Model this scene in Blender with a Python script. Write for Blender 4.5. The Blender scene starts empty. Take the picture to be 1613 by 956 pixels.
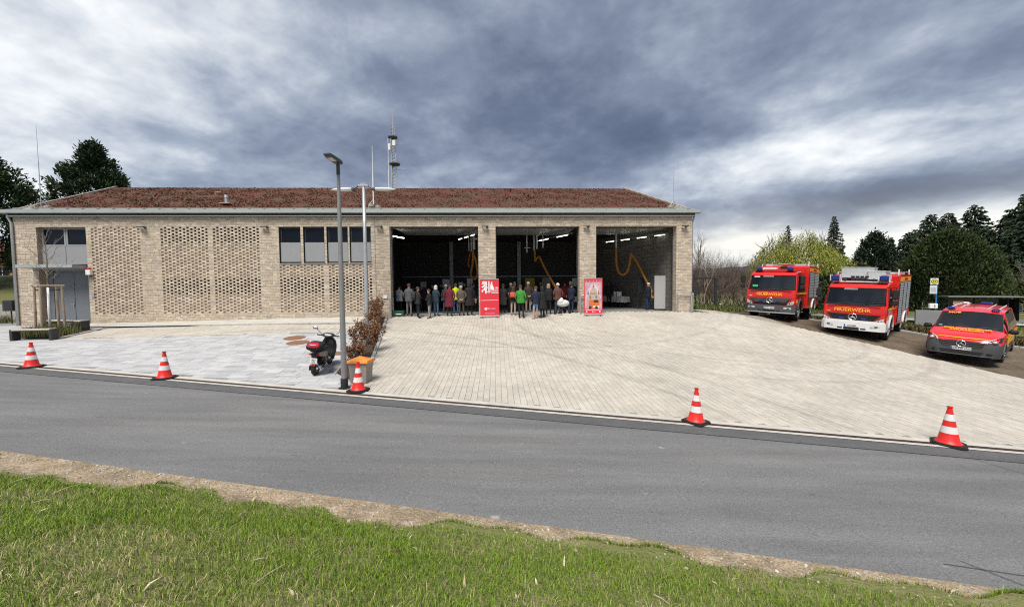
import bpy, bmesh, math, random
import numpy as np
from mathutils import Vector, Matrix, Euler
R = math.radians
rnd = random.Random(7)
SC = bpy.context.scene
COL = SC.collection

# ------------------------------------------------------------------ camera
EYE = 3.2
cam_d = bpy.data.cameras.new('camera')
cam = bpy.data.objects.new('camera', cam_d)
COL.objects.link(cam)
SC.camera = cam
cam_d.sensor_fit = 'HORIZONTAL'
cam_d.sensor_width = 36.0
cam_d.lens = 36.0 * 586.0 / 1613.0
cam_d.clip_start = 0.05
cam_d.clip_end = 6000
_p, _r = R(-2.53637), R(0.50424)
_f = Vector((0, math.cos(_p), math.sin(_p)))
_x0 = Vector((1, 0, 0))
_d0 = _f.cross(_x0)
_x = _x0 * math.cos(_r) + _d0 * math.sin(_r)
_d = -_x0 * math.sin(_r) + _d0 * math.cos(_r)
_m = Matrix((_x, -_d, -_f)).transposed().to_4x4()
_m.translation = (0, 0, EYE)
cam.matrix_world = _m

# ------------------------------------------------------------------ sky, sun, exposure
SUN_EL, SUN_AZ = 57.0, -163.0          # azimuth clockwise from +Y: behind the viewer, to the left
world = bpy.data.worlds.new('World')
SC.world = world
world.use_nodes = True
sun_d = bpy.data.lights.new('sun', 'SUN')
sun_d.energy = 1.5
sun_d.angle = R(26)
sun_d.color = (1.0, 0.95, 0.87)
sun = bpy.data.objects.new('sun', sun_d)
COL.objects.link(sun)
_sd = Vector((math.sin(R(SUN_AZ)) * math.cos(R(SUN_EL)), math.cos(R(SUN_AZ)) * math.cos(R(SUN_EL)), math.sin(R(SUN_EL))))
sun.rotation_euler = _sd.to_track_quat('Z', 'Y').to_euler()
sun.location = (0, 0, 40)
SC.view_settings.view_transform = 'Standard'
SC.view_settings.look = 'None'
SC.view_settings.gamma = 1.0
SC.view_settings.use_curve_mapping = False
SC.view_settings.exposure = 1.6
SC.render.engine = 'CYCLES'
SC.cycles.use_denoising = False
SC.cycles.filter_width = 1.1
SC.cycles.sample_clamp_indirect = 4.0
SC.cycles.max_bounces = 6
SC.cycles.diffuse_bounces = 3
SC.cycles.glossy_bounces = 3
SC.cycles.transmission_bounces = 4
SC.cycles.transparent_max_bounces = 8
SC.cycles.caustics_reflective = False
SC.cycles.caustics_refractive = False


def build_sky():
    nt = world.node_tree
    N, L = nt.nodes, nt.links
    N.clear()

    def nd(t, **k):
        n = N.new(t)
        for a, b in k.items():
            setattr(n, a, b)
        return n

    def ma(op, a, b=None, c=None, clamp=False):
        n = nd('ShaderNodeMath', operation=op, use_clamp=clamp)
        for i, v in enumerate((a, b, c)):
            if v is None:
                continue
            if isinstance(v, (int, float)):
                n.inputs[i].default_value = v
            else:
                L.new(v, n.inputs[i])
        return n.outputs[0]
    out = nd('ShaderNodeOutputWorld')
    bg_sky = nd('ShaderNodeBackground')
    sky = nd('ShaderNodeTexSky', sky_type='NISHITA', sun_disc=False)
    sky.sun_elevation = R(SUN_EL)
    sky.sun_rotation = R(SUN_AZ)
    sky.air_density = 1.0
    L.new(sky.outputs[0], bg_sky.inputs[0])
    bg_sky.inputs[1].default_value = 0.05
    tc = nd('ShaderNodeTexCoord')
    sep = nd('ShaderNodeSeparateXYZ')
    L.new(tc.outputs['Generated'], sep.inputs[0])
    x, y, z = sep.outputs
    zz = ma('ADD', ma('MAXIMUM', z, 0.0), 0.30)
    cx, cy = ma('DIVIDE', x, zz), ma('DIVIDE', y, zz)
    comb = nd('ShaderNodeCombineXYZ')
    L.new(cx, comb.inputs[0])
    L.new(cy, comb.inputs[1])

    def noise(scale, detail, rough, off, sx=1.0, sy=1.0, dist=0.0):
        mp = nd('ShaderNodeMapping')
        mp.inputs['Location'].default_value = off
        mp.inputs['Scale'].default_value = (sx, sy, 1)
        mp.inputs['Rotation'].default_value = (0, 0, R(24))
        L.new(comb.outputs[0], mp.inputs[0])
        n = nd('ShaderNodeTexNoise')
        n.inputs['Scale'].default_value = scale
        n.inputs['Detail'].default_value = detail
        n.inputs['Roughness'].default_value = rough
        n.inputs['Distortion'].default_value = dist
        L.new(mp.outputs[0], n.inputs['Vector'])
        return n.outputs['Fac']
    n_big = noise(0.36, 4.0, 0.5, (3.1, 7.7, 0), 0.9, 1.15, 0.1)
    n_mid = noise(1.7, 6.0, 0.55, (11.3, 2.2, 0), 0.95, 1.08, 0.12)
    n_fin = noise(4.6, 7.0, 0.6, (1.3, 5.2, 0), 1.0, 1.0, 0.15)
    el = ma('ARCSINE', z)
    az = ma('ARCTAN2', x, y)

    def blob(a, e, wa, we, amp):
        da = ma('DIVIDE', ma('SUBTRACT', az, R(a)), R(wa))
        de = ma('DIVIDE', ma('SUBTRACT', el, R(e)), R(we))
        q = ma('ADD', ma('MULTIPLY', da, da), ma('MULTIPLY', de, de))
        return ma('MULTIPLY', ma('POWER', 2.718, ma('MULTIPLY', q, -1.0)), amp)
    # the broad cloud banks of this sky: a slate bank ahead, brighter rifts left and low on the right
    v = ma('MULTIPLY', n_big, 0.55)
    v = ma('ADD', v, ma('MULTIPLY', n_mid, 1.15))
    v = ma('ADD', v, ma('MULTIPLY', n_fin, 0.62))
    v = ma('SUBTRACT', v, 0.745)
    for b in SKY_BLOBS:
        v = ma('ADD', v, blob(*b))
    ramp = nd('ShaderNodeValToRGB')
    cr = ramp.color_ramp
    stops = SKY_RAMP
    cr.elements[0].position = stops[0][0]
    cr.elements[0].color = (*stops[0][1], 1)
    cr.elements[1].position = stops[-1][0]
    cr.elements[1].color = (*stops[-1][1], 1)
    for p, c in stops[1:-1]:
        e = cr.elements.new(p)
        e.color = (*c, 1)
    L.new(v, ramp.inputs[0])
    # warm low light under the clouds towards the right-hand horizon
    warm = nd('ShaderNodeMix', data_type='RGBA', blend_type='MIX')
    lowb = ma('MULTIPLY', blob(36, 4.0, 26, 5.0, 0.85), ma('SUBTRACT', n_mid, 0.08), clamp=True)
    L.new(lowb, warm.inputs[0])
    L.new(ramp.outputs[0], warm.inputs[6])
    warm.inputs[7].default_value = (0.60, 0.53, 0.40, 1)
    bg_c = nd('ShaderNodeBackground')
    L.new(warm.outputs[2], bg_c.inputs[0])
    bg_c.inputs[1].default_value = SKY_GAIN
    mix = nd('ShaderNodeMixShader')
    mix.inputs[0].default_value = 0.9
    L.new(bg_sky.outputs[0], mix.inputs[1])
    L.new(bg_c.outputs[0], mix.inputs[2])
    L.new(mix.outputs[0], out.inputs[0])


SKY_BLOBS = [  # azimuth, elevation, half-widths (degrees), lighter(+) / darker(-)
    (9, 20, 24, 10, -0.17), (-6, 28, 26, 8, -0.06), (22, 26, 16, 8, -0.08), (-52, 22, 24, 28, 0.29), (-30, 36, 16, 8, 0.06), (25, 15, 9, 2.6, 0.30), (40, 18, 13, 5, 0.16),
    (45, 9.4, 15, 2.0, -0.40), (40, 4.2, 24, 3.2, 0.56), (44, 13.5, 13, 2.2, 0.22), (51, 20, 7, 2.2, -0.26), (-14, 9, 24, 5, -0.06)]
SKY_RAMP = [(0.0, (0.078, 0.096, 0.145)), (0.18, (0.112, 0.136, 0.198)), (0.34, (0.180, 0.212, 0.285)), (0.50, (0.290, 0.330, 0.402)), (0.64, (0.47, 0.505, 0.555)), (0.80, (0.70, 0.72, 0.735)), (0.97, (0.93, 0.92, 0.90))]
SKY_GAIN = 0.45
build_sky()

# ------------------------------------------------------------------ the lie of the land
YAW, FD = R(2.39131), 20.1732
CA, SA = math.cos(YAW), math.sin(YAW)
FO = Vector((-SA * FD, CA * FD, EYE + 3.2634 - 4.75))    # origin of the station's front wall


def fw(x, y, z=0.0):
    """a point of the station's own frame (x along the front, y behind it, z above its floor)"""
    return Vector((FO.x + CA * x - SA * y, FO.y + SA * x + CA * y, FO.z + z))


_u, _n, _oy = (0.98503597, -0.17234888), (0.17234888, 0.98503597), 8.64440411
_L0, _L1 = 0.35887503, -0.03708672
_cf = (0.026385966117785563, -0.0020814286207079206, -0.00014795813584598388, 0.007834476701599008, 0.00010499780198064559)
_RES = [(-25.39, 19.13, 1.44), (-18.82, 19.4, 1.49), (-15.61, 19.54, 1.52), (-6.48, 19.92, 1.64), (-1.88, 20.11, 1.66), (3.67, 20.34, 1.72),
        (8.98, 20.57, 1.80), (9.92, 20.61, 1.80), (14.19, 20.54, 1.27), (16.38, 17.91, .56), (17.34, 14.32, .17),
        (22, 18, .42), (22.5, 20.7, .55), (26, 22, .6), (30, 25, .65), (28, 28, .7), (20, 25, .9)]


def ST(x, y):
    b = y - _oy
    return x * _u[0] + b * _u[1], x * _n[0] + b * _n[1]


def XY(s, t):
    return s * _u[0] + t * _n[0], s * _u[1] + t * _n[1] + _oy


def _poly(s, t):
    return _L0 + _L1 * s + _cf[0] * t + _cf[1] * s * t + _cf[2] * s * s * t + _cf[3] * t * t + _cf[4] * s * t * t


_RR = [(x, y, z - _poly(*ST(x, y))) for x, y, z in _RES]


def G(x, y):
    """height of the ground"""
    s, t = ST(x, y)
    s1 = min(max(s, -60), 45)
    if t < 0:
        z = _L0 + _L1 * s1
        if t < -4.2:
            q = -4.2 - t
            z += .02 * min(q, .5) + .30 * max(0, min(q, 4.9) - .5)
        return z
    s2 = min(max(s, -30), 20)
    t2 = min(t, 11.93 + .2174 * s2)
    z = _poly(s2, t2)
    if t < 3.0 and s1 != s2:
        z += (_L1 * (s1 - s2)) * (1 - t / 3.0)
    w = a = 0.0
    X, Y = XY(s2, t2)
    for px, py, r in _RR:
        e = math.exp(-((X - px) ** 2 + (Y - py) ** 2) / 13.52)
        w += e
        a += e * r
    return z + a / (w + .25) * min(t2 / 4, 1)


# ------------------------------------------------------------------ mesh helpers
class MB:
    """collects shapes and links them as ONE mesh object"""

    def __init__(self):
        self.v, self.f, self.m = [], [], []

    def add(self, vs, fs, mi=0):
        o = len(self.v)
        self.v.extend([tuple(p) for p in vs])
        self.f.extend([tuple(i + o for i in f) for f in fs])
        self.m.extend([mi] * len(fs))
        return self

    def box(self, c, s, rot=None, mi=0, taper=1.0):
        hx, hy, hz = s[0] / 2, s[1] / 2, s[2] / 2
        vs = []
        for z in (-1, 1):
            k = taper if z > 0 else 1.0
            for sx, sy in ((-1, -1), (1, -1), (1, 1), (-1, 1)):
                p = Vector((sx * hx * k, sy * hy * k, z * hz))
                if rot is not None:
                    p = rot @ p
                vs.append((p.x + c[0], p.y + c[1], p.z + c[2]))
        return self.add(vs, [(3, 2, 1, 0), (4, 5, 6, 7), (0, 1, 5, 4), (1, 2, 6, 5), (2, 3, 7, 6), (3, 0, 4, 7)], mi)

    def b(self, x0, x1, y0, y1, z0, z1, mi=0):
        return self.box(((x0 + x1) / 2, (y0 + y1) / 2, (z0 + z1) / 2), (x1 - x0, y1 - y0, z1 - z0), None, mi)

    def rbox(self, c, s, r=0.02, rot=None, mi=0):
        """box with chamfered edges"""
        hx, hy, hz = s[0] / 2, s[1] / 2, s[2] / 2
        r = min(r, hx * .9, hy * .9, hz * .9)
        lay = [(-hz, r), (-hz + r, 0), (hz - r, 0), (hz, r)]
        vs = []
        for z, k in lay:
            x, y = hx - k, hy - k
            q = r if k == 0 else r * .6
            for px, py in ((-x + q, -y), (x - q, -y), (x, -y + q), (x, y - q), (x - q, y), (-x + q, y), (-x, y - q), (-x, -y + q)):
                p = Vector((px, py, z))
                if rot is not None:
                    p = rot @ p
                vs.append((p.x + c[0], p.y + c[1], p.z + c[2]))
        fs = [tuple(range(7, -1, -1)), tuple(range(24, 32))]
        for l in range(3):
            for i in range(8):
                j = (i + 1) % 8
                fs.append((l * 8 + i, l * 8 + j, l * 8 + 8 + j, l * 8 + 8 + i))
        return self.add(vs, fs, mi)

    def cyl(self, a, b, r0, r1=None, n=10, mi=0, cap=True):
        a, b = Vector(a), Vector(b)
        r1 = r0 if r1 is None else r1
        d = (b - a)
        q = d.to_track_quat('Z', 'Y') if d.length > 1e-9 else None
        vs = []
        for c, r in ((a, r0), (b, r1)):
            for i in range(n):
                t = 2 * math.pi * i / n
                p = Vector((r * math.cos(t), r * math.sin(t), 0))
                vs.append(c + (q @ p if q else p))
        fs = [(i, (i + 1) % n, n + (i + 1) % n, n + i) for i in range(n)]
        if cap:
            fs += [tuple(range(n - 1, -1, -1)), tuple(range(n, 2 * n))]
        return self.add(vs, fs, mi)

    def tube(self, pts, rad, n=6, mi=0, cap=True):
        pts = [Vector(p) for p in pts]
        rr = rad if isinstance(rad, (list, tuple)) else [rad] * len(pts)
        vs = []
        up = Vector((0.013, 0.021, 1))
        for k, p in enumerate(pts):
            d = (pts[min(k + 1, len(pts) - 1)] - pts[max(k - 1, 0)]).normalized()
            a = d.cross(up)
            if a.length < 1e-3:
                a = d.cross(Vector((1, 0, 0)))
            a.normalize()
            b_ = a.cross(d)
            for i in range(n):
                t = 2 * math.pi * i / n
                vs.append(p + (a * math.cos(t) + b_ * math.sin(t)) * rr[k])
        fs = []
        for k in range(len(pts) - 1):
            for i in range(n):
                j = (i + 1) % n
                fs.append((k * n + i, k * n + j, k * n + n + j, k * n + n + i))
        if cap:
            fs += [tuple(range(n - 1, -1, -1)), tuple(range((len(pts) - 1) * n, len(pts) * n))]
        return self.add(vs, fs, mi)

    def lathe(self, prof, c=(0, 0, 0), n=16, mi=0, rot=None, cap=True):
        """prof: (radius, height) from bottom to top"""
        vs = []
        for r, h in prof:
            for i in range(n):
                t = 2 * math.pi * i / n
                p = Vector((r * math.cos(t), r * math.sin(t), h))
                if rot is not None:
                    p = rot @ p
                vs.append((p.x + c[0], p.y + c[1], p.z + c[2]))
        fs = []
        for k in range(len(prof) - 1):
            for i in range(n):
                j = (i + 1) % n
                fs.append((k * n + i, k * n + j, k * n + n + j, k * n + n + i))
        if cap:
            fs += [tuple(range(n - 1, -1, -1)), tuple(range((len(prof) - 1) * n, len(prof) * n))]
        return self.add(vs, fs, mi)

    def ball(self, c, r, n=10, k=7, mi=0, rot=None):
        rx, ry, rz = r if isinstance(r, (tuple, list)) else (r, r, r)
        vs = []
        for a in range(1, k):
            t = math.pi * a / k
            for i in range(n):
                p = 2 * math.pi * i / n
                q = Vector((rx * math.sin(t) * math.cos(p), ry * math.sin(t) * math.sin(p), -rz * math.cos(t)))
                if rot is not None:
                    q = rot @ q
                vs.append((q.x + c[0], q.y + c[1], q.z + c[2]))
        e0, e1 = Vector((0, 0, -rz)), Vector((0, 0, rz))
        if rot is not None:
            e0, e1 = rot @ e0, rot @ e1
        vs += [(e0.x + c[0], e0.y + c[1], e0.z + c[2]), (e1.x + c[0], e1.y + c[1], e1.z + c[2])]
        fs = []
        for a in range(k - 2):
            for i in range(n):
                j = (i + 1) % n
                fs.append((a * n + i, a * n + j, a * n + n + j, a * n + n + i))
        B, T = (k - 1) * n, (k - 1) * n + 1
        for i in range(n):
            j = (i + 1) % n
            fs.append((B, j, i))
            fs.append((T, (k - 2) * n + i, (k - 2) * n + j))
        return self.add(vs, fs, mi)

    def prism(self, poly, a, b, axis='y', mi=0):
        """extrude a closed 2-D outline from a to b; axis y: outline is (x,z); axis x: outline is (y,z); axis z: (x,y)"""
        def P(p, t):
            return (p[0], t, p[1]) if axis == 'y' else (t, p[0], p[1]) if axis == 'x' else (p[0], p[1], t)
        n = len(poly)
        vs = [P(p, a) for p in poly] + [P(p, b) for p in poly]
        fs = [tuple(range(n)), tuple(range(2 * n - 1, n - 1, -1))] + [(i, n + i, n + (i + 1) % n, (i + 1) % n) for i in range(n)]
        return self.add(vs, fs, mi)

    def quad(self, a, b, c, d, mi=0):
        return self.add([a, b, c, d], [(0, 1, 2, 3)], mi)

    def build(self, name, mats, parent=None, smooth=False, kind=None, fix=False, loc=None, label=None, cat=None, group=None):
        me = bpy.data.meshes.new(name)
        me.from_pydata(self.v, [], self.f)
        return link_mesh(me, name, mats, parent, smooth, kind, self.m, fix, loc, label, cat, group)


def link_mesh(me, name, mats, parent=None, smooth=False, kind=None, mi=None, fix=False, loc=None, label=None, cat=None, group=None):
    mats = mats if isinstance(mats, (list, tuple)) else [mats]
    for m in mats:
        me.materials.append(m)
    if mi is not None and len(mats) > 1:
        me.polygons.foreach_set('material_index', mi)
    if fix:
        bm = bmesh.new()
        bm.from_mesh(me)
        bmesh.ops.recalc_face_normals(bm, faces=bm.faces)
        bm.to_mesh(me)
        bm.free()
    if smooth:
        me.polygons.foreach_set('use_smooth', [True] * len(me.polygons))
        if isinstance(smooth, (int, float)) and smooth is not True:
            try:
                me.set_sharp_from_angle(angle=R(smooth))
            except Exception:
                pass
    me.update()
    o = bpy.data.objects.new(name, me)
    COL.objects.link(o)
    if parent is not None:
        o.parent = parent
    if loc is not None:
        o.location = loc
    tag(o, label, cat, group, kind)
    return o


def tag(o, label=None, cat=None, group=None, kind=None):
    if label:
        o['label'] = label
    if cat:
        o['category'] = cat
    if group:
        o['group'] = group
    if kind:
        o['kind'] = kind
    return o


def thing(name, label, cat, loc=(0, 0, 0), rz=0.0, group=None, rot=None):
    o = bpy.data.objects.new(name, None)
    o.empty_display_size = 0.2
    COL.objects.link(o)
    o.location = loc
    o.rotation_euler = rot if rot is not None else (0, 0, rz)
    return tag(o, label, cat, group)


def copy_tree(o, parent=None):
    c = o.copy()
    COL.objects.link(c)
    c.parent = parent
    for k in ('label', 'group', 'category'):
        pass
    for ch in list(o.children):
        copy_tree(ch, c)
    return c


def dup(o, loc, rz=0.0, label=None, group=None, scale=None):
    c = copy_tree(o)
    c.location = loc
    c.rotation_euler = (0, 0, rz)
    if label:
        c['label'] = label
    if group:
        c['group'] = group
    if scale:
        c.scale = (scale, scale, scale) if isinstance(scale, (int, float)) else scale
    return c


def text_mesh(s, size, depth=0.004, bold=0.0, shear=0.0, spacing=1.0, sx=1.0):
    """flat lettering: vertices (x right, y up) centred on the origin, with thickness in z"""
    cu = bpy.data.curves.new('lettering', 'FONT')
    cu.body = s
    cu.size = size
    cu.align_x = 'CENTER'
    cu.align_y = 'CENTER'
    cu.extrude = depth / 2
    cu.offset = bold
    cu.shear = shear
    cu.space_character = spacing
    cu.resolution_u = 3
    ob = bpy.data.objects.new('lettering', cu)
    COL.objects.link(ob)
    dg = bpy.context.evaluated_depsgraph_get()
    me = bpy.data.meshes.new_from_object(ob.evaluated_get(dg))
    bpy.data.objects.remove(ob)
    bpy.data.curves.remove(cu)
    me.materials.clear()
    if sx != 1.0:
        for v in me.vertices:
            v.co.x *= sx
    return me


def put_text(s, size, name, m, parent, origin, right, up, **k):
    """lettering lying on the plane through origin spanned by right and up"""
    me = text_mesh(s, size, **k)
    r_, u_ = Vector(right).normalized(), Vector(up).normalized()
    n_ = r_.cross(u_)
    M = Matrix((r_, u_, n_)).transposed().to_4x4()
    M.translation = Vector(origin)
    me.transform(M)
    return link_mesh(me, name, m, parent)


# ------------------------------------------------------------------ materials
_MC = {}


def mat(name, col, rough=0.6, metal=0.0, var=0.0, vscale=6.0, bump=0.0, bscale=40.0, island=0.0, spec=0.5, emit=None, estr=1.0,
        coat=0.0, trans=0.0, alpha=1.0, col2=None, coords='Object', stretch=None, detail=5.0, island_cols=None, dirt=None, ior=1.45, bdist=0.02):
    if name in _MC:
        return _MC[name]
    m = bpy.data.materials.new(name)
    m.use_nodes = True
    nt = m.node_tree
    N, L = nt.nodes, nt.links
    b = N['Principled BSDF']
    b.inputs['Base Color'].default_value = (*col, 1)
    b.inputs['Roughness'].default_value = rough
    b.inputs['Metallic'].default_value = metal
    b.inputs['Specular IOR Level'].default_value = spec
    b.inputs['Coat Weight'].default_value = coat
    b.inputs['Coat Roughness'].default_value = 0.05
    b.inputs['Transmission Weight'].default_value = trans
    b.inputs['IOR'].default_value = ior
    b.inputs['Alpha'].default_value = alpha
    if emit:
        b.inputs['Emission Color'].default_value = (*emit, 1)
        b.inputs['Emission Strength'].default_value = estr
    tc = N.new('ShaderNodeTexCoord')
    src = tc.outputs[coords]
    if stretch:
        mp = N.new('ShaderNodeMapping')
        mp.inputs['Scale'].default_value = stretch
        L.new(src, mp.inputs[0])
        src = mp.outputs[0]
    cur = None
    if island_cols:
        g = N.new('ShaderNodeNewGeometry')
        rp = N.new('ShaderNodeValToRGB')
        cr = rp.color_ramp
        k = len(island_cols)
        cr.interpolation = 'CONSTANT' if k > 2 else 'LINEAR'
        cr.elements[0].color = (*island_cols[0], 1)
        cr.elements[1].color = (*island_cols[1], 1)
        if k > 2:
            cr.elements[1].position = 1.0 / k
            for i in range(2, k):
                e = cr.elements.new(i / k)
                e.color = (*island_cols[i], 1)
        L.new(g.outputs['Random Per Island'], rp.inputs[0])
        cur = rp.outputs[0]
    if var > 0 or col2:
        n = N.new('ShaderNodeTexNoise')
        n.inputs['Scale'].default_value = vscale
        n.inputs['Detail'].default_value = detail
        n.inputs['Roughness'].default_value = 0.62
        L.new(src, n.inputs['Vector'])
        mx = N.new('ShaderNodeMix')
        mx.data_type = 'RGBA'
        if cur is not None:
            mx.blend_type = 'MULTIPLY'
            mx.inputs[0].default_value = 1.0
            rr = N.new('ShaderNodeValToRGB')
            rr.color_ramp.elements[0].position = 0.3
            rr.color_ramp.elements[1].position = 0.72
            rr.color_ramp.elements[0].color = (1 - var, 1 - var, 1 - var, 1)
            rr.color_ramp.elements[1].color = (1, 1, 1, 1)
            L.new(n.outputs['Fac'], rr.inputs[0])
            L.new(cur, mx.inputs[6])
            L.new(rr.outputs[0], mx.inputs[7])
        else:
            rr = N.new('ShaderNodeMapRange')
            rr.inputs[1].default_value = 0.32
            rr.inputs[2].default_value = 0.68
            L.new(n.outputs['Fac'], rr.inputs[0])
            L.new(rr.outputs[0], mx.inputs[0])
            c2 = col2 if col2 else tuple(c * (1 - var) for c in col)
            mx.inputs[6].default_value = (*col, 1)
            mx.inputs[7].default_value = (*c2, 1)
        cur = mx.outputs[2]
    if dirt:   # second, larger and sparser stain layer: (colour, scale, amount)
        n = N.new('ShaderNodeTexNoise')
        n.inputs['Scale'].default_value = dirt[1]
        n.inputs['Detail'].default_value = 6
        n.inputs['Roughness'].default_value = 0.65
        L.new(src, n.inputs['Vector'])
        rr = N.new('ShaderNodeMapRange')
        rr.inputs[1].default_value = 0.5
        rr.inputs[2].default_value = 0.75
        rr.inputs[4].default_value = dirt[2]
        L.new(n.outputs['Fac'], rr.inputs[0])
        mx = N.new('ShaderNodeMix')
        mx.data_type = 'RGBA'
        L.new(rr.outputs[0], mx.inputs[0])
        if cur is not None:
            L.new(cur, mx.inputs[6])
        else:
            mx.inputs[6].default_value = (*col, 1)
        mx.inputs[7].default_value = (*dirt[0], 1)
        cur = mx.outputs[2]
    if cur is not None:
        L.new(cur, b.inputs['Base Color'])
    if bump > 0:
        n = N.new('ShaderNodeTexNoise')
        n.inputs['Scale'].default_value = bscale
        n.inputs['Detail'].default_value = 4
        L.new(src, n.inputs['Vector'])
        bp = N.new('ShaderNodeBump')
        bp.inputs['Strength'].default_value = bump
        bp.inputs['Distance'].default_value = bdist
        L.new(n.outputs['Fac'], bp.inputs['Height'])
        L.new(bp.outputs[0], b.inputs['Normal'])
    _MC[name] = m
    return m
# ================================================================== ground, roads, paving
PAVE_B = [(0.525, 0.480, 0.410), (0.545, 0.50, 0.43), (0.505, 0.463, 0.40), (0.56, 0.52, 0.45), (0.53, 0.482, 0.408)]
PAVE_G = [(0.497, 0.497, 0.498), (0.444, 0.444, 0.451), (0.538, 0.538, 0.536), (0.478, 0.478, 0.482), (0.411, 0.414, 0.421), (0.517, 0.517, 0.516), (0.491, 0.492, 0.492)]


def paver_mat(name, cols, by_object, rough=0.85):
    m = mat(name, cols[0], rough, var=0.16, vscale=2.2, bump=0.25, bscale=90, island_cols=cols, coords='Generated' if False else 'Object', bdist=0.004)
    nt = m.node_tree
    geo = nt.nodes.new('ShaderNodeNewGeometry')
    for l in [l for l in nt.links if l.from_node.type == 'TEX_COORD']:
        to = l.to_socket
        nt.links.new(geo.outputs['Position'], to)
    if by_object:
        oi = nt.nodes.new('ShaderNodeObjectInfo')
        for n in nt.nodes:
            if n.type == 'VALTORGB' and n.inputs[0].links and n.inputs[0].links[0].from_node.type == 'NEW_GEOMETRY':
                nt.links.new(oi.outputs['Random'], n.inputs[0])
    return m


M_ASPH = mat('asphalt', (0.175, 0.174, 0.174), 0.88, var=0.0, col2=(0.145, 0.145, 0.147), vscale=1.1, stretch=(0.35, 1.6, 1), bump=0.5, bscale=130, dirt=((0.235, 0.22, 0.20), 0.55, 0.5), bdist=0.012)
M_ASPH2 = mat('asphalt_new', (0.115, 0.115, 0.117), 0.9, col2=(0.095, 0.095, 0.097), vscale=3, bump=0.5, bscale=140, bdist=0.01)
M_SEAM = mat('bitumen', (0.075, 0.075, 0.077), 0.6, var=0.3, vscale=4)
M_SAND = mat('dry_dirt', (0.40, 0.30, 0.195), 0.95, col2=(0.24, 0.185, 0.12), vscale=2.6, bump=0.9, bscale=26, dirt=((0.50, 0.46, 0.39), 9, 0.7), bdist=0.05)
M_SOIL = mat('bank_soil', (0.20, 0.185, 0.08), 0.95, col2=(0.14, 0.165, 0.042), vscale=1.4, bump=0.9, bscale=24, dirt=((0.34, 0.28, 0.16), 2.1, 0.6), bdist=0.05)
M_MEADOW = mat('meadow', (0.085, 0.115, 0.028), 0.95, col2=(0.15, 0.13, 0.05), vscale=0.35, bump=0.8, bscale=9, dirt=((0.10, 0.13, 0.03), 3.0, 0.7), bdist=0.1)
M_GRAVEL = mat('brown_gravel', (0.155, 0.115, 0.078), 0.95, col2=(0.10, 0.078, 0.054), vscale=1.3, bump=0.8, bscale=45, dirt=((0.23, 0.185, 0.14), 6, 0.7), bdist=0.03)
M_CONC = mat('light_concrete', (0.56, 0.54, 0.49), 0.85, var=0.22, vscale=2.0, bump=0.25, bscale=70, dirt=((0.40, 0.38, 0.33), 1.2, 0.5), bdist=0.006)
M_KERB = mat('kerb_concrete', (0.44, 0.43, 0.40), 0.85, var=0.25, vscale=3.0, bump=0.3, bscale=60, bdist=0.006)
M_JOINT = mat('joint_sand', (0.33, 0.295, 0.235), 0.95, var=0.3, vscale=3)
M_JOINTG = mat('joint_grit', (0.28, 0.28, 0.28), 0.95, var=0.3, vscale=3)
M_BED = mat('bed_mulch', (0.075, 0.052, 0.036), 0.95, col2=(0.05, 0.033, 0.022), vscale=6, bump=1.0, bscale=30, dirt=((0.16, 0.10, 0.06), 14, 0.7), bdist=0.06)
M_GRATE = mat('rusty_iron', (0.11, 0.055, 0.032), 0.75, col2=(0.045, 0.032, 0.028), vscale=1.7, coords='Object', bump=0.3, bscale=60)
M_BEIGE = paver_mat('beige_paver', PAVE_B, False)
M_BEIGE_O = paver_mat('beige_paver_single', PAVE_B, True)
M_GREY = paver_mat('grey_slab', PAVE_G, False)
M_GREY_O = paver_mat('grey_slab_single', PAVE_G, True)


def grid_sheet(name, us, vs, fn, m, kind='structure', parent=None):
    P = [fn(a, b) for b in vs for a in us]
    nu = len(us)
    F = [(j * nu + i, j * nu + i + 1, (j + 1) * nu + i + 1, (j + 1) * nu + i) for j in range(len(vs) - 1) for i in range(nu - 1)]
    me = bpy.data.meshes.new(name)
    me.from_pydata(P, [], F)
    return link_mesh(me, name, m, parent, True, kind)


def lin(a, b, n):
    return [a + (b - a) * i / n for i in range(n + 1)]


def st_sheet(name, s0, s1, t0, t1, ns, nt, off, m, wob=0.0, **k):
    def fn(s, t):
        if wob and (t == t0):
            t = t + wob * (0.6 * math.sin(s * 1.7) + 0.5 * math.sin(s * 4.3 + 1) + 0.4 * math.sin(s * 9.1 + 2))
        x, y = XY(s, t)
        return (x, y, G(x, y) + off)
    return grid_sheet(name, lin(s0, s1, ns), lin(t0, t1, nt), fn, m, **k)


def patch(name, c, off, m, n=12, mm=12, **k):
    """four-cornered sheet lying on the ground"""
    a, b, c_, d = [Vector((p[0], p[1], 0)) for p in c]

    def fn(u, v):
        p = (a * (1 - u) + b * u) * (1 - v) + (d * (1 - u) + c_ * u) * v
        return (p.x, p.y, G(p.x, p.y) + off)
    return grid_sheet(name, lin(0, 1, n), lin(0, 1, mm), fn, m, **k)


def inside(p, poly):
    x, y = p
    r = False
    j = len(poly) - 1
    for i in range(len(poly)):
        xi, yi = poly[i]
        xj, yj = poly[j]
        if (yi > y) != (yj > y) and x < (xj - xi) * (y - yi) / (yj - yi) + xi:
            r = not r
        j = i
    return r


# far meadow: one sheet to the horizon, under everything on the station's side of the road
_ss = [-2500, -1200, -600, -300, -160, -100] + lin(-70, 60, 65) + [80, 110, 160, 300, 600, 1200, 2500]
_tt = [0.0, 0.15] + lin(0.4, 16, 26) + lin(18, 60, 21) + [80, 110, 160, 300, 600, 1200, 2600]


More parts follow.
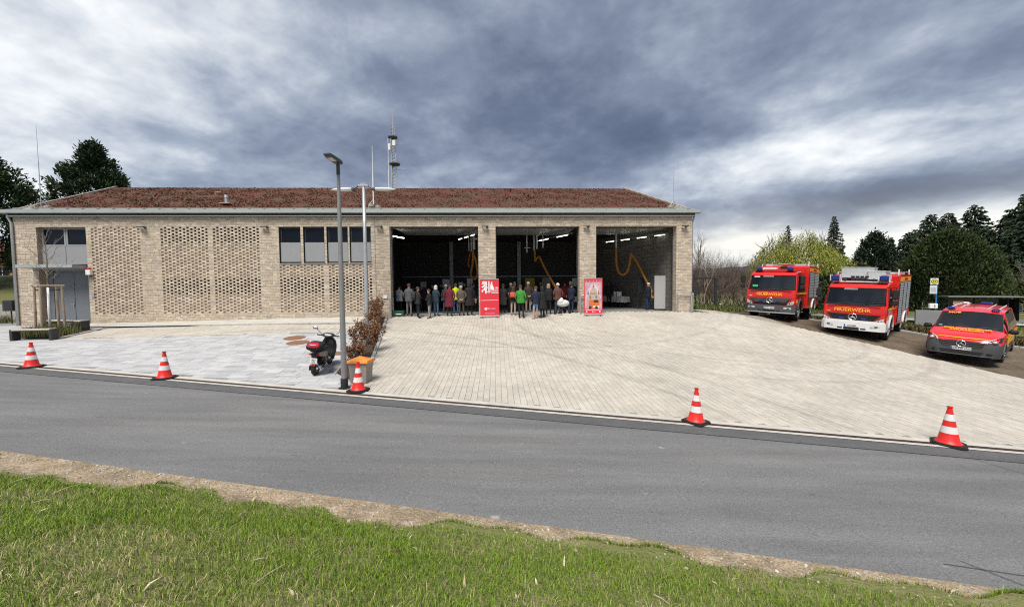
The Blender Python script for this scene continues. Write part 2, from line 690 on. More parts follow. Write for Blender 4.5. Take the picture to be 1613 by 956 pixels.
def _mead(s, t):
    x, y = XY(s, t)
    z = G(x, y) - 0.10
    if t > 30:
        z -= (t - 30) * 0.004
    if s < -30 and t > 3:      # the land left of the station climbs in a lawn slope
        z += min(max(-31 - s, 0), 16) * min(max(t - 9, 0) / 10, 1) * 0.22
    return (x, y, z)


grid_sheet('meadow', _ss, _tt, _mead, M_MEADOW)

# the road
st_sheet('road', -70, 60, -4.22, -0.16, 130, 8, 0.0, M_ASPH)
st_sheet('road_edge_strip', -70, 60, -0.62, -0.17, 130, 1, 0.004, M_ASPH2)
st_sheet('road_seam', -70, 60, -0.645, -0.615, 130, 1, 0.008, M_SEAM)


def seam(a, b, w=0.005):
    (x0, y0), (x1, y1) = a, b
    d = Vector((x1 - x0, y1 - y0, 0))
    n = int(d.length / 0.4) + 1
    p = Vector((-d.y, d.x, 0)).normalized() * w

    def fn(u, v):
        q = Vector((x0, y0, 0)) + d * u + p * v
        return (q.x, q.y, G(q.x, q.y) + 0.012)
    grid_sheet('road_seam', lin(0, 1, n), [-1, 1], fn, M_SEAM)


seam((8.25, 6.55), (8.75, 5.2))
seam((4.9, 3.95), (5.35, 3.35))
seam((4.65, 3.9), (5.5, 3.72))

# roadside dirt and the grass bank the viewer stands on
st_sheet('verge_dirt', -40, 30, -5.0, -4.16, 280, 8, 0.012, M_SAND)


def _edg(s):
    return -4.43 + .0236 * s * (1 if s > -10 else 0) + .07 * math.sin(s * 1.3) + .06 * math.sin(s * 3.1 + 1) + .04 * math.sin(s * 7.7 + 2)


def _bank(s, t):
    x, y = XY(s, t)
    if t > -4.47:
        t = _edg(s)
        x, y = XY(s, t)
    elif t > -4.95:
        t = min(t, _edg(s) - .02 + (t + 4.47) * .5)
        x, y = XY(s, t)
    z = G(x, y) + 0.016
    if t > -4.95:
        z = max(z, G(x, y) + .016)
    z += 0.05 * max(0, min(1, (-4.75 - t) / .5)) * (math.sin(s * 2.3 + t * 1.7) * .35 + math.sin(s * 0.9 - t * 2.9) * .3 + math.sin(s * 5.1 + t * 4.3) * .25 + .6)
    return (x, y, z)


grid_sheet('grass_bank', lin(-40, 30, 350), [-60, -30, -16, -12, -9.6] + lin(-9.2, -4.46, 46), _bank, M_SOIL)

# drain channel between road and forecourt: every grate, then the concrete strip on the road side
drain = thing('drain_channel', None, None)
drain['kind'] = 'structure'
_g = MB()
_g.b(-.5, .5, -.065, -.045, -.03, .0).b(-.5, .5, .045, .065, -.03, .0)
for i in range(24):
    x = -.48 + i * .04
    _g.b(x, x + .022, -.045, .045, -.03, -.002)
_gm = None
for i in range(-26, 25):
    s = i * 1.004 + .5
    x, y = XY(s, -0.015)
    xa, ya = XY(s - .5, -0.015)
    xb, yb = XY(s + .5, -0.015)
    za, zb = G(xa, ya), G(xb, yb)
    rot = Euler((0, math.atan2(za - zb, 1.0), math.atan2(_u[1], _u[0])))
    if _gm is None:
        o = _g.build('drain_grate', M_GRATE, drain)
        _gm = o
    else:
        o = _gm.copy()
        COL.objects.link(o)
    o.location = (x, y, (za + zb) / 2 + .012)
    o.rotation_euler = rot
st_sheet('drain_bed', -60, 50, -.085, .06, 110, 1, -0.02, M_SEAM)
st_sheet('drain_kerb', -60, 50, -.19, -.085, 110, 1, 0.014, M_CONC)
st_sheet('drain_kerb', -60, 50, .052, .24, 110, 1, 0.010, M_CONC)

# ---- paving laid stone by stone
AP_L = [(-4.02, 9.62), (-6.62, 19.93)]                    # left border of the apron, front to back
AP_R = [(17.9, 5.75), (17.42, 12.54), (17.19, 13.62), (16.84, 15.0), (16.39, 16.66), (15.46, 18.28), (14.8, 19.06), (13.96, 19.72), (12.97, 20.30), (12.5, 21.4), (12.6, 23.2), (10.9, 23.2)]
APRON = [AP_L[0], *AP_R, (10.95, 20.62), (-6.62, 19.93)]
BED = [(-4.15, 10.25), (-5.28, 11.04), (-7.35, 19.86), (-6.80, 19.90)]
FORE = [(-34, 14.95), (-4.02, 9.66), (-4.17, 10.2), (-5.34, 11.0), (-6.95, 17.2), (-7.94, 17.02), (-14.08, 16.2), (-18.95, 15.46),
        (-19.63, 17.72), (-20.3, 18.7), (-21.2, 19.2), (-25.6, 19.05), (-34, 19.4)]
PARK = [(-18.90, 15.52), (-14.08, 16.24), (-7.94, 17.06), (-7.02, 17.26), (-7.3, 18.62), (-14.9, 18.36), (-19.58, 17.95)]
PLANTER = [(-20.75, 15.35), (-19.05, 15.52), (-19.72, 17.5), (-22.6, 18.0)]


def fxy(x, y):
    p = fw(x, y)
    return p.x, p.y


def facinv(x, y):
    qx, qy = x - FO.x, y - FO.y
    return qx * CA + qy * SA, -qx * SA + qy * CA


def lay(parent, name, poly, holes, w, d, gap, m_many, m_one, lens=None, off=0.0, max_single=300, rows_along_y=False, jitter=0.0025, tmin=.25):
    """fill a polygon with stones aligned to the station's front; the nearest are objects, the rest one mesh"""
    fp = [facinv(*p) for p in poly]
    x0, x1 = min(p[0] for p in fp), max(p[0] for p in fp)
    y0, y1 = min(p[1] for p in fp), max(p[1] for p in fp)
    st = []
    r = random.Random(len(poly) * 7 + int(w * 100))
    if rows_along_y:
        nx = int((x1 - x0) / w) + 1
        for i in range(nx):
            yy = y0 - r.choice((0, .5)) * d if lens is None else y0 - r.random() * d
            k = 0
            yy = y0 - (d / 2 if i % 2 else 0)
            while yy < y1:
                st.append((x0 + (i + .5) * w, yy + d / 2, w, d))
                yy += d
    else:
        ny = int((y1 - y0) / d) + 1
        for j in range(ny):
            xx = x0 - r.random() * w
            while xx < x1:
                l = r.choice(lens) if lens else w
                st.append((xx + l / 2, y0 + (j + .5) * d, l, d))
                xx += l
    keep = []
    for cx, cy, l, dd in st:
        p = fxy(cx, cy)
        if not inside(p, poly) or any(inside(p, h) for h in holes):
            continue
        if ST(*p)[1] < tmin:
            continue
        keep.append((p[0] ** 2 + p[1] ** 2, p, l, dd))
    keep.sort(key=lambda q: q[0])
    mb = MB()
    meshes = {}
    base = None
    for i, (d2, p, l, dd) in enumerate(keep):
        z = G(*p)
        e = 0.15
        gx = (G(p[0] + e * CA, p[1] + e * SA) - z) / e
        gy = (G(p[0] - e * SA, p[1] + e * CA) - z) / e
        h = off + r.uniform(-jitter, jitter)
        a, b_ = l / 2 - gap / 2, dd / 2 - gap / 2
        if i < max_single:
            key = round(l, 3)
            if key not in meshes:
                q = MB()
                c = .006
                q.add([(-a, -b_, -.05), (a, -b_, -.05), (a, b_, -.05), (-a, b_, -.05), (-a, -b_, -c), (a, -b_, -c), (a, b_, -c), (-a, b_, -c),
                       (-a + c, -b_ + c, 0), (a - c, -b_ + c, 0), (a - c, b_ - c, 0), (-a + c, b_ - c, 0)],
                      [(0, 1, 5, 4), (1, 2, 6, 5), (2, 3, 7, 6), (3, 0, 4, 7), (4, 5, 9, 8), (5, 6, 10, 9), (6, 7, 11, 10), (7, 4, 8, 11), (8, 9, 10, 11)])
                o = q.build(name, m_one, parent)
                meshes[key] = o.data
            else:
                o = bpy.data.objects.new(name, meshes[key])
                COL.objects.link(o)
                o.parent = parent
            X = Vector((CA, SA, gx)).normalized()
            Yv = Vector((-SA, CA, gy))
            Z = X.cross(Yv).normalized()
            Yv = Z.cross(X)
            M = Matrix((X, Yv, Z)).transposed().to_4x4()
            M.translation = (p[0], p[1], z + h)
            o.matrix_local = M
        else:
            vs = []
            for dz in (-.05, 0):
                for sx, sy in ((-1, -1), (1, -1), (1, 1), (-1, 1)):
                    ax, ay = sx * a, sy * b_
                    vs.append((p[0] + CA * ax - SA * ay, p[1] + SA * ax + CA * ay, z + h + gx * ax + gy * ay + dz))
            mb.add(vs, [(0, 1, 5, 4), (1, 2, 6, 5), (2, 3, 7, 6), (3, 0, 4, 7), (4, 5, 6, 7)])
    if mb.v:
        mb.build(name if False else name + '_field', m_many, parent, kind='stuff')
    return len(keep)


apron = patch('apron', [(-4.02, 9.62), (17.95, 5.75), (14.2, 20.9), (-6.62, 19.98)], -0.016, M_JOINT, 30, 24)
apron['kind'] = 'structure'
lay(apron, 'paver', APRON, [], 0.155, 0.235, 0.007, M_BEIGE, M_BEIGE_O, rows_along_y=True)
# concrete threshold along the gates
grid_sheet('threshold', lin(-6.4, 10.9, 40), [-.02, .5], lambda a, b: (*fxy(a, b), G(*fxy(a, -.1)) + .004), M_CONC)

forecourt = grid_sheet('forecourt', lin(-30.5, .6, 40), lin(0, 1, 14), lambda s, v: (lambda x, y: (x, y, G(x, y) - 0.016))(*XY(s, .05 + v * (9.6 + .2 * (s + 20) if s > -22 else 9.2))), M_JOINTG)
lay(forecourt, 'paving_slab', FORE, [PLANTER, BED, APRON], 0.6, 0.26, 0.010, M_GREY, M_GREY_O, lens=(0.4, 0.5, 0.6, 0.6, 0.8))
parking = patch('parking_bays', [(-18.90, 15.52), (-7.0, 17.2), (-7.3, 18.66), (-19.58, 17.98)], -0.014, M_JOINT, 24, 6)
lay(parking, 'paver', PARK, [BED], 0.24, 0.16, 0.006, M_BEIGE, M_BEIGE_O, max_single=0, jitter=0.001)
for a, b in (((-17.75, 15.72), (-18.3, 18.02)), ((-15.4, 16.08), (-15.85, 18.28)), ((-13.05, 16.4), (-13.45, 18.36)), ((-10.6, 16.72), (-10.85, 18.46)), ((-8.6, 17.0), (-8.75, 18.54))):
    d = Vector((b[0] - a[0], b[1] - a[1], 0))
    p = Vector((-d.y, d.x, 0)).normalized() * .055
    grid_sheet('bay_line', lin(0, 1, 8), [-1, 1], lambda u, v: (lambda q: (q.x, q.y, G(q.x, q.y) + .006))(Vector((a[0], a[1], 0)) + d * u - p * v), M_CONC)
# walkway along the wall and its kerb
grid_sheet('walkway', lin(-21.1, -6.35, 40), lin(-1.15, .02, 4), lambda a, b: (*fxy(a, b), G(*fxy(a, b)) + .05), M_CONC)


def kerb(name, path, w, h, l=1.0, m=M_KERB, parent_name=None):
    """a row of kerb stones along a path on the ground"""
    par = thing(parent_name or name + '_line', None, None)
    par['kind'] = 'structure'
    k = 0
    for (x0, y0), (x1, y1) in zip(path[:-1], path[1:]):
        L_ = math.hypot(x1 - x0, y1 - y0)
        n = max(1, round(L_ / l))
        for i in range(n):
            a = Vector((x0, y0, 0)).lerp(Vector((x1, y1, 0)), i / n)
            b = Vector((x0, y0, 0)).lerp(Vector((x1, y1, 0)), (i + 1) / n)
            a.z, b.z = G(a.x, a.y), G(b.x, b.y)
            d = b - a
            q = MB().rbox((0, 0, 0), (d.length - .008, w, h + .2), .012)
            o = q.build(name, m, par)
            X = d.normalized()
            Y = Vector((0, 0, 1)).cross(X).normalized()
            Z = X.cross(Y)
            M = Matrix((X, Y, Z)).transposed().to_4x4()
            M.translation = (a + b) / 2 + Vector((0, 0, h / 2 - .1))
            o.matrix_local = M
    return par


kerb('kerb_stone', [(-20.3, 18.62), (-14.9, 18.45), (-7.3, 18.72)], .14, .055, parent_name='walkway_kerb')
kerb('kerb_stone', [(-4.10, 9.9), (-6.72, 19.86)], .12, .05, parent_name='bed_kerb')
kerb('kerb_stone', [(-5.33, 11.0), (-7.3, 19.7)], .08, .03, parent_name='bed_kerb')
kerb('kerb_stone', [(-19.0, 15.42), (-19.68, 17.72)], .10, .05, parent_name='planter_kerb')
patch('planting_bed', [(-4.2, 10.2), (-5.26, 11.06), (-5.95, 15.0), (-5.4, 15.0)][::-1], .03, M_BED, 8, 10)
patch('planting_bed', [(-6.30, 16.6), (-5.88, 16.6), (-6.78, 19.88), (-7.28, 19.86)], .03, M_BED, 8, 8)
patch('planting_bed', [(-5.95, 15.0), (-5.4, 15.0), (-5.62, 15.9), (-6.15, 15.9)], .03, M_BED, 4, 4)
patch('planting_bed', PLANTER, .03, M_BED, 8, 8)

# gravel lot under the parked engines, with its back kerb, ground cover and the side street behind
grid_sheet('gravel_lot', lin(0, 1, 24), lin(0, 1, 16), lambda u, v: (lambda p: (p.x, p.y, G(p.x, p.y) - .03))(
    (Vector((11.5, 23.2, 0)).lerp(Vector((24.6, 5.0, 0)), u)).lerp((Vector((15.0, 30.0, 0)).lerp(Vector((22.2, 19.0, 0)), min(u * 1.6, 1)) if u < .62 else Vector((22.2, 19.0, 0)).lerp(Vector((33, 10, 0)), (u - .62) / .38)), v)
    if False else (Vector((11.3, 22.6, 0)).lerp(Vector((17.5, 4.5, 0)), u)).lerp(Vector((17.4, 26.0, 0)).lerp(Vector((30.5, 9.0, 0)), u), v)), M_GRAVEL)
kerb('kerb_stone', [(17.6, 24.9), (21.0, 20.4), (23.6, 17.2), (28.5, 11.4)], .10, .06, parent_name='lot_kerb')
patch('side_street', [(19.5, 30.5), (22.6, 33.0), (46.0, 16.8), (43.0, 13.6)], -.02, M_ASPH, 24, 4)
patch('side_pavement', [(18.6, 29.7), (19.4, 30.4), (42.6, 13.2), (41.6, 12.3)], -.01, M_CONC, 24, 2)

# hills far behind
hill = MB()
for (a0, a1, d, h, ph) in ((12, 125, 900, 56, .3), (-110, -30, 1300, 70, 1.1), (-30, 20, 1600, 40, 2.0)):
    n = 60
    vs = []
    for i in range(n + 1):
        a = R(a0 + (a1 - a0) * i / n)
        e = math.sin(math.pi * i / n) ** .4
        hh = h * e * (.9 + .05 * math.sin(i * .21 + ph) + .02 * math.sin(i * .8 + ph))
        for dd, zz in ((d * .8, -8), (d * .93, hh * .8), (d, hh), (d * 1.2, hh * .9), (d * 1.4, -10)):
            vs.append((math.sin(a) * dd, math.cos(a) * dd, zz))
    hill.add(vs, [(i * 5 + k, i * 5 + 5 + k, i * 5 + 6 + k, i * 5 + k + 1) for i in range(n) for k in range(4)])
hill.build('hills', mat('wooded_hill', (0.060, 0.062, 0.078), 0.95, col2=(0.045, 0.05, 0.055), vscale=.03, detail=9), smooth=True, kind='structure', fix=True)

# ---- grass on the bank
def blades(name, n, cols, hmin, hmax, wid, seed, dens, smin=-9.5, smax=9.5, tmin=-8.2, tmax=-4.25, lean=0.95, region=None, zfn=None):
    rg = np.random.default_rng(seed)
    s = rg.uniform(smin, smax, n * 3)
    t = rg.uniform(tmin, tmax, n * 3)
    keep = rg.random(n * 3) < dens(s, t)
    s, t = s[keep][:n], t[keep][:n]
    n = len(s)
    z = np.empty(n)
    x = np.empty(n)
    y = np.empty(n)
    for i in range(n):
        p = zfn(s[i], t[i])
        x[i], y[i], z[i] = p
    h = rg.uniform(hmin, hmax, n) * rg.uniform(.6, 1.1, n)
    a = rg.uniform(0, 2 * np.pi, n)
    ln = rg.uniform(.1, 1, n) * lean * h
    b = rg.uniform(0, 2 * np.pi, n)
    wx, wy = np.cos(a) * wid / 2, np.sin(a) * wid / 2
    lx, ly = np.cos(b) * ln, np.sin(b) * ln
    V = np.empty((n, 5, 3))
    V[:, 0] = np.stack([x - wx, y - wy, z - .01], 1)
    V[:, 1] = np.stack([x + wx, y + wy, z - .01], 1)
    V[:, 2] = np.stack([x + wx * .8 + lx * .35, y + wy * .8 + ly * .35, z + h * .6], 1)
    V[:, 3] = np.stack([x - wx * .8 + lx * .35, y - wy * .8 + ly * .35, z + h * .6], 1)
    V[:, 4] = np.stack([x + lx, y + ly, z + h * .93], 1)
    me = bpy.data.meshes.new(name)
    me.vertices.add(n * 5)
    me.vertices.foreach_set('co', V.reshape(-1))
    k = np.arange(n)[:, None] * 5
    loops = np.concatenate([k + 0, k + 1, k + 2, k + 3, k + 3, k + 2, k + 4], 1).reshape(-1)
    me.loops.add(n * 7)
    me.loops.foreach_set('vertex_index', loops)
    me.polygons.add(n * 2)
    st = np.empty(n * 2, np.int32)
    st[0::2] = np.arange(n) * 7
    st[1::2] = np.arange(n) * 7 + 4
    me.polygons.foreach_set('loop_start', st)
    me.update(calc_edges=True)
    m = mat(name + '_blade', cols[0], 0.7, island_cols=cols, spec=0.25)
    return link_mesh(me, name, m, kind='stuff')


def _nz(s, t, a, b):
    return .5 + .5 * np.sin(s * 1.1 * a + 1.3 * np.sin(t * 1.9 * b) + .5) * np.cos(t * 2.3 * b - s * .7 * a + np.sin(s * 2.9) * .6)


def _edge(s, t):
    e = -4.41 + .0236 * s + .07 * np.sin(s * 1.3) + .06 * np.sin(s * 3.1 + 1) + .04 * np.sin(s * 7.7 + 2)
    return np.maximum(np.clip((e - t + .04) / .17, 0.0, 1), .035 * (t < -4.27))


blades('grass', 240000, [(0.15, 0.265, 0.022), (0.22, 0.335, 0.036), (0.10, 0.195, 0.018), (0.29, 0.37, 0.055), (0.22, 0.29, 0.045)], .03, .085, .0048, 3,
       lambda s, t: _edge(s, t) * (.14 + .86 * _nz(s, t, 1, 1) ** .8 * (.35 + .65 * _nz(s, t, 4.1, 3.6))), zfn=_bank)
blades('dry_grass', 62000, [(0.54, 0.47, 0.25), (0.45, 0.40, 0.18), (0.62, 0.54, 0.32), (0.38, 0.32, 0.15)], .03, .075, .0042, 4,
       lambda s, t: np.clip(_edge(s, t) + .03, 0, 1) * (.12 + .88 * (1 - _nz(s, t, 1, 1)) * (.3 + .7 * (1 - _nz(s, t, 4.1, 3.6)))) * np.clip((-t - 4.4) / 2.2, .18, 1), lean=1.6, zfn=_bank)

# loose stones on the verge
st_ = MB()
for i in range(2600):
    s = rnd.uniform(-9, 9)
    t = -4.2 - abs(rnd.gauss(0, .16)) if rnd.random() < .85 else rnd.uniform(-5.2, -4.2)
    if math.sin(s * 2.1) + math.sin(s * 5.3 + 1) < rnd.uniform(-2, 1.2):
        continue
    x, y = XY(s, t)
    q = rnd.choice((.004, .005, .007, .009, .012, .02 if rnd.random() < .3 else .006))
    st_.ball((x, y, G(x, y) + q * .45 + .01), (q * rnd.uniform(.8, 1.5), q * rnd.uniform(.7, 1.2), q * .65), 6, 4, rot=Matrix.Rotation(rnd.uniform(0, 6), 3, 'Z'))
st_.build('verge_pebbles', mat('pebble', (0.4, 0.37, 0.32), 0.85, island_cols=[(0.46, 0.40, 0.32), (0.36, 0.30, 0.22), (0.56, 0.53, 0.47), (0.28, 0.23, 0.17), (0.40, 0.33, 0.25)]), kind='stuff')
TW = [(-4.9, -4.95, .22, .9, 'pale dry twig nearest the dirt strip in the left half of the bank'), (-5.75, -4.9, .2, .7, 'pale dry twig lying at the upper left of the grass bank'),
      (-4.15, -5.9, .1, .5, 'short pale twig low at the left edge of the grass'), (-1.02, -5.95, .26, .95, 'longest pale twig lying in the middle of the grass bank'),
      (-1.3, -5.75, .12, .2, 'short flat pale twig just above the longest twig in the grass'), (-4.55, -5.35, .14, .3, 'pale twig in the grass left of the middle, between dirt and edge'),
      (2.2, -5.3, .16, 2.4, 'pale dry twig in the grass at the right half of the bank')]
for (s, t, l, a, lb) in TW:
    x, y = XY(s, t)
    z = G(x, y) + .07
    d = Vector((math.cos(a), math.sin(a), .1)) * l / 2
    o = MB().tube([Vector((x, y, z)) - d, Vector((x, y, z + .01)) + d * .1, Vector((x, y, z)) + d], [.006, .006, .003], 5).build('dry_twig', mat('twig', (0.44, 0.37, 0.25), .8, var=.3, vscale=30))
    tag(o, lb, 'twig', 'dry twigs lying on the grass bank')


def speckle(m, scale, lo, hi, stretch=None, scale2=7.0, amt2=.16):
    """multiply a surface's colour by fine mineral grain and broad wear"""
    nt = m.node_tree
    N, L = nt.nodes, nt.links
    b = N['Principled BSDF']
    lk = b.inputs['Base Color'].links
    src = lk[0].from_socket
    tc = N.new('ShaderNodeNewGeometry')
    for sc, a, c, det, st in ((scale, lo, hi, 2, None), (scale2, 1 - amt2, 1 + amt2, 6, stretch)):
        v = tc.outputs['Position']
        if st:
            mp = N.new('ShaderNodeMapping')
            mp.inputs['Scale'].default_value = st
            mp.inputs['Rotation'].default_value = (0, 0, R(10))
            L.new(v, mp.inputs[0])
            v = mp.outputs[0]
        n = N.new('ShaderNodeTexNoise')
        n.inputs['Scale'].default_value = sc
        n.inputs['Detail'].default_value = det
        L.new(v, n.inputs['Vector'])
        mr = N.new('ShaderNodeMapRange')
        mr.inputs[1].default_value = .3
        mr.inputs[2].default_value = .7
        mr.inputs[3].default_value = a
        mr.inputs[4].default_value = c
        L.new(n.outputs['Fac'], mr.inputs[0])
        mx = N.new('ShaderNodeVectorMath')
        mx.operation = 'SCALE'
        L.new(src, mx.inputs[0])
        L.new(mr.outputs[0], mx.inputs['Scale'])
        src = mx.outputs[0]
    L.new(src, b.inputs['Base Color'])


speckle(M_ASPH, 58, .70, 1.34, (.25, 2.4, 1), 1.3, .15)
speckle(M_ASPH2, 58, .70, 1.34, (.25, 2.0, 1), 1.5, .10)
speckle(M_SAND, 60, .70, 1.28, None, 3.0, .22)
speckle(M_GRAVEL, 45, .65, 1.4, None, 1.2, .2)
speckle(M_BEIGE, 55, .90, 1.08, (1, 1, 1), .55, .10)
speckle(M_BEIGE_O, 55, .90, 1.08, (1, 1, 1), .55, .10)
speckle(M_GREY, 60, .92, 1.07, (1.5, 6, 1), 1.4, .12)
speckle(M_GREY_O, 60, .92, 1.07, (1.5, 6, 1), 1.4, .12)


def tyre_arcs(m, arcs):
    """faint rubber marks where engines turn: (centre x, y, radius, half-width, strength)"""
    nt = m.node_tree
    N, L = nt.nodes, nt.links
    b = N['Principled BSDF']
    src = b.inputs['Base Color'].links[0].from_socket
    g = N.new('ShaderNodeNewGeometry')
    nz = N.new('ShaderNodeTexNoise')
    nz.inputs['Scale'].default_value = .8
    L.new(g.outputs['Position'], nz.inputs['Vector'])
    for x, y, r_, w, k in arcs:
        d = N.new('ShaderNodeVectorMath')
        d.operation = 'DISTANCE'
        d.inputs[1].default_value = (x, y, 1.0)
        L.new(g.outputs['Position'], d.inputs[0])
        q = N.new('ShaderNodeMath')
        q.operation = 'SUBTRACT'
        q.inputs[1].default_value = r_
        L.new(d.outputs['Value'], q.inputs[0])
        a = N.new('ShaderNodeMath')
        a.operation = 'ABSOLUTE'
        L.new(q.outputs[0], a.inputs[0])
        mr = N.new('ShaderNodeMapRange')
        mr.inputs[1].default_value = w * .4
        mr.inputs[2].default_value = w
        mr.inputs[3].default_value = k
        mr.inputs[4].default_value = 0
        L.new(a.outputs[0], mr.inputs[0])
        mu = N.new('ShaderNodeMath')
        mu.operation = 'MULTIPLY'
        L.new(mr.outputs[0], mu.inputs[0])
        L.new(nz.outputs['Fac'], mu.inputs[1])
        iv = N.new('ShaderNodeMath')
        iv.operation = 'SUBTRACT'
        iv.inputs[0].default_value = 1
        L.new(mu.outputs[0], iv.inputs[1])
        mx = N.new('ShaderNodeVectorMath')
        mx.operation = 'SCALE'
        L.new(src, mx.inputs[0])
        L.new(iv.outputs[0], mx.inputs['Scale'])
        src = mx.outputs[0]
    L.new(src, b.inputs['Base Color'])


ARCS = [(9.5, 21, 9.6, .16, .22), (9.5, 21, 7.7, .16, .2), (-8.5, 3.0, 14.6, .15, .30), (-8.5, 3.0, 16.5, .15, .26), (14, 30, 16.2, .18, .16), (14, 30, 18.1, .18, .14), (1.0, 28, 13.4, .14, .22)]
tyre_arcs(M_BEIGE, ARCS)
tyre_arcs(M_BEIGE_O, ARCS)

blades('weed_tufts', 5200, [(0.16, 0.27, 0.05), (0.21, 0.33, 0.08), (0.12, 0.21, 0.04)], .05, .10, .013, 21,
       lambda s, t: np.clip(_edge(s, t), 0, 1) * (np.clip(np.sin(s * 3.7 + 2 * np.sin(t * 4.1)) * np.sin(t * 5.3 + s * 1.9) - .86, 0, 1) * 7), lean=1.3, zfn=_bank)
blades('dead_leaves', 900, [(0.20, 0.12, 0.07), (0.13, 0.08, 0.05), (0.42, 0.33, 0.21), (0.60, 0.52, 0.38)], .03, .06, .022, 22, lambda s, t: np.ones_like(s) * .5, lean=2.4, zfn=_bank)


def pale_spots(m, col, scale, lo, hi):
    nt = m.node_tree
    N, L = nt.nodes, nt.links
    b = N['Principled BSDF']
    src = b.inputs['Base Color'].links[0].from_socket
    g = N.new('ShaderNodeNewGeometry')
    mp = N.new('ShaderNodeMapping')
    mp.inputs['Scale'].default_value = (.6, 1.3, 1)
    L.new(g.outputs['Position'], mp.inputs[0])
    n = N.new('ShaderNodeTexNoise')
    n.inputs['Scale'].default_value = scale
    n.inputs['Detail'].default_value = 5
    L.new(mp.outputs[0], n.inputs['Vector'])
    mr = N.new('ShaderNodeMapRange')
    mr.inputs[1].default_value = lo
    mr.inputs[2].default_value = hi
    mr.inputs[4].default_value = .7
    L.new(n.outputs['Fac'], mr.inputs[0])
    mx = N.new('ShaderNodeMix')
    mx.data_type = 'RGBA'
    L.new(mr.outputs[0], mx.inputs[0])
    L.new(src, mx.inputs[6])
    mx.inputs[7].default_value = (*col, 1)
    L.new(mx.outputs[2], b.inputs['Base Color'])


pale_spots(M_ASPH, (0.40, 0.38, 0.34), 3.3, .715, .76)
pale_spots(M_ASPH, (0.085, 0.085, 0.088), 2.1, .70, .78)
# ================================================================== the fire station
BR = [(0.589, 0.489, 0.371), (0.512, 0.422, 0.326), (0.641, 0.544, 0.428), (0.459, 0.375, 0.295), (0.7, 0.616, 0.504), (0.546, 0.447, 0.334), (0.572, 0.481, 0.376), (0.615, 0.507, 0.376), (0.494, 0.422, 0.347)]
M_BRICK = mat('sand_brick', BR[0], 0.85, var=0.22, vscale=9, bump=0.4, bscale=60, island_cols=BR, dirt=((0.60, 0.56, 0.49), 0.7, 0.22), bdist=0.006)
M_MORT = mat('mortar', (0.40, 0.36, 0.29), 0.95, var=0.25, vscale=5)
M_BBRK = mat('inner_brick', (0.44, 0.33, 0.25), 0.9, var=0.3, vscale=4, island_cols=[(0.40, 0.29, 0.22), (0.48, 0.37, 0.28)])
M_ZINC = mat('zinc', (0.30, 0.33, 0.295), 0.6, metal=0.0, col2=(0.245, 0.275, 0.245), vscale=1.4, bump=0.08, bscale=12)
M_ZINC2 = mat('zinc_gutter', (0.40, 0.43, 0.42), 0.5, metal=0.15, var=0.12, vscale=2)
M_PANEL = mat('grey_panel', (0.30, 0.305, 0.315), 0.45, var=0.08, vscale=1.5, spec=.4)
M_DOOR = mat('grey_door', (0.165, 0.18, 0.20), 0.45, var=0.07, vscale=1.5)
M_FRAME = mat('dark_frame', (0.05, 0.053, 0.058), 0.4)
M_GLASS = mat('dark_window_glass', (0.006, 0.009, 0.014), 0.04, spec=0.35)
M_BLACK = mat('black_void', (0.01, 0.01, 0.012), 0.9)
M_GALV = mat('galvanised', (0.52, 0.54, 0.55), 0.42, metal=0.55, var=0.15, vscale=8)
M_LAMPG = mat('lamp_dark_grey', (0.07, 0.068, 0.065), 0.45)
M_WHITE = mat('white_paint', (0.78, 0.78, 0.77), 0.45)
M_RED = mat('signal_red', (0.60, 0.022, 0.018), 0.35)
M_SEDUM = mat('sedum_mat', (0.110, 0.036, 0.025), 0.95, col2=(0.088, 0.062, 0.038), vscale=1.5, stretch=(.55, 1.5, 1), bump=1.0, bscale=14, dirt=((0.20, 0.030, 0.030), 0.9, 0.75), bdist=0.08, detail=8)
M_RGRAV = mat('roof_gravel', (0.46, 0.42, 0.35), 0.95, var=0.45, vscale=16, bump=0.8, bscale=60, bdist=0.02)
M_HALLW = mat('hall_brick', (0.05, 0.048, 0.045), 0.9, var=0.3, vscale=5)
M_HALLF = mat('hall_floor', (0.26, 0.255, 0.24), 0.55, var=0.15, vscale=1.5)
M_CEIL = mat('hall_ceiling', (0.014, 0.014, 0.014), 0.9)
M_STEEL = mat('dull_steel', (0.30, 0.31, 0.32), 0.5, metal=0.3)
M_TUBE = mat('lit_tube', (0.9, 0.9, 0.88), 0.4, emit=(1.0, 0.95, 0.85), estr=2.4)
M_HOSE = mat('orange_hose', (0.42, 0.175, 0.016), 0.6, var=0.3, vscale=20)


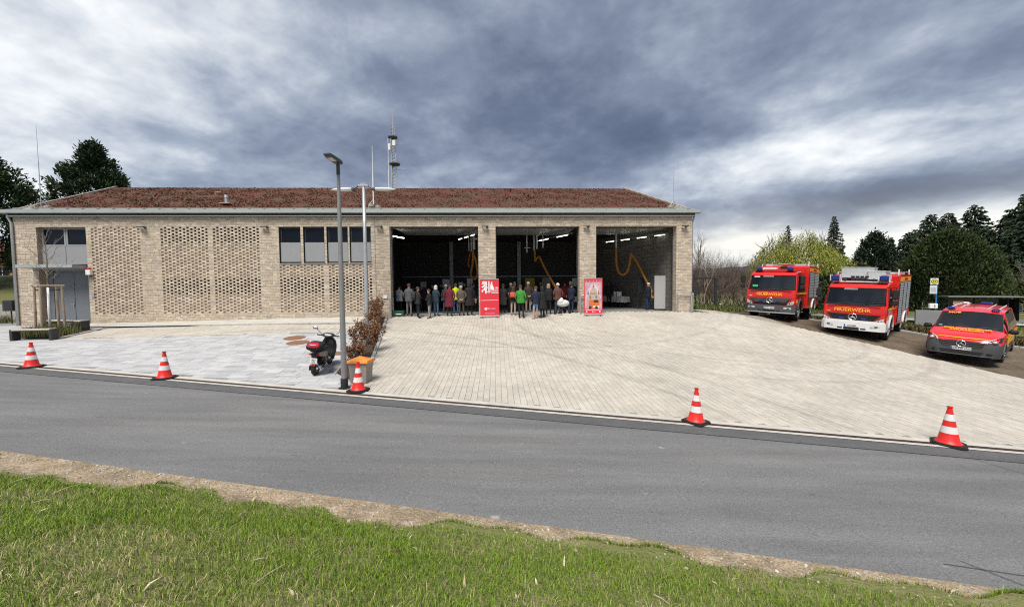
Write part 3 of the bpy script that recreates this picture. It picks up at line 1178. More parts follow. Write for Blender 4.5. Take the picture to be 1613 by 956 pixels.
def brick_tex(name, c1, c2, mort, w, h, axis):
    m = bpy.data.materials.new(name)
    m.use_nodes = True
    N, L = m.node_tree.nodes, m.node_tree.links
    tc, sp, cb = N.new('ShaderNodeTexCoord'), N.new('ShaderNodeSeparateXYZ'), N.new('ShaderNodeCombineXYZ')
    L.new(tc.outputs['Object'], sp.inputs[0])
    L.new(sp.outputs[axis], cb.inputs[0])
    L.new(sp.outputs[2], cb.inputs[1])
    bt = N.new('ShaderNodeTexBrick')
    bt.inputs['Scale'].default_value = 1
    bt.inputs['Brick Width'].default_value = w
    bt.inputs['Row Height'].default_value = h
    bt.inputs['Mortar Size'].default_value = .012
    bt.inputs['Color1'].default_value = (*c1, 1)
    bt.inputs['Color2'].default_value = (*c2, 1)
    bt.inputs['Mortar'].default_value = (*mort, 1)
    L.new(cb.outputs[0], bt.inputs[0])
    b = N['Principled BSDF']
    b.inputs['Roughness'].default_value = .9
    L.new(bt.outputs[0], b.inputs['Base Color'])
    bp = N.new('ShaderNodeBump')
    bp.inputs['Distance'].default_value = .01
    bp.inputs['Strength'].default_value = .5
    bp.invert = True
    L.new(bt.outputs['Fac'], bp.inputs['Height'])
    L.new(bp.outputs[0], b.inputs['Normal'])
    return m


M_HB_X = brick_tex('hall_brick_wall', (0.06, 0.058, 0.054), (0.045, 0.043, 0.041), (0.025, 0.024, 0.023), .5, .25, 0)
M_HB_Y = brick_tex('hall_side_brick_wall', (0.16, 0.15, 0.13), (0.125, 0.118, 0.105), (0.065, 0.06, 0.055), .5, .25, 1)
M_EXT_Y = brick_tex('side_brick_wall', (0.47, 0.40, 0.30), (0.40, 0.33, 0.25), (0.38, 0.35, 0.29), .25, .08333, 1)

station = thing('fire_station', 'long sand brick fire station with red sedum roof and three open gates', 'building', FO, YAW)
X0, X1, LZ, TZ = -24.575, 10.79, 4.75, 5.262
CH = .083333
ENT = (-23.48, -21.06)
SCR = [(-20.81, -18.40, .25, LZ, ()), (-17.37, -15.00, .25, LZ, ((0, 10), (32, 42))), (-14.74, -12.40, .25, LZ, ((0, 10), (32, 42))),
       (-11.40, -9.14, .25, 2.75, ((32, 42),)), (-8.86, -6.62, .25, 2.75, ((32, 42),))]
WIN = [(-11.39, -10.27), (-10.14, -9.04), (-8.93, -7.82), (-7.74, -6.62)]
GATE = [(-5.644, -.944), (-.011, 4.543), (5.455, 9.916)]
OPEN = [(ENT[0], ENT[1], -2, LZ)] + [s[:4] for s in SCR] + [(a, b, 2.833, LZ) for a, b in WIN] + [(a, b, -2, LZ) for a, b in GATE]

# bricks of the front, course by course
mb = MB()
core = MB()
r = random.Random(3)
z = .25 - 11 * CH
k = 0
while z < TZ - .02:
    zc = z + CH / 2
    cuts = sorted((a, b) for a, b, c, d in OPEN if c < zc < d)
    segs, x = [], X0
    for a, b in cuts:
        if a > x + 1e-4:
            segs.append((x, a))
        x = max(x, b)
    if x < X1:
        segs.append((x, X1))
    for a, b in segs:
        x = a
        first = True
        while x < b - .002:
            l = r.choice((.25, .25, .25, .125)) if not first else (.25 if k % 2 else .125)
            if r.random() < .08:
                l = .1875
            first = False
            e = min(x + l, b)
            if b - e < .06:
                e = b
            y = r.uniform(-.003, .003)
            t0 = .005
            xa, xb, za, zb = x + t0, e - t0, z + .005, z + CH - .005
            if abs(x - a) < 1e-6:
                xa = a
            if abs(e - b) < 1e-6:
                xb = b
            mb.add([(xa, y, za), (xb, y, za), (xb, y, zb), (xa, y, zb), (xa, .03, za), (xb, .03, za), (xb, .03, zb), (xa, .03, zb)],
                   [(0, 1, 2, 3), (1, 5, 6, 2), (4, 0, 3, 7), (3, 2, 6, 7), (4, 5, 1, 0)])
            x = e
    z += CH
    k += 1
# brick courses on the reveals of the gates
for a, b in GATE:
    for sx, x in ((-1, a), (1, b)):
        for j in range(-11, 54):
            z = .25 + j * CH
            ys = [.032, .13, .38] if j % 2 else [.032, .26, .38]
            for y0, y1 in zip(ys[:-1], ys[1:]):
                xa, xb = (x - .02, x + .001) if sx < 0 else (x - .001, x + .02)
                mb.b(xa, xb, y0 + .004, y1 - .006, z + .005, z + CH - .005)
mb.build('brick_facing', M_BRICK, station, kind='stuff')
# mortar core of the front wall
zs = sorted({-1.2, LZ, TZ, 2.833, .25, 2.75})
xs = sorted({X0 + .004, X1 - .004} | {v for o in OPEN for v in o[:2]})
for x0, x1 in zip(xs[:-1], xs[1:]):
    xm = (x0 + x1) / 2
    run = None
    for z0, z1 in zip(zs[:-1], zs[1:]):
        solid = not any(a < xm < b and c < (z0 + z1) / 2 < d for a, b, c, d in OPEN)
        if solid:
            run = (run[0], z1) if run else (z0, z1)
        if (not solid or z1 == zs[-1]) and run:
            core.b(x0, x1, .008, .40, run[0], run[1])
            run = None
core.build('wall', M_MORT, station)

# perforated screens: every second half-brick left out; behind them brown brick, or a dark room for ten courses
for n_, (x0, x1, z0, z1, dark) in enumerate(SCR):
    q = MB()
    back = MB()
    P = (x1 - x0 - .12) / 6
    ncol = 54
    rows = range(0 if z1 > 4 else 24, 54)
    for rr in rows:
        zt = LZ - rr * CH
        zb = zt - CH
        if rr % 2:
            holes = [(x0 + j * P, x0 + j * P + .12) for j in range(7)]
        else:
            holes = [(x0 + (j + .5) * P, x0 + (j + .5) * P + .12) for j in range(6)]
        xx = x0
        for a, b in holes + [(x1, x1)]:
            if a - xx > .02:
                y = r.uniform(-.004, .004)
                q.b(xx + .003, a - .002, y, .05 if any(m <= rr < n__ for m, n__ in dark) else .034, zb + .004, zt - .004)
            xx = b
        if not any(a <= rr < b for a, b in dark):
            back.b(x0 - .05, x1 + .05, .036 + (rr % 2) * .003, .36, zb + .001, zt - .001)
    q.build('brick_screen', M_BRICK, station, kind='stuff')
    back.build('screen_backing', M_BBRK, station, kind='stuff')
    for a, b in dark:
        MB().b(x0, x1, 1.2, 1.24, LZ - b * CH - .3, LZ - a * CH + .3).build('screen_dark_sheet', M_BLACK, station)  # black sheet standing in for the darkness of the room behind the holes

# closed box behind the front: side walls, back wall, room divider, floors
KS = -.21


def sk(x, y):
    return x + KS * y


wl = MB().prism([(sk(X0, .402), .402), (sk(X0, 13), 13), (sk(X0, 13) + .35, 13), (sk(X0, .402) + .35, .402)], -1.2, 5.3, 'z')
wl.build('side_wall', M_EXT_Y, station, fix=True)
wl = MB().prism([(sk(X1, .402) - .3, .402), (sk(X1, 13) - .3, 13), (sk(X1, 13), 13), (sk(X1, .402), .402)], -1.2, 5.3, 'z')
wl.build('side_wall', M_EXT_Y, station, fix=True)
MB().b(sk(X0, 13), sk(X1, 13), 13.002, 13.3, -1.2, 5.3).build('rear_wall', M_MORT, station)
HB = 9.2
HK = -.35
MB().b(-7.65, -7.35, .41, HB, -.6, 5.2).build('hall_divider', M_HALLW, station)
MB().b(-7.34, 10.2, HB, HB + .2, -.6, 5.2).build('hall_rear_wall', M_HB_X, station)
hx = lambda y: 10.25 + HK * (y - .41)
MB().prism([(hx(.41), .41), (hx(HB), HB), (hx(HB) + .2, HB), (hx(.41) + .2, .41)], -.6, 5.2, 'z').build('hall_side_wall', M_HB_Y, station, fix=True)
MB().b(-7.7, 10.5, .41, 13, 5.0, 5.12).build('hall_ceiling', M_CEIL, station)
hf = MB()
for i in range(17):
    xa, xb = -7.5 + i * 1.06, -7.5 + (i + 1) * 1.06

    def hz(x):
        p = fxy(x, -.1)
        return G(*p) - FO.z + .003
    hf.quad((xa, .42, hz(xa)), (xb, .42, hz(xb)), (xb, HB, hz(xb)), (xa, HB, hz(xa)))
hf.build('hall_floor', M_HALLF, station)
MB().b(X0, -7.66, 1.3, 1.32, -1, 5.2).build('room_dark_sheet', M_BLACK, station)  # black sheet closing off the left rooms, its colour standing for their darkness
# hall fittings that belong to the building
MB().b(-7.3, 10.2, HB - .12, HB - .03, 2.28, 2.36).build('wall_rail', M_STEEL, station)
for x in (1.65, -3.6):
    MB().b(x, x + .28, HB - .25, HB - .02, 0, 5.0).build('hall_column', M_STEEL, station)
for x0, x1, z0, z1, m in ((-5.9, -5.45, -.1, 1.95, M_WHITE), (-4.2, -3.55, 0, 2.15, M_WHITE), (-2.3, -1.85, .1, 2.2, M_WHITE), (-2.95, -2.6, 1.2, 1.9, M_WHITE), (3.6, 4.3, .1, 2.2, M_PANEL), (6.0, 6.5, 1.5, 2.15, M_WHITE)):
    MB().rbox(((x0 + x1) / 2, HB - .055, (z0 + z1) / 2), (x1 - x0, .1, z1 - z0), .01).build('inner_door', m, station)
MB().rbox((2.65, HB - .06, 1.55), (.78, .1, 1.25), .01).build('notice_board', mat('dull_yellow', (0.50, 0.37, 0.03), .6), station)
for x in (6.3, 6.75):
    MB().b(x, x + .06, HB - .2, HB - .05, 2.5, 4.4).build('side_light_frame', M_STEEL, station)

# rows of ceiling lights, running at the angle of the hall
for (p, q, n) in (((10.0, 1.05), (7.3, 5.1), 4), ((4.35, .9), (2.6, 4.4), 2), ((-1.1, .9), (-2.4, 3.4), 3)):
    d = Vector((q[0] - p[0], q[1] - p[1], 0))
    for i in range(n):
        c = Vector((*p, 0)) + d * ((i + .5) / n)
        ang = math.atan2(d.y, d.x)
        o = MB().rbox((0, 0, 0), (d.length / n * .55, .04, .025), .008).build('light_tube', M_TUBE, station)
        o.location = (c.x, c.y, 4.45)
        o.rotation_euler = (0, 0, ang)
    o = MB().box((0, 0, 0), (d.length, .09, .04)).build('light_rail', M_STEEL, station)
    o.location = ((p[0] + q[0]) / 2, (p[1] + q[1]) / 2, 4.505)
    o.rotation_euler = (0, 0, math.atan2(d.y, d.x))
o = MB().rbox((0, 0, 0), (1.0, .07, .05), .01).build('light_tube', M_TUBE, station)
o.location = (-5.5, 1.2, 4.35)
o.rotation_euler = (0, 0, R(65))

# exhaust hoses and ducts of each bay
def duct(x, y, z0, z1, rad=.06):
    MB().cyl((x, y, z0), (x, y, z1), rad, n=10).build('exhaust_duct', M_GALV, station)


for x, y, z0, z1, rad in ((-1.75, 4.2, 3.85, 4.9, .04), (-1.58, 4.0, 3.8, 4.9, .05), (-1.4, 3.8, 3.9, 4.9, .09), (2.0, 4.0, 3.7, 4.9, .05), (2.45, 3.8, 3.8, 4.9, .06), (2.62, 3.7, 3.9, 4.9, .06), (3.0, 3.6, 3.95, 4.9, .05), (7.6, 3.2, 3.9, 4.9, .07)):
    duct(x, y, z0, z1, rad)
MB().tube([(-1.4, 3.8, 4.55), (-1.1, 3.8, 4.62), (-.2, 3.6, 4.62)], .07, 8).build('exhaust_duct', M_GALV, station)
MB().tube([(2.62, 3.7, 4.7), (2.75, 3.7, 4.82), (3.4, 3.7, 4.82)], .06, 8).build('exhaust_duct', M_GALV, station)
MB().b(1.85, 2.25, 3.98, 4.02, 3.98, 4.02).build('duct_bracket', M_GALV, station)


def ribbed(pts, rad):
    out, rr = [], []
    P = [Vector(p) for p in pts]
    fine = []
    for i in range(len(P) - 1):
        p0, p1, p2, p3 = P[max(i - 1, 0)], P[i], P[i + 1], P[min(i + 2, len(P) - 1)]
        for t in range(10):
            u = t / 10
            fine.append(.5 * ((2 * p1) + (p2 - p0) * u + (2 * p0 - 5 * p1 + 4 * p2 - p3) * u * u + (3 * p1 - p0 - 3 * p2 + p3) * u ** 3))
    fine.append(P[-1])
    for i, p in enumerate(fine):
        out.append(p)
        rr.append(rad * (1.0 if i % 2 else .88))
    return MB().tube(out, rr, 8)


ribbed([(-1.45, 3.8, 3.9), (-1.5, 3.8, 3.0), (-1.62, 3.8, 2.3), (-1.42, 3.8, 2.0), (-1.2, 3.8, 2.3), (-1.28, 3.8, 3.1), (-1.42, 3.8, 3.6)], .075).build('exhaust_hose', M_HOSE, station, smooth=True)
ribbed([(-1.6, 4.0, 3.8), (-1.78, 4.0, 3.1), (-1.72, 4.0, 2.75)], .07).build('exhaust_hose', mat('rust_hose', (0.25, 0.07, 0.02), .6), station, smooth=True)
ribbed([(2.5, 3.8, 3.8), (2.5, 3.8, 3.4), (2.52, 3.8, 3.15), (2.62, 3.7, 3.3), (2.75, 3.6, 3.42)], .075).build('exhaust_hose', M_HOSE, station, smooth=True)
ribbed([(2.75, 3.6, 3.42), (3.1, 3.0, 2.5), (3.55, 2.4, 1.55), (3.85, 2.0, .95)], .075).build('exhaust_hose', M_HOSE, station, smooth=True)
ribbed([(7.6, 3.2, 3.9), (7.62, 3.2, 2.9), (7.75, 3.1, 2.35), (8.0, 3.0, 2.2), (8.25, 2.9, 2.45), (8.35, 2.8, 3.1), (8.4, 2.8, 3.5)], .08).build('exhaust_hose', M_HOSE, station, smooth=True)
ribbed([(8.4, 2.8, 3.5), (8.7, 2.5, 2.9), (9.05, 2.1, 1.9), (9.3, 1.8, 1.2)], .075).build('exhaust_hose', M_HOSE, station, smooth=True)
ribbed([(9.32, 1.75, 1.2), (9.2, 1.7, .95), (9.3, 1.65, .78), (9.5, 1.65, .8)], .085).build('hose_nozzle', M_HOSE, station, smooth=True)
arm = MB().tube([(6.9, 3.6, 3.75), (8.6, 3.0, 3.82), (9.35, 1.75, 3.95)], .035, 6).tube([(6.9, 3.6, 3.62), (8.6, 3.0, 3.68)], .03, 6)
arm.tube([(9.35, 1.72, 4.15), (9.35, 1.72, 3.2)], .03, 6).tube([(8.75, 2.6, 3.9), (9.35, 1.75, 3.3)], .025, 6)
arm.build('swing_arm', M_LAMPG, station)

# gate frames and guard rails
for a, b in GATE:
    f = MB()
    f.b(a, a + .05, .395, .47, -.3, LZ).b(b - .05, b, .395, .47, -.3, LZ).b(a, b, .395, .47, LZ - .06, LZ + .01)
    f.build('gate_frame', M_FRAME, station)
    MB().b(a + .06, b - .06, .5, 3.6, LZ + .03, LZ + .1).build('raised_gate', M_PANEL, station)

# entrance: recess, upper windows, panels, canopy, doors
e0, e1 = ENT
MB().b(e0, e0 + .015, .03, .40, -.4, LZ).b(e1 - .015, e1, .03, .40, -.4, LZ).build('recess_lining', M_BBRK, station)
MB().b(e0 + .02, e0 + .34, .30, .44, -.4, 2.75).build('recess_cheek', M_DOOR, station)
MB().b(e0 + .02, e1 - .02, .36, .44, 2.45, 2.86).build('overpanel', M_DOOR, station)
for i, (a, b) in enumerate(((e0 + .36, (e0 + e1) / 2 + .17), ((e0 + e1) / 2 + .18, e1 - .02))):
    d = MB().rbox(((a + b) / 2, .33, 1.02), (b - a - .012, .06, 2.85), .006).build('door_leaf', M_DOOR, station)
    if i == 0:
        h = MB().rbox((b - .06, .275, .72), (.04, .02, .2), .006).tube([(b - .06, .27, .78), (b - .06, .23, .78), (b - .18, .23, .78)], .010, 6)
        h.build('door_handle', M_GALV, d)
MB().b(e0 + .36, e1 - .02, .375, .40, -.5, 2.5).build('door_backing', M_FRAME, station)
xm = (e0 + e1) / 2
for a, b in ((e0 + .02, xm - .01), (xm + .01, e1 - .02)):
    fr = MB().b(a, b, .20, .27, 4.66, 4.74).b(a, b, .20, .27, 3.80, 3.88).b(a, a + .08, .20, .27, 3.88, 4.66).b(b - .08, b, .20, .27, 3.88, 4.66)
    fr = fr.build('window_frame', M_PANEL, station)
    MB().b(a + .08, b - .08, .235, .25, 3.88, 4.66).build('pane', M_GLASS, fr)
    MB().rbox(((a + b) / 2, .19, 3.32), (b - a, .05, .92), .006).build('facade_panel', M_PANEL, station)
MB().b(e0, e1, .27, .42, 2.8, LZ).build('overpanel', M_FRAME, station)
cn = MB().prism([(-.66, 2.80), (-.66, 2.66), (.18, 2.60), (.18, 2.80)], e0 - .30, e1 - .05, 'x')
cn.build('canopy', M_PANEL, station, fix=True)
MB().b(e0 - .305, e1 - .045, -.68, -.662, 2.65, 2.81).build('canopy_edge', M_ZINC2, station)

# the four windows above the screens
for a, b in WIN:
    for q0 in (a, b - .012):
        MB().b(q0, q0 + .012, .031, .40, 2.83, LZ).build('window_reveal', M_FRAME, station)
    fr = MB().b(a + .012, b - .012, .15, .21, LZ - .07, LZ).b(a + .012, a + .09, .15, .21, 3.95, LZ - .07).b(b - .09, b - .012, .15, .21, 3.95, LZ - .07).b(a + .012, b - .012, .15, .21, 3.9, 3.95)
    fr = fr.build('window_frame', M_FRAME, station)
    MB().b(a + .09, b - .09, .18, .195, 3.95, LZ - .07).build('pane', M_GLASS, fr)
    MB().rbox(((a + b) / 2, .10, 3.42), (b - a - .08, .04, 1.02), .008).build('facade_panel', M_PANEL, station)
    MB().b(a + .012, b - .012, .16, .30, 2.84, 3.9).build('window_apron', M_FRAME, station)
    MB().prism([(-.05, 2.80), (-.05, 2.815), (.2, 2.86), (.2, 2.80)], a - .03, b + .03, 'x').build('window_sill', M_ZINC2, station, fix=True)

# wall lights between the openings
for x in (-18.10, -11.95, -6.05, -.47, 5.0, 10.42):
    l = MB().cyl((x, .01, 4.72), (x, -.05, 4.72), .06, n=10).cyl((x, -.05, 4.72), (x + .06, -.16, 4.70), .035, .03, n=8)
    l.rbox((x - .10, -.17, 4.73), (.36, .16, .06), .02, Euler((R(12), 0, R(-14))).to_matrix())
    l.build('wall_light', M_LAMPG, station)
# alarm beacon, intercom, small plate
bx = MB().rbox((-20.92, -.09, 2.42), (.24, .16, .26), .015).build('alarm_box', M_WHITE, station)
MB().lathe([(.075, 0), (.075, .09), (.05, .12)], (-20.92, -.09, 2.55), 12).build('beacon', M_RED, bx)
MB().lathe([(.045, -.1), (.06, 0)], (-20.85, -.09, 2.29), 10).build('horn', M_FRAME, bx)
MB().rbox((-20.86, -.02, 1.25), (.13, .03, .26), .008).build('intercom', M_GALV, station)
MB().rbox((-5.93, -.02, 1.02), (.2, .02, .17), .004).build('wall_plate', M_WHITE, station)
MB().cyl((-6.42, -.02, .05), (-6.42, -.02, 5.2), .012, n=6).build('lightning_lead', M_GALV, station)

# eaves and roof
RY, RZ = 6.7, 8.50


def rp(x, y, dz=0.0):
    """a point on the front roof slope: x along the eaves, y back from the front"""
    return (x + KS * max(y, 0), y, 5.72 + (RZ - 5.72) * (y - .34) / (RY - .34) + dz)


MB().prism([(-.30, 5.42), (-.30, 5.58), (-.27, 5.58), (-.27, 5.445), (.03, 5.445), (.03, 5.42)], X0 - .38, X1 + .32, 'x').build('gutter', M_ZINC2, station, fix=True)
for xx in (X0 - .38, X1 + .29):
    MB().b(xx, xx + .03, -.30, .03, 5.40, 5.60).build('gutter_end', M_ZINC2, station)
MB().b(X0 - .1, X1 + .1, -.12, .4, 5.262, 5.41).build('fascia', M_FRAME, station)
MB().b(X0 - .12, X1 + .12, -.16, -.122, 5.262, 5.30).build('fascia_trim', M_WHITE, station)
MB().prism([(-.25, 5.56), (-.25, 5.60), (.34, 5.76), (.34, 5.70), (.30, 5.62)], X0 - .1, X1 + .1, 'x').build('eaves_sheet', M_ZINC, station, fix=True)
g_ = None
for i in range(47):
    x = X0 + .4 + i * .755
    if g_ is None:
        g_ = MB().rbox((0, 0, 0), (.05, .16, .05), .01, Euler((R(15), 0, 0)).to_matrix()).build('snow_guard', M_ZINC, station)
        o = g_
    else:
        o = g_.copy()
        COL.objects.link(o)
    o.location = (x, .02, 5.695)
MB().b(X0, X1, .012, .028, 5.715, 5.735).build('snow_rail', M_ZINC, station)


def roof_fn(sign):
    def fn(u, v):
        y = .34 + (RY - .34) * v
        x = X0 + (X1 - X0) * u
        w = .025 * (math.sin(x * 1.9 + y * 2.3) + math.sin(x * .7 - y * 3.1) + math.sin(x * 4.7 + y)) * (.3 if v in (0, 1) else 1)
        p = rp(x, y, w)
        if sign > 0:
            return p
        return (p[0] + 2 * KS * (RY - y), 2 * RY - y, p[2])
    return fn


ro = grid_sheet('roof', lin(0, 1, 150), lin(0, 1, 26), roof_fn(1), M_SEDUM, kind=None, parent=station)
grid_sheet('rear_roof', lin(0, 1, 30), lin(0, 1, 6), roof_fn(-1), M_SEDUM, kind=None, parent=station)


def verge(xe, s, w=.22):
    vs, n = [], 30
    for i in range(n + 1):
        y = .05 + (RY - .05) * i / n
        for dx, dz in ((0, -.15), (0, .08), (w, .10), (w, 0)):
            j = .02 * math.sin(i * 2.1 + dx * 9)
            vs.append(rp(xe + s * dx + j, y, dz + j * .6))
    return MB().add(vs, [(i * 4 + k, i * 4 + 4 + k, i * 4 + 5 + k, i * 4 + k + 1) for i in range(n) for k in range(3)])


verge(X0 - .06, 1).build('verge_strip', M_RGRAV, station, fix=True)
verge(X1 + .06, -1).build('verge_strip', M_RGRAV, station, fix=True)
MB().add([rp(X0, .3, .05), rp(X0 + 1.0, .3, .05), rp(X0 + 1.0, .6, .06), rp(X0, .75, .06)], [(0, 1, 2, 3)]).build('roof_gravel_corner', M_RGRAV, station)
MB().add([rp(X1, .3, .05), rp(X1 - .7, .3, .05), rp(X1 - .7, .6, .06), rp(X1, .75, .06)], [(3, 2, 1, 0)]).build('roof_gravel_corner', M_RGRAV, station)
MB().b(sk(X0, .4), sk(X1, .4), .402, .5, 5.27, 5.69).build('roof_edge_board', M_FRAME, station)
for s_, xx in ((1, X0), (-1, X1)):   # gable triangles under the roof
    MB().prism([(.41, 5.29), (RY, 5.29), (2 * RY - .4, 5.29), (RY, RZ - .1)], 0, 1, 'x') if False else None
    a = [(sk(xx, .41), .41, 5.29), (sk(xx, 13), 13.0, 5.29), (rp(xx, RY)[0], RY, RZ - .03)]
    MB().add(a + [(p[0] + s_ * .2, p[1], p[2]) for p in a], [(0, 1, 2), (5, 4, 3), (0, 3, 4, 1), (1, 4, 5, 2), (2, 5, 3, 0)]).build('gable', M_EXT_Y, station, fix=True)


def roof_world(s, t):
    p = rp(s, t, .02)
    q = fw(p[0], p[1], 0)
    return (q.x, q.y, FO.z + p[2])


for nm, n, cols, sd in (('sedum_tufts', 13000, [(0.15, 0.042, 0.03), (0.135, 0.05, 0.032), (0.17, 0.046, 0.034), (0.125, 0.058, 0.036)], 8), ('dry_sedum', 5000, [(0.15, 0.105, 0.06), (0.125, 0.095, 0.045), (0.105, 0.095, 0.045)], 9)):
    o = blades(nm, n, cols, .025, .06, .08, sd, lambda s, t: .15 + .85 * _nz(s * .45 + (0 if sd == 8 else 2), t * .9, 1, 1), X0 + .4, X1 - .4, .45, RY - .1, lean=1.4, zfn=roof_world)
    bpy.context.view_layer.update()
    o.parent = station
    o.matrix_parent_inverse = station.matrix_world.inverted()

vt = MB().rbox((0, 0, .02), (.55, .4, .05), .01).build('vent_base', M_RGRAV, station)
vt.location = rp(-14.6, 1.3, .06)
MB().cyl((0, 0, .04), (0, 0, .36), .085, n=12).cyl((0, 0, .36), (0, 0, .5), .11, .09, n=12).build('vent_pipe', M_GALV, vt)
MB().tube([(-.14, 0, 0), (-.14, 0, .12), (.2, 0, .14)], .02, 6).build('roof_bracket', M_GALV, station, loc=rp(-16.6, 4.4, .03))
# downpipes
MB().tube([(X0 - .12, -.1, 5.42), (X0 - .12, -.1, 5.25), (X0 + .0, -.07, 4.95), (X0 + .0, -.07, -.3)], .055, 8).build('downpipe', M_GALV, station, smooth=True)
MB().tube([(X1 + .13, .05, 5.42), (X1 + .12, .05, 5.2), (X1 + .06, .12, 4.9), (X1 + .06, .12, -.1)], .05, 8).build('downpipe', M_GALV, station, smooth=True)


# ---- on and behind the roof
def rod(x, y, h, label, r0=.02, blocks=2):
    p = fw(*rp(x, y, .03))
    t = thing('lightning_rod', label, 'lightning rod', p, YAW, 'lightning rods on the roof')
    MB().cyl((0, 0, .1), (0, 0, h * .55), r0, r0 * .8, 8).cyl((0, 0, h * .55), (0, 0, h), r0 * .55, r0 * .3, 6).build('rod', M_GALV if r0 < .03 else M_WHITE, t)
    for i in range(blocks):
        a = 2 * math.pi * i / blocks + .4
        MB().lathe([(.15, 0), (.15, .12), (.12, .14)], (.24 * math.cos(a), .24 * math.sin(a), 0), 10).build('block', M_RGRAV, t)
    MB().tube([(.24, .1, .12), (0, 0, .45)], .012, 5).tube([(-.24, -.1, .12), (0, 0, .45)], .012, 5).build('brace', M_GALV, t)
    return t


rod(X0 + 1.0, .45, 4.3, 'tall thin lightning rod at the left corner of the sedum roof')
rod(-6.5, .55, 3.3, 'white lightning rod on concrete blocks at the roof edge above the first gate pier', .035, 3)
rod(X1 - .75, .45, 2.9, 'slender dark lightning rod at the right corner of the roof')

mst = thing('radio_mast', 'grey lattice radio mast with two platforms rising behind the roof ridge', 'mast', fw(-7.9, 9.6, 0), YAW)
mm = MB()
H = 13.1
for a in (0, 120, 240):
    c, s = .2 * math.cos(R(a)), .2 * math.sin(R(a))
    mm.cyl((c, s, 0), (c, s, H - .05), .035, n=6)
mm.build('leg', M_GALV, mst)
ms = MB()
for i in range(40):
    z0 = 4 + i * .25
    for a in (0, 120, 240):
        p = (.2 * math.cos(R(a)), .2 * math.sin(R(a)), z0)
        q = (.2 * math.cos(R(a + 120)), .2 * math.sin(R(a + 120)), z0 + .25)
        ms.tube([p, q], .014, 4)
ms.build('bracing', M_GALV, mst, kind='stuff')
for z0, w in ((H - .05, .36), (11.0, .42)):
    MB().lathe([(w * .7, 0), (w, .06), (w, .14), (w * .8, .16)], (.1 if z0 < 13 else 0, 0, z0), 12).build('platform', M_LAMPG, mst)
    MB().tube([(.3, 0, z0 - .3), (.95, -.1, z0 - .32)], .02, 5).build('side_arm', M_GALV, mst)
MB().tube([(.2, 0, 12.6), (.95, -.1, 12.58)], .02, 5).build('side_arm', M_GALV, mst)
MB().rbox((.15, -.3, 12.6), (.25, .12, .45), .03).build('antenna_panel', M_WHITE, mst)
MB().rbox((-.2, -.3, 12.3), (.18, .12, .5), .03).build('antenna_panel', M_WHITE, mst)
MB().cyl((-.34, -.15, 6), (-.34, -.15, 10.6), .035, n=8).cyl((-.34, -.15, 10.6), (-.34, -.15, 13), .02, n=6).build('whip_antenna', M_WHITE, mst)
MB().cyl((.62, -.1, 5), (.62, -.1, 8.3), .03, .02, n=6).build('whip_antenna', M_WHITE, mst)
MB().cyl((0, 0, H), (.03, 0, H + 2.2), .045, .03, 8).cyl((.03, 0, H + 2.2), (-.02, 0, H + 4.0), .014, .008, 6).build('whip_antenna', M_GALV, mst)
MB().tube([(-.25, 0, H + .1), (-.25, 0, H + .55), (.0, 0, H + .6)], .015, 5).build('hoop', M_GALV, mst)
# ================================================================== street furniture and small things
M_CRED = mat('cone_red', (0.78, 0.028, 0.022), 0.42, var=0.10, vscale=9, dirt=((0.45, 0.03, 0.02), 5, 0.4))
M_CWHT = mat('cone_white', (0.78, 0.76, 0.74), 0.4, var=0.10, vscale=12)
M_RUB = mat('black_rubber', (0.022, 0.022, 0.023), 0.8, var=0.3, vscale=10, bump=0.2, bscale=80)
M_POLE = mat('lamp_pole_grey', (0.27, 0.27, 0.27), 0.5, metal=0.2, var=0.12, vscale=5)
M_DARK = mat('anthracite', (0.035, 0.037, 0.04), 0.5, var=0.15, vscale=3)
M_WOOD = mat('weathered_wood', (0.40, 0.32, 0.235), 0.85, col2=(0.26, 0.20, 0.145), vscale=4, stretch=(6, 6, .7), bump=0.3, bscale=25)
M_SEAT = mat('pale_seat_wood', (0.55, 0.48, 0.39), 0.75, col2=(0.44, 0.38, 0.30), vscale=4, stretch=(.8, 7, 7))
M_ORL = mat('orange_lid', (0.80, 0.30, 0.055), 0.5, var=0.12, vscale=3)
M_BIN = mat('taupe_plastic', (0.30, 0.27, 0.24), 0.6, var=0.15, vscale=3)
M_CHROME = mat('chrome', (0.75, 0.75, 0.76), 0.15, metal=1.0)
M_RUST = mat('manhole_rust', (0.27, 0.145, 0.085), 0.9, col2=(0.19, 0.095, 0.055), vscale=5, bump=0.5, bscale=30)


def on(x, y, dz=0.0):
    return (x, y, G(x, y) + dz)


# ---- traffic cones
cone = thing('traffic_cone', 'x', 'traffic cone', group='traffic cones along the road edge')
q = MB()
q.prism([(-.24, -.17), (-.17, -.24), (.17, -.24), (.24, -.17), (.24, .17), (.17, .24), (-.17, .24), (-.24, .17)], 0, .028, 'z')
q.prism([(-.21, -.15), (-.15, -.21), (.15, -.21), (.21, -.15), (.21, .15), (.15, .21), (-.15, .21), (-.21, .15)], .028, .045, 'z')
q.build('base', M_RUB, cone, fix=True)
cr = lambda h: .153 - (h - .075) * (.153 - .036) / (.70 - .075)
MB().lathe([(.19, .045), (.175, .06), (.153, .085), (cr(.235), .235)], n=24, cap=False).build('lower_body', M_CRED, cone, smooth=True)
MB().lathe([(cr(.235) + .002, .235), (cr(.365) + .002, .365)], n=24, cap=False).build('white_band', M_CWHT, cone, smooth=True)
MB().lathe([(cr(.365), .365), (cr(.475), .475)], n=24, cap=False).build('middle_body', M_CRED, cone, smooth=True)
MB().lathe([(cr(.475) + .002, .475), (cr(.60) + .002, .60)], n=24, cap=False).build('white_band', M_CWHT, cone, smooth=True)
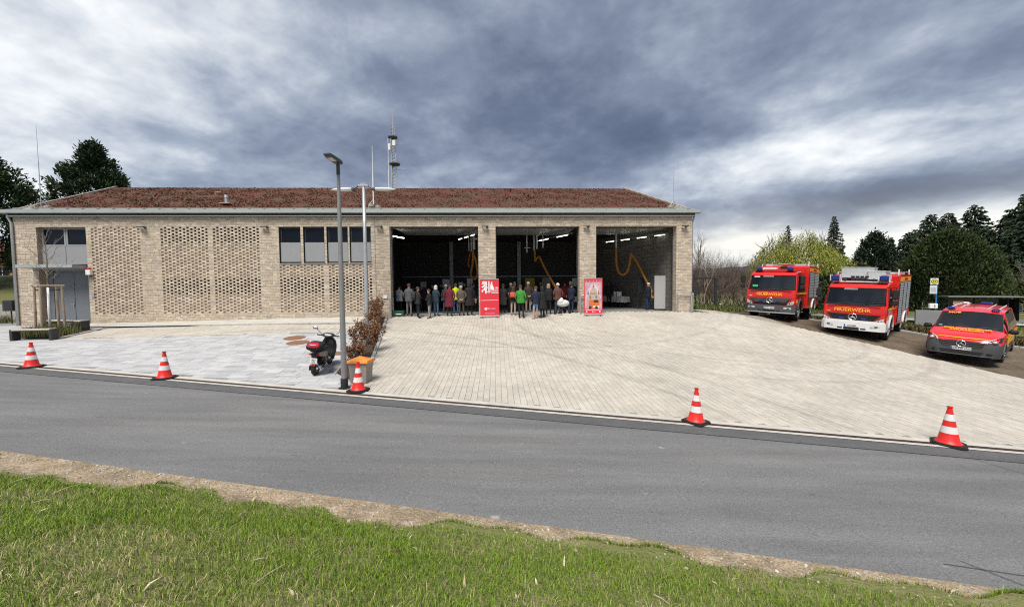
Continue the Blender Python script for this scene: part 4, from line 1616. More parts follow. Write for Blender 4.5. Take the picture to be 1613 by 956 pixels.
MB().lathe([(cr(.60), .60), (.036, .70), (.036, .725), (.044, .728), (.044, .748), (.028, .75), (.026, .69)], n=24, cap=False).build('tip', M_CRED, cone, smooth=30)
CN = [((-14.5, 11.13), .5, 'striped traffic cone before the planter with benches, leftmost of the cones'),
      ((-9.75, 10.33), .2, 'striped traffic cone alone at the edge of the grey slabs, left of the scooter'),
      ((-4.04, 9.62), -.15, 'striped traffic cone standing right in front of the orange-lidded grit bin'),
      ((3.99, 8.0), .6, 'striped traffic cone before the middle of the beige apron, second from the right'),
      ((8.53, 7.16), .75, 'striped traffic cone farthest right, in front of the red van')]
for i, (p, rz, l) in enumerate(CN):
    c = cone if i == 0 else copy_tree(cone)
    c.location = on(*p, .012)
    c.rotation_euler = (0, 0.02, rz)
    c['label'] = l

# ---- the two lamps
t = thing('street_lamp', 'slim grey street lamp with flat tilted LED head, base at the orange-lidded bin', 'street lamp', on(-4.49, 9.82))
MB().lathe([(.078, 0), (.074, .3), (.066, 2.2), (.054, 4.0), (.040, 5.6), (.038, 5.66)], n=16).build('pole', M_POLE, t, smooth=30)
MB().lathe([(.15, 0), (.15, .02), (.092, .025), (.092, .26), (.088, .27)], n=16).build('base_sleeve', M_RUB, t, smooth=30)
MB().lathe([(.042, 5.6), (.046, 5.62), (.046, 5.86), (.03, 5.88)], n=14).build('collar', M_LAMPG, t, smooth=30)
rot = Matrix.Rotation(math.atan2(_n[1], _n[0]) + math.pi, 3, 'Z') @ Matrix.Rotation(R(-6), 3, 'Y')
hb = MB()
out = [(-.08, -.085), (.02, -.115), (.40, -.105), (.46, -.08), (.46, .08), (.40, .105), (.02, .115), (-.08, .085)]
vs = [rot @ Vector((x, y, z)) for z, k in ((-.035, .86), (0, 1), (.03, 1), (.055, .8)) for x, y in [(a * (k if a > 0 else 1), b * k) for a, b in out]]
hb.add([v + Vector((0, 0, 5.93)) for v in vs], [tuple(range(7, -1, -1)), tuple(range(24, 32))] + [(l * 8 + i, l * 8 + (i + 1) % 8, l * 8 + 8 + (i + 1) % 8, l * 8 + 8 + i) for l in range(3) for i in range(8)])
hd = hb.build('lamp_head', M_LAMPG, t, fix=True)
lg = MB().add([rot @ Vector(p) + Vector((0, 0, 5.93)) for p in ((.14, -.07, -.039), (.34, -.07, -.039), (.34, .07, -.039), (.14, .07, -.039), (.14, -.07, -.033), (.34, -.07, -.033), (.34, .07, -.033), (.14, .07, -.033))],
              [(3, 2, 1, 0), (4, 5, 6, 7), (0, 1, 5, 4), (1, 2, 6, 5), (2, 3, 7, 6), (3, 0, 4, 7)])
lg.build('led_lens', mat('led_lens', (0.55, 0.55, 0.52), .3), hd, fix=True)

t = thing('yard_lamp', 'tall galvanised lamp with two long white heads, rising from the beech bed', 'street lamp', on(-7.02, 17.95))
MB().lathe([(.105, -.2), (.10, 1.0), (.085, 4), (.07, 6.7)], n=14).build('pole', M_GALV, t, smooth=True)
MB().rbox((0, 0, 6.74), (.5, .16, .10), .02).rbox((0, 0, 6.82), (.3, .12, .06), .02).build('bracket', M_GALV, t)
for s in (-1, 1):
    MB().tube([(s * .22, 0, 6.74), (s * .38, -.02, 6.62), (s * .50, -.02, 6.58)], .032, 6).ball((s * .50, -.02, 6.57), (.085, .09, .09), 10, 6).build('arm', M_LAMPG, t)
    prof = [(.02, 0), (.085, .05), (.10, .25), (.095, .55), (.06, .85), (.012, 1.02)]
    MB().lathe(prof, (s * .54, -.02, 6.57), 12, rot=Matrix.Rotation(s * R(91), 3, 'Y') @ Matrix.Diagonal((.8, 1.5, 1))).build('lamp_head', M_WHITE, t, smooth=True)

# ---- grit bin
t = thing('grit_bin', 'taupe grit bin with faceted orange lid behind the traffic cone', 'grit bin', on(-4.28, 10.42), R(-4))
t.scale = (.92, .92, .96)
b_ = MB()
pr = [(.245, .20, 0), (.27, .225, .45), (.295, .245, .58)]
vs = [(sx * a, sy * c, z) for a, c, z in pr for sx, sy in ((-1, -1), (1, -1), (1, 1), (-1, 1))]
b_.add(vs, [(3, 2, 1, 0), (8, 9, 10, 11)] + [(l * 4 + i, l * 4 + (i + 1) % 4, l * 4 + 4 + (i + 1) % 4, l * 4 + 4 + i) for l in range(2) for i in range(4)])
b_.build('bin_body', M_BIN, t)
l_ = MB()
vs = [(sx * a, sy * c, z) for a, c, z in ((.325, .275, .575), (.335, .285, .60), (.325, .27, .655), (.19, .10, .70)) for sx, sy in ((-1, -1), (1, -1), (1, 1), (-1, 1))]
vs += [(0, -.05, .775)]
l_.add(vs, [(3, 2, 1, 0)] + [(l * 4 + i, l * 4 + (i + 1) % 4, l * 4 + 4 + (i + 1) % 4, l * 4 + 4 + i) for l in range(3) for i in range(4)] + [(12, 13, 16), (13, 14, 16), (14, 15, 16), (15, 12, 16)])
l_.build('lid', M_ORL, t)
st1 = MB().b(-.16, .16, -.232, -.226, .34, .50).build('sticker', mat('sticker', (0.47, 0.44, 0.40), .6), t)
st1.rotation_euler = (R(-3.2), 0, 0)
MB().b(-.13, .13, -.236, -.232, .44, .465).b(-.10, .10, -.236, -.232, .40, .412).build('sticker_print', M_DARK, st1)

# ---- benches round the planter
def bench(name_label, cx, cy, ln, rz):
    t = thing('bench', name_label, 'bench', on(cx, cy), rz, 'benches at the planter')
    t.scale = (1, .74, 1)
    for k in range(3):
        y = -.22 + .15 * k + .07
        MB().rbox((0, y, .435), (ln - .13, .138, .05), .008).build('seat_plank', M_SEAT, t)
    MB().rbox((0, 0, .39), (ln - .13, .40, .04), .006).build('seat_frame', M_DARK, t)
    for s in (-1, 1):
        MB().rbox((s * (ln / 2 - .05), 0, .19), (.10, .42, .53), .008).build('side_panel', M_DARK, t)
    return t


bench('pale wooden bench with dark end panels, nearest the road in front of the planter', -19.6, 15.2, 1.42, R(10))
bench('pale wooden bench with dark end panels behind the staked tree, near the door', -21.15, 17.65, 2.45, R(-14))

# ---- manhole lids in the slabs
for (x, y, rr, l) in ((-9.32, 15.85, .42, 'round rusty manhole lid farther from the scooter'), (-8.72, 15.05, .42, 'round rusty manhole lid nearer the scooter, beside another')):
    z = G(x, y)
    gx, gy = (G(x + .2, y) - G(x - .2, y)) / .4, (G(x, y + .2) - G(x, y - .2)) / .4
    o = thing('manhole_lid', l, 'manhole lid', (x, y, z + .006), group='manhole lids in the grey paving')
    o.rotation_euler = Vector((-gx, -gy, 1)).to_track_quat('Z', 'Y').to_euler()
    MB().lathe([(rr, -.02), (rr, .003), (rr - .05, .006), (rr - .055, .002)], n=28, cap=False).build('ring', M_KERB if False else M_RUST, o)
    MB().lathe([(rr - .06, -.01), (rr - .06, .004)], n=28).build('plate', M_RUST, o)
x, y = -6.55, 13.45
o = thing('drain_cover', 'rectangular rusty cover set in the grey slabs behind the scooter', 'drain cover', on(x, y, .006))
gx, gy = (G(x + .2, y) - G(x - .2, y)) / .4, (G(x, y + .2) - G(x, y - .2)) / .4
o.rotation_euler = Vector((-gx, -gy, 1)).to_track_quat('Z', 'Y').to_euler()
MB().rbox((0, 0, -.01), (1.0, .5, .03), .005).build('plate', M_RUST, o)

# ---- guard rails at the piers
def rail(x, y, l, rz, label, h=1.0, second=True):
    p = fw(x, y)
    t = thing('guard_rail', label, 'guard rail', (p.x, p.y, G(p.x, p.y)), YAW + rz, 'guard rails at the gate piers')
    for s in (-1, 1):
        MB().cyl((s * l / 2, 0, -.05), (s * l / 2, 0, h - .03), .032, n=10).cyl((s * l / 2, 0, 0), (s * l / 2, 0, .012), .07, n=10).build('post', M_GALV, t, smooth=30)
    MB().tube([(-l / 2, 0, h - .08), (-l / 2, 0, h - .02), (-l / 2 + .06, 0, h + .02), (l / 2 - .06, 0, h + .02), (l / 2, 0, h - .02), (l / 2, 0, h - .08)], .034, 8).build('top_rail', M_GALV, t, smooth=True)
    if second:
        MB().tube([(-l / 2, 0, h * .55), (l / 2, 0, h * .55)], .02, 8).build('knee_rail', M_GALV, t)
    return t


rail(-5.62, .0, .55, R(90), 'galvanised guard rail at the pier beside the planting bed', 1.05)
rail(-.78, -.12, .5, R(90), 'galvanised guard rail half hidden behind the red lion banner')
rail(4.95, -.15, .75, 0, 'galvanised guard rail behind the church picture banner', .98)
rail(10.35, -.12, .75, 0, 'galvanised guard rail before the last pier at the right corner', .98, False)
rail(10.95, .35, .9, R(75), 'galvanised guard rail turning the right corner of the station', .98)

# ---- roll-up banners
M_BRED = mat('banner_red', (0.68, 0.035, 0.055), 0.5)
M_PRINT = mat('banner_white', (0.82, 0.80, 0.80), 0.5)
M_PINK = mat('banner_pink', (0.80, 0.42, 0.50), 0.5)


def flat(t, name, poly, m, y, th=.004):
    return MB().prism(poly, y, y + th, 'y').build(name, m, t, fix=True)


def banner(x, y, rz, w, h, label):
    p = fw(x, y)
    t = thing('rollup_banner', label, 'banner', (p.x, p.y, G(p.x, p.y) + .0), YAW + rz, 'roll-up banners at the gate piers')
    MB().rbox((0, 0, .065), (w + .05, .14, .09), .02).build('base_cassette', M_GALV, t)
    for s in (-1, 1):
        MB().rbox((s * (w / 2 - .12), -.0, .012), (.05, .34, .024), .006).build('foot', M_DARK, t)
    MB().b(-w / 2, w / 2, -.004, .004, .105, h).build('sheet', M_BRED, t)
    MB().rbox((0, 0, h + .012), (w + .01, .03, .03), .008).build('top_rail', M_GALV, t)
    MB().cyl((0, .03, .05), (0, .03, h), .012, n=8).build('support_rod', M_GALV, t)
    return t


t = banner(-.36, -.46, R(4), 1.0, 2.02, 'red roll-up banner with a white rampant lion, before the first gate pier')
Y = -.012
lion = [(-.40, 1.92), (-.36, 1.83), (-.42, 1.78), (-.36, 1.74), (-.33, 1.80), (-.30, 1.72), (-.38, 1.66), (-.43, 1.60), (-.36, 1.57), (-.31, 1.63), (-.29, 1.52), (-.39, 1.46), (-.43, 1.37), (-.36, 1.33), (-.33, 1.41),
        (-.26, 1.45), (-.22, 1.36), (-.24, 1.28), (-.17, 1.25), (-.16, 1.33), (-.11, 1.31), (-.10, 1.37), (-.16, 1.42), (-.13, 1.52), (-.10, 1.60), (-.15, 1.66), (-.11, 1.74), (-.15, 1.80), (-.11, 1.87), (-.18, 1.92), (-.24, 1.90), (-.29, 1.94), (-.33, 1.88)]
flat(t, 'lion_emblem', lion, M_PRINT, Y)
for cx, cz, rr in ((-.235, 1.855, .02), (-.20, 1.70, .03), (-.25, 1.61, .022), (-.19, 1.55, .02), (-.28, 1.79, .018)):
    MB().cyl((cx, Y - .006, cz), (cx, Y, cz), rr, n=8).build('emblem_cutout', M_BRED, t)
flat(t, 'emblem_bar', [(-.06, 1.30), (.0, 1.30), (.0, 1.92), (-.06, 1.92)], M_PRINT, Y)
flat(t, 'emblem_bar', [(.03, 1.50), (.25, 1.44), (.22, 1.60), (.15, 1.76), (.14, 1.92), (.08, 1.84), (.04, 1.66)], M_PRINT, Y)
put_text('150', .13, 'emblem_number', M_PRINT, t, (.36, Y, 1.55), (1, 0, 0), (0, 0, 1), bold=.004)
for z, w, m in ((1.45, .50, M_PINK), (1.405, .46, M_PINK), (1.355, .50, M_PINK), (1.30, .36, M_PRINT)):
    flat(t, 'text_line', [(.46 - w, z - .013), (.46, z - .013), (.46, z + .013), (.46 - w, z + .013)], m, Y)
flat(t, 'white_rule', [(-.44, .895), (.45, .905), (.45, .93), (-.44, .92)], M_PRINT, Y)
flat(t, 'shield', [(-.27, .53), (-.13, .53), (-.13, .43), (-.20, .37), (-.27, .43)], M_PRINT, Y)
flat(t, 'shield_charge', [(-.24, .51), (-.17, .51), (-.17, .44), (-.205, .41), (-.24, .44)], M_PINK, Y - .005)
put_text('Dresden', .115, 'town_name', M_PINK, t, (.10, Y, .47), (1, 0, 0), (0, 0, 1), shear=.25, bold=.002)
flat(t, 'text_line', [(-.26, .20), (.28, .20), (.28, .225), (-.26, .225)], M_PINK, Y)

t = banner(5.17, -.52, R(-3), .96, 1.96, 'red banner with a domed church and a fire engine, before the second gate pier')
flat(t, 'picture', [(-.44, .36), (.44, .36), (.44, 1.79), (-.44, 1.79)], mat('picture_sky', (0.66, 0.45, 0.50), .5, col2=(0.38, 0.24, 0.33), vscale=3.0), Y + .004)
flat(t, 'glow', [(-.40, .9), (.40, .9), (.34, 1.3), (.12, 1.68), (-.12, 1.68), (-.34, 1.3)], mat('picture_glow', (0.80, 0.60, 0.60), .5, col2=(0.66, 0.42, 0.48), vscale=5), Y)
M_CH = mat('picture_stone', (0.62, 0.53, 0.45), .5, col2=(0.34, 0.24, 0.22), vscale=16)
M_CH2 = mat('picture_shade', (0.22, 0.14, 0.14), .5)
flat(t, 'church_nave', [(-.32, .80), (.32, .80), (.34, 1.0), (.27, 1.14), (-.27, 1.14), (-.34, 1.0)], M_CH, Y - .005)
flat(t, 'church_dome', [(-.21, 1.14), (.21, 1.14), (.20, 1.28), (.12, 1.42), (.05, 1.50), (.045, 1.62), (.0, 1.73), (-.045, 1.62), (-.05, 1.50), (-.12, 1.42), (-.20, 1.28)], M_CH, Y - .005)
for s in (-1, 1):
    flat(t, 'church_turret', [(s * .24, 1.12), (s * .33, 1.12), (s * .31, 1.27), (s * .285, 1.40), (s * .26, 1.27)], M_CH2, Y - .007)
    flat(t, 'church_window', [(s * .12, .90), (s * .19, .90), (s * .19, 1.06), (s * .12, 1.06)], M_CH2, Y - .007)
flat(t, 'dome_shade', [(-.03, 1.50), (.03, 1.50), (.03, 1.61), (-.03, 1.61)], M_CH2, Y - .007)
flat(t, 'dome_shade', [(-.17, 1.16), (.17, 1.16), (.16, 1.20), (-.16, 1.20)], M_CH2, Y - .007)
flat(t, 'pictured_engine', [(-.24, .42), (.30, .42), (.32, .62), (.30, .84), (-.17, .86), (-.24, .64)], mat('picture_red', (0.62, 0.07, 0.03), .5, col2=(0.70, 0.22, 0.04), vscale=9), Y - .009)
flat(t, 'pictured_windscreen', [(.02, .70), (.27, .70), (.25, .83), (.03, .83)], M_DARK, Y - .012)
flat(t, 'pictured_bumper', [(-.02, .44), (.31, .44), (.31, .52), (-.02, .52)], M_PRINT, Y - .012)
for cx in (-.17, .16):
    MB().cyl((cx, Y - .014, .44), (cx, Y - .009, .44), .075, n=12).build('pictured_wheel', M_DARK, t)
flat(t, 'white_rule', [(-.42, .295), (.42, .30), (.42, .33), (-.42, .325)], M_PRINT, Y)
for cx, ww in ((-.36, .05), (-.03, .03), (.34, .05)):
    flat(t, 'emblem', [(cx - ww, .17), (cx + ww, .17), (cx + ww * .5, .24), (cx - ww * .6, .24)], M_PRINT, Y)
flat(t, 'text_line', [(.02, .195), (.12, .195), (.12, .215), (.02, .215)], M_PRINT, Y)
for i in range(5):
    flat(t, 'icon', [(-.40 + i * .18, 1.84), (-.33 + i * .18, 1.84), (-.365 + i * .18, 1.90)], M_PINK, Y)

# ---- in and around the gates
p = fw(-5.3, .25)
t = thing('crate', 'dark green plastic crate at the left edge of the first gate', 'crate', (p.x, p.y, G(p.x, p.y)), YAW)
M_GRN = mat('dark_green_plastic', (0.02, 0.075, 0.045), .5)
MB().b(-.29, .29, -.18, -.16, .03, .30).b(-.29, .29, .16, .18, .03, .30).b(-.29, -.27, -.16, .16, .03, .30).b(.27, .29, -.16, .16, .03, .30).b(-.27, .27, -.16, .16, .03, .05).build('crate_body', M_GRN, t)
MB().rbox((.02, -.183, .12), (.3, .008, .05), .003).build('white_label', M_WHITE, t)
MB().rbox((0, 0, .2), (.46, .26, .12), .03).build('contents', M_WHITE, t)

M_CLOTH = mat('white_cloth', (0.74, 0.73, 0.70), .8, var=.08, vscale=4)


def cloth_table(x, y, ln, rz, label):
    p = fw(x, y)
    z = G(*fxy(x, -.1))
    t = thing('buffet_table', label, 'table', (p.x, p.y, z), YAW + rz, 'white-clothed buffet tables in the third bay')
    MB().rbox((0, 0, .72), (ln, .7, .035), .01).build('table_top', M_WHITE, t)
    for sx in (-1, 1):
        for sy in (-1, 1):
            MB().cyl((sx * (ln / 2 - .1), sy * .3, 0), (sx * (ln / 2 - .1), sy * .3, .7), .02, n=6).build('leg', M_DARK, t)
    n = 24
    vs = []
    ring = [(-ln / 2 - .01, -.36), (ln / 2 + .01, -.36), (ln / 2 + .01, .36), (-ln / 2 - .01, .36)]
    pts = []
    for k in range(4):
        a, b = Vector(ring[k]), Vector(ring[(k + 1) % 4])
        pts += [a.lerp(b, i / n) for i in range(n)]
    for k, (z, e) in enumerate(((.745, 0), (.74, .012), (.5, .02), (.36, .03))):
        for i, q in enumerate(pts):
            d = q.normalized() * e * (1 + .8 * math.sin(i * 1.3)) if k > 1 else q.normalized() * e
            vs.append((q.x + d.x, q.y + d.y, z + (.02 * math.sin(i * .9) if k == 3 else 0)))
    m = len(pts)
    fs = [tuple(range(m))] + [(k * m + i, k * m + (i + 1) % m, (k + 1) * m + (i + 1) % m, (k + 1) * m + i)[::-1] for k in range(3) for i in range(m)]
    MB().add(vs, fs).build('tablecloth', M_CLOTH, t, smooth=40, fix=True)
    return t


cloth_table(8.15, 5.0, 2.1, R(109), 'long buffet table with a white cloth along the side wall of the third bay')
cloth_table(6.2, 6.2, 1.6, 0, 'small white-clothed table deep in the third bay behind the church banner')
ty = [(8.12, 4.2, 'box'), (8.05, 4.6, 'box'), (8.3, 5.0, 'jar'), (8.1, 5.4, 'jar'), (8.2, 5.7, 'box')]
for i, (x, y, k) in enumerate(ty):
    p = fw(x, y)
    z = G(*fxy(x, -.1)) + .75
    if k == 'box':
        o = MB().rbox((0, 0, .15 if i < 2 else .06), (.3, .26, .3 if i < 2 else .12), .02)
        o = o.rbox((0, 0, .305 if i < 2 else .125), (.31, .27, .015), .004).build('serving_box', M_WHITE, loc=(p.x, p.y, z))
        tag(o, ['white serving box at the near end of the buffet table', 'white serving box, second from the near end of the buffet table', '', '', 'low white serving box at the far end of the buffet table'][i], 'box')
    else:
        o = MB().lathe([(.09, 0), (.11, .05), (.11, .2), (.06, .26), (.02, .3)], n=12).build('vacuum_jug', M_DARK, loc=(p.x, p.y, z))
        tag(o, ['', '', 'dark coffee jug on the buffet table beside the tall white boxes', 'dark coffee jug farther back on the buffet table'][i], 'jug')

p = fw(9.62, 1.35)
t = thing('white_panel', 'tall white display panel leaning at the side wall of the third bay', 'display panel', (p.x, p.y, G(*fxy(9.5, -.1))), YAW + R(-70) + R(90) - R(35))
MB().rbox((0, 0, 1.05), (.62, .04, 1.95), .01).build('panel', mat('panel_grey_white', (.40, .40, .40), .5), t)
MB().tube([(-.3, -.03, .1), (-.3, -.45, 0)], .02, 6).tube([(.3, -.03, .1), (.3, -.45, 0)], .02, 6).build('prop', M_DARK, t)
p = fw(8.95, 2.5)
t = thing('pinboard', 'dark upright pinboard in the third bay beside the white panel', 'pinboard', (p.x, p.y, G(*fxy(9, -.1))), YAW)
MB().rbox((0, 0, 1.45), (.42, .03, .85), .008).build('board', M_DARK, t)
MB().tube([(-.15, 0, 1.1), (-.3, -.15, 0)], .015, 5).tube([(.15, 0, 1.1), (.3, -.15, 0)], .015, 5).tube([(0, .02, 1.1), (0, .4, 0)], .015, 5).build('stand', M_DARK, t)

p = fw(3.62, .02)
t = thing('pram', 'white covered pram beside the person in the brown and orange jacket', 'pram', (p.x, p.y, G(p.x, p.y)), YAW + R(25))
M_PR = mat('pram_white', (0.75, 0.75, 0.74), .7, var=.1, vscale=6)
MB().ball((0, 0, .55), (.42, .24, .2), 14, 8).build('carrycot', M_PR, t, smooth=True)
MB().ball((-.2, 0, .68), (.22, .23, .22), 12, 8).build('hood', M_PR, t, smooth=True)
MB().tube([(-.3, -.2, .12), (.25, 0, .5), (.62, 0, .95)], .015, 6).tube([(.3, -.2, .12), (-.2, 0, .5)], .015, 6).build('chassis', M_DARK, t)
for sx in (-.3, .3):
    for sy in (-.24, .24):
        MB().cyl((sx, sy - .015, .11), (sx, sy + .015, .11), .11, n=14).build('wheel', M_RUB, t)

p = fw(4.62, .45)
t = thing('rescue_bag', 'upright orange rescue bag by the right pier of the second gate', 'bag', (p.x, p.y, G(*fxy(4.5, -.1))), YAW)
MB().rbox((0, 0, .24), (.22, .2, .46), .05).build('bag_body', mat('bag_orange', (0.62, 0.13, 0.03), .6), t)
MB().rbox((0, -.105, .27), (.17, .02, .12), .01).build('reflective_strip', M_WHITE, t)
MB().tube([(-.06, 0, .46), (-.04, 0, .53), (.04, 0, .53), (.06, 0, .46)], .012, 6).build('carry_handle', M_RUB, t)

# ---- scooter
M_SCB = mat('scooter_black', (0.018, 0.018, 0.02), 0.3, coat=.5)
M_SCS = mat('scooter_silver', (0.42, 0.42, 0.42), 0.32, metal=.6)
M_TYRE = mat('tyre', (0.02, 0.02, 0.021), 0.85, bump=.2, bscale=60)
M_TAIL = mat('tail_red', (0.42, 0.02, 0.015), 0.2, coat=.6)
M_AMB = mat('amber', (0.75, 0.24, 0.03), 0.25)
sc_l = (-5.88, 10.98)
sl = (G(sc_l[0], sc_l[1] + 1.2) - G(*sc_l)) / 1.2
t = thing('motor_scooter', 'black and silver motor scooter with top case parked on the grey slabs', 'scooter', on(*sc_l), rot=Euler((math.atan(sl), R(7), R(9)), 'XYZ'))


def wheel2(y, rr, w):
    c = Matrix.Rotation(R(90), 3, 'Y')
    o = MB().lathe([(rr - .09, -w / 2 + .005), (rr - .02, -w / 2), (rr, -w / 4), (rr, w / 4), (rr - .02, w / 2), (rr - .09, w / 2 - .005)], (0, y, rr), 24, rot=c, cap=False).build('tyre', M_TYRE, wh := thing('wheel', None, None), smooth=True)
    wh.parent = t
    r_ = MB().lathe([(rr - .09, -w / 2 + .01), (rr - .12, -.02), (rr - .12, .02), (rr - .09, w / 2 - .01)], (0, y, rr), 20, rot=c, cap=False)
    for k in range(5):
        a = 2 * math.pi * k / 5
        r_.cyl((0, y, rr), (0, y + (rr - .1) * math.cos(a), rr + (rr - .1) * math.sin(a)), .02, .014, 6)
    r_.cyl((-.07, y, rr), (.07, y, rr), .04, n=10)
    r_.build('rim', M_SCS, wh)


wheel2(.0, .25, .115)
wheel2(1.27, .25, .10)


def loftx(t_, name, secs, m, n=14, smooth=True):
    """body lofted along y: (y, centre z, half width, half height)"""
    vs = []
    for y, z, a, b in secs:
        for i in range(n):
            th = 2 * math.pi * i / n
            c, s = math.cos(th), math.sin(th)
            vs.append((a * math.copysign(abs(c) ** .7, c), y, z + b * math.copysign(abs(s) ** .7, s)))
    k = len(secs)
    fs = [(j * n + i, j * n + n + i, j * n + n + (i + 1) % n, j * n + (i + 1) % n) for j in range(k - 1) for i in range(n)]
    fs += [tuple(range(n)), tuple(range((k - 1) * n, k * n))[::-1]]
    return MB().add(vs, fs).build(name, m, t_, smooth=smooth, fix=True)


loftx(t, 'tail_fairing', [(-.16, .66, .06, .03), (-.12, .655, .13, .05), (.1, .62, .16, .10), (.35, .57, .17, .13), (.55, .52, .15, .13), (.62, .5, .10, .10)], M_SCS)
loftx(t, 'seat', [(-.02, .735, .10, .02), (.05, .745, .14, .04), (.3, .75, .15, .05), (.55, .735, .14, .05), (.66, .72, .08, .03)], M_RUB)
loftx(t, 'under_fairing', [(.12, .42, .12, .12), (.35, .38, .16, .17), (.6, .34, .16, .13)], M_SCB)
loftx(t, 'footboard', [(.52, .30, .16, .05), (.7, .27, .20, .045), (.92, .28, .19, .05), (1.0, .32, .14, .05)], M_SCB)
vs = []
lg_ = [(.92, .25, .20), (.98, .45, .23), (1.03, .65, .22), (1.02, .80, .19), (.98, .92, .12)]
for dy in (0, .09):
    for y, z, w in lg_:
        for s in (-1, -.55, 0, .55, 1):
            vs.append((s * w, y + dy + .05 * (1 - s * s) + (.03 if dy else 0), z))
n5 = 5
fs = []
for L_ in range(2):
    for j in range(4):
        for i in range(4):
            a = L_ * 25 + j * 5 + i
            fs.append((a, a + 1, a + 6, a + 5))
for j in range(4):
    for i in (0, 4):
        a = j * 5 + i
        fs.append((a, a + 5, a + 30, a + 25))
for i in range(4):
    for j in (0, 20):
        fs.append((j + i, j + i + 1, j + i + 26, j + i + 25))
MB().add(vs, fs).build('leg_shield', M_SCB, t, smooth=True, fix=True)
loftx(t, 'front_mudguard', [(1.08, .50, .05, .02), (1.2, .53, .075, .035), (1.38, .50, .07, .03), (1.47, .43, .04, .02)], M_SCS)
MB().cyl((-.05, 1.27, .25), (-.05, 1.12, .66), .022, n=8).cyl((.05, 1.27, .25), (.05, 1.12, .66), .022, n=8).build('fork', M_SCS, t)
loftx(t, 'handlebar_cover', [(.86, .98, .10, .03), (.93, 1.01, .20, .05), (1.02, 1.02, .17, .06), (1.1, .99, .08, .04)], M_SCB)
for s in (-1, 1):
    MB().tube([(s * .14, .95, 1.0), (s * .34, .90, 1.02)], [.02, .02], 8).build('grip', M_RUB, t)
    MB().tube([(s * .2, .95, 1.03), (s * .3, .97, 1.12), (s * .36, .95, 1.18)], .009, 6).build('mirror_stalk', M_RUB, t)
    MB().ball((s * .40, .93, 1.215), (.085, .025, .055), 12, 7).build('mirror', M_CHROME if s < 0 else M_SCB, t, smooth=True)
MB().rbox((0, .9, 1.035), (.2, .06, .04), .015).build('dashboard', M_WHITE, t)
# top case
loftx(t, 'top_case', [(-.36, .90, .13, .06), (-.33, .90, .20, .10), (-.2, .91, .225, .125), (.0, .91, .215, .12), (.07, .90, .15, .09)], M_RUB)
loftx(t, 'case_reflector', [(-.385, .945, .10, .035), (-.36, .945, .155, .055), (-.25, .985, .15, .055)], mat('case_red', (0.55, 0.02, 0.05), .25, coat=.5))
MB().rbox((0, -.1, .76), (.22, .3, .03), .01).build('rack', M_SCB, t)
MB().rbox((0, -.185, .655), (.24, .05, .07), .02).build('tail_light', M_TAIL, t)
for s in (-1, 1):
    MB().rbox((s * .155, -.165, .66), (.07, .06, .055), .015).build('indicator', M_AMB, t)
pl = MB().rbox((0, -.235, .48), (.20, .01, .17), .004).build('number_plate', M_WHITE, t)
pl.rotation_euler = (0, 0, 0)
put_text('427', .07, 'plate_lettering', M_DARK, pl, (0, -.243, .505), (1, 0, 0), (0, 0, 1), depth=.002)
put_text('RKS', .06, 'plate_lettering', M_DARK, pl, (0, -.243, .44), (1, 0, 0), (0, 0, 1), depth=.002)
MB().rbox((0, -.20, .50), (.16, .05, .34), .02).build('plate_holder', M_SCB, t)
MB().rbox((0, -.255, .36), (.12, .012, .05), .004).build('rear_reflector', M_TAIL, t)
MB().rbox((-.09, -.16, .26), (.05, .16, .16), .02).build('splash_guard', M_RUB, t)
MB().tube([(.16, .38, .24), (.17, .1, .27), (.17, -.16, .30)], [.035, .062, .055], 12).build('exhaust', M_SCB, t, smooth=True)
MB().cyl((.17, -.165, .30), (.17, -.18, .301), .045, n=12).build('exhaust_tip', M_CHROME, t)
MB().tube([(-.1, .0, .25), (-.1, .3, .30), (-.08, .5, .33)], .05, 8).build('engine_case', M_SCS, t)
MB().tube([(.11, .0, .26), (.11, .1, .58)], .028, 8).build('shock_absorber', M_RUB, t)
MB().tube([(-.12, .5, .24), (-.2, .55, .02)], .014, 6).build('side_stand', M_SCB, t)

# ---- left edge: planter box wall, ribbed black box, far house
t = thing('retaining_wall', 'low pale retaining wall left of the station corner', 'wall', on(-33.2, 24.5), R(8))
for i in range(6):
    MB().rbox((-4 + i * 1.6, 0, .4), (1.585, .3, 1.1), .015).build('wall_block', M_KERB, t)
t = thing('ribbed_box', 'dark ribbed metal box at the left corner behind the downpipe', 'box', (-27.9, 20.7, 2.1), R(4))
for i in range(6):
    MB().rbox((0, 0, .06 + i * .095), (.5, .36, .085), .012).build('slat', M_DARK, t)
MB().rbox((0, 0, .31), (.44, .30, .6), .01).build('box_core', M_RUB, t)
MB().cyl((0, 0, -.9), (0, 0, 0), .03, n=8).build('post', M_DARK, t)
t = thing('far_house', 'orange brown house seen past the left corner, behind dark trees', 'house', (-92, 62, 4.0), R(35))
M_OR = mat('orange_render', (0.47, 0.27, 0.16), .9, var=.15, vscale=.6)
MB().b(-9, 9, -4, 4, -4, 4.2).build('wall', M_OR, t)
MB().b(-9.05, 9.05, -4.05, 4.05, -3, 1.0).build('base_storey', mat('pale_render', (0.5, .44, .36), .9, var=.1, vscale=.6), t)
MB().prism([(-4.6, 4.2), (4.6, 4.2), (0, 7.6)], -9.5, 9.5, 'x').build('roof', mat('roof_tile', (0.16, .07, .05), .9, var=.3, vscale=2), t, fix=True)
for x in (-6, -2, 2, 6):
    w = MB().b(x - .6, x + .6, -4.1, -4.06, 1.6, 3.2).build('window', M_GLASS, t)
    MB().b(x - .68, x + .68, -4.09, -4.05, 1.5, 1.6).b(x - .03, x + .03, -4.13, -4.1, 1.6, 3.2).build('window_frame', M_WHITE, w)

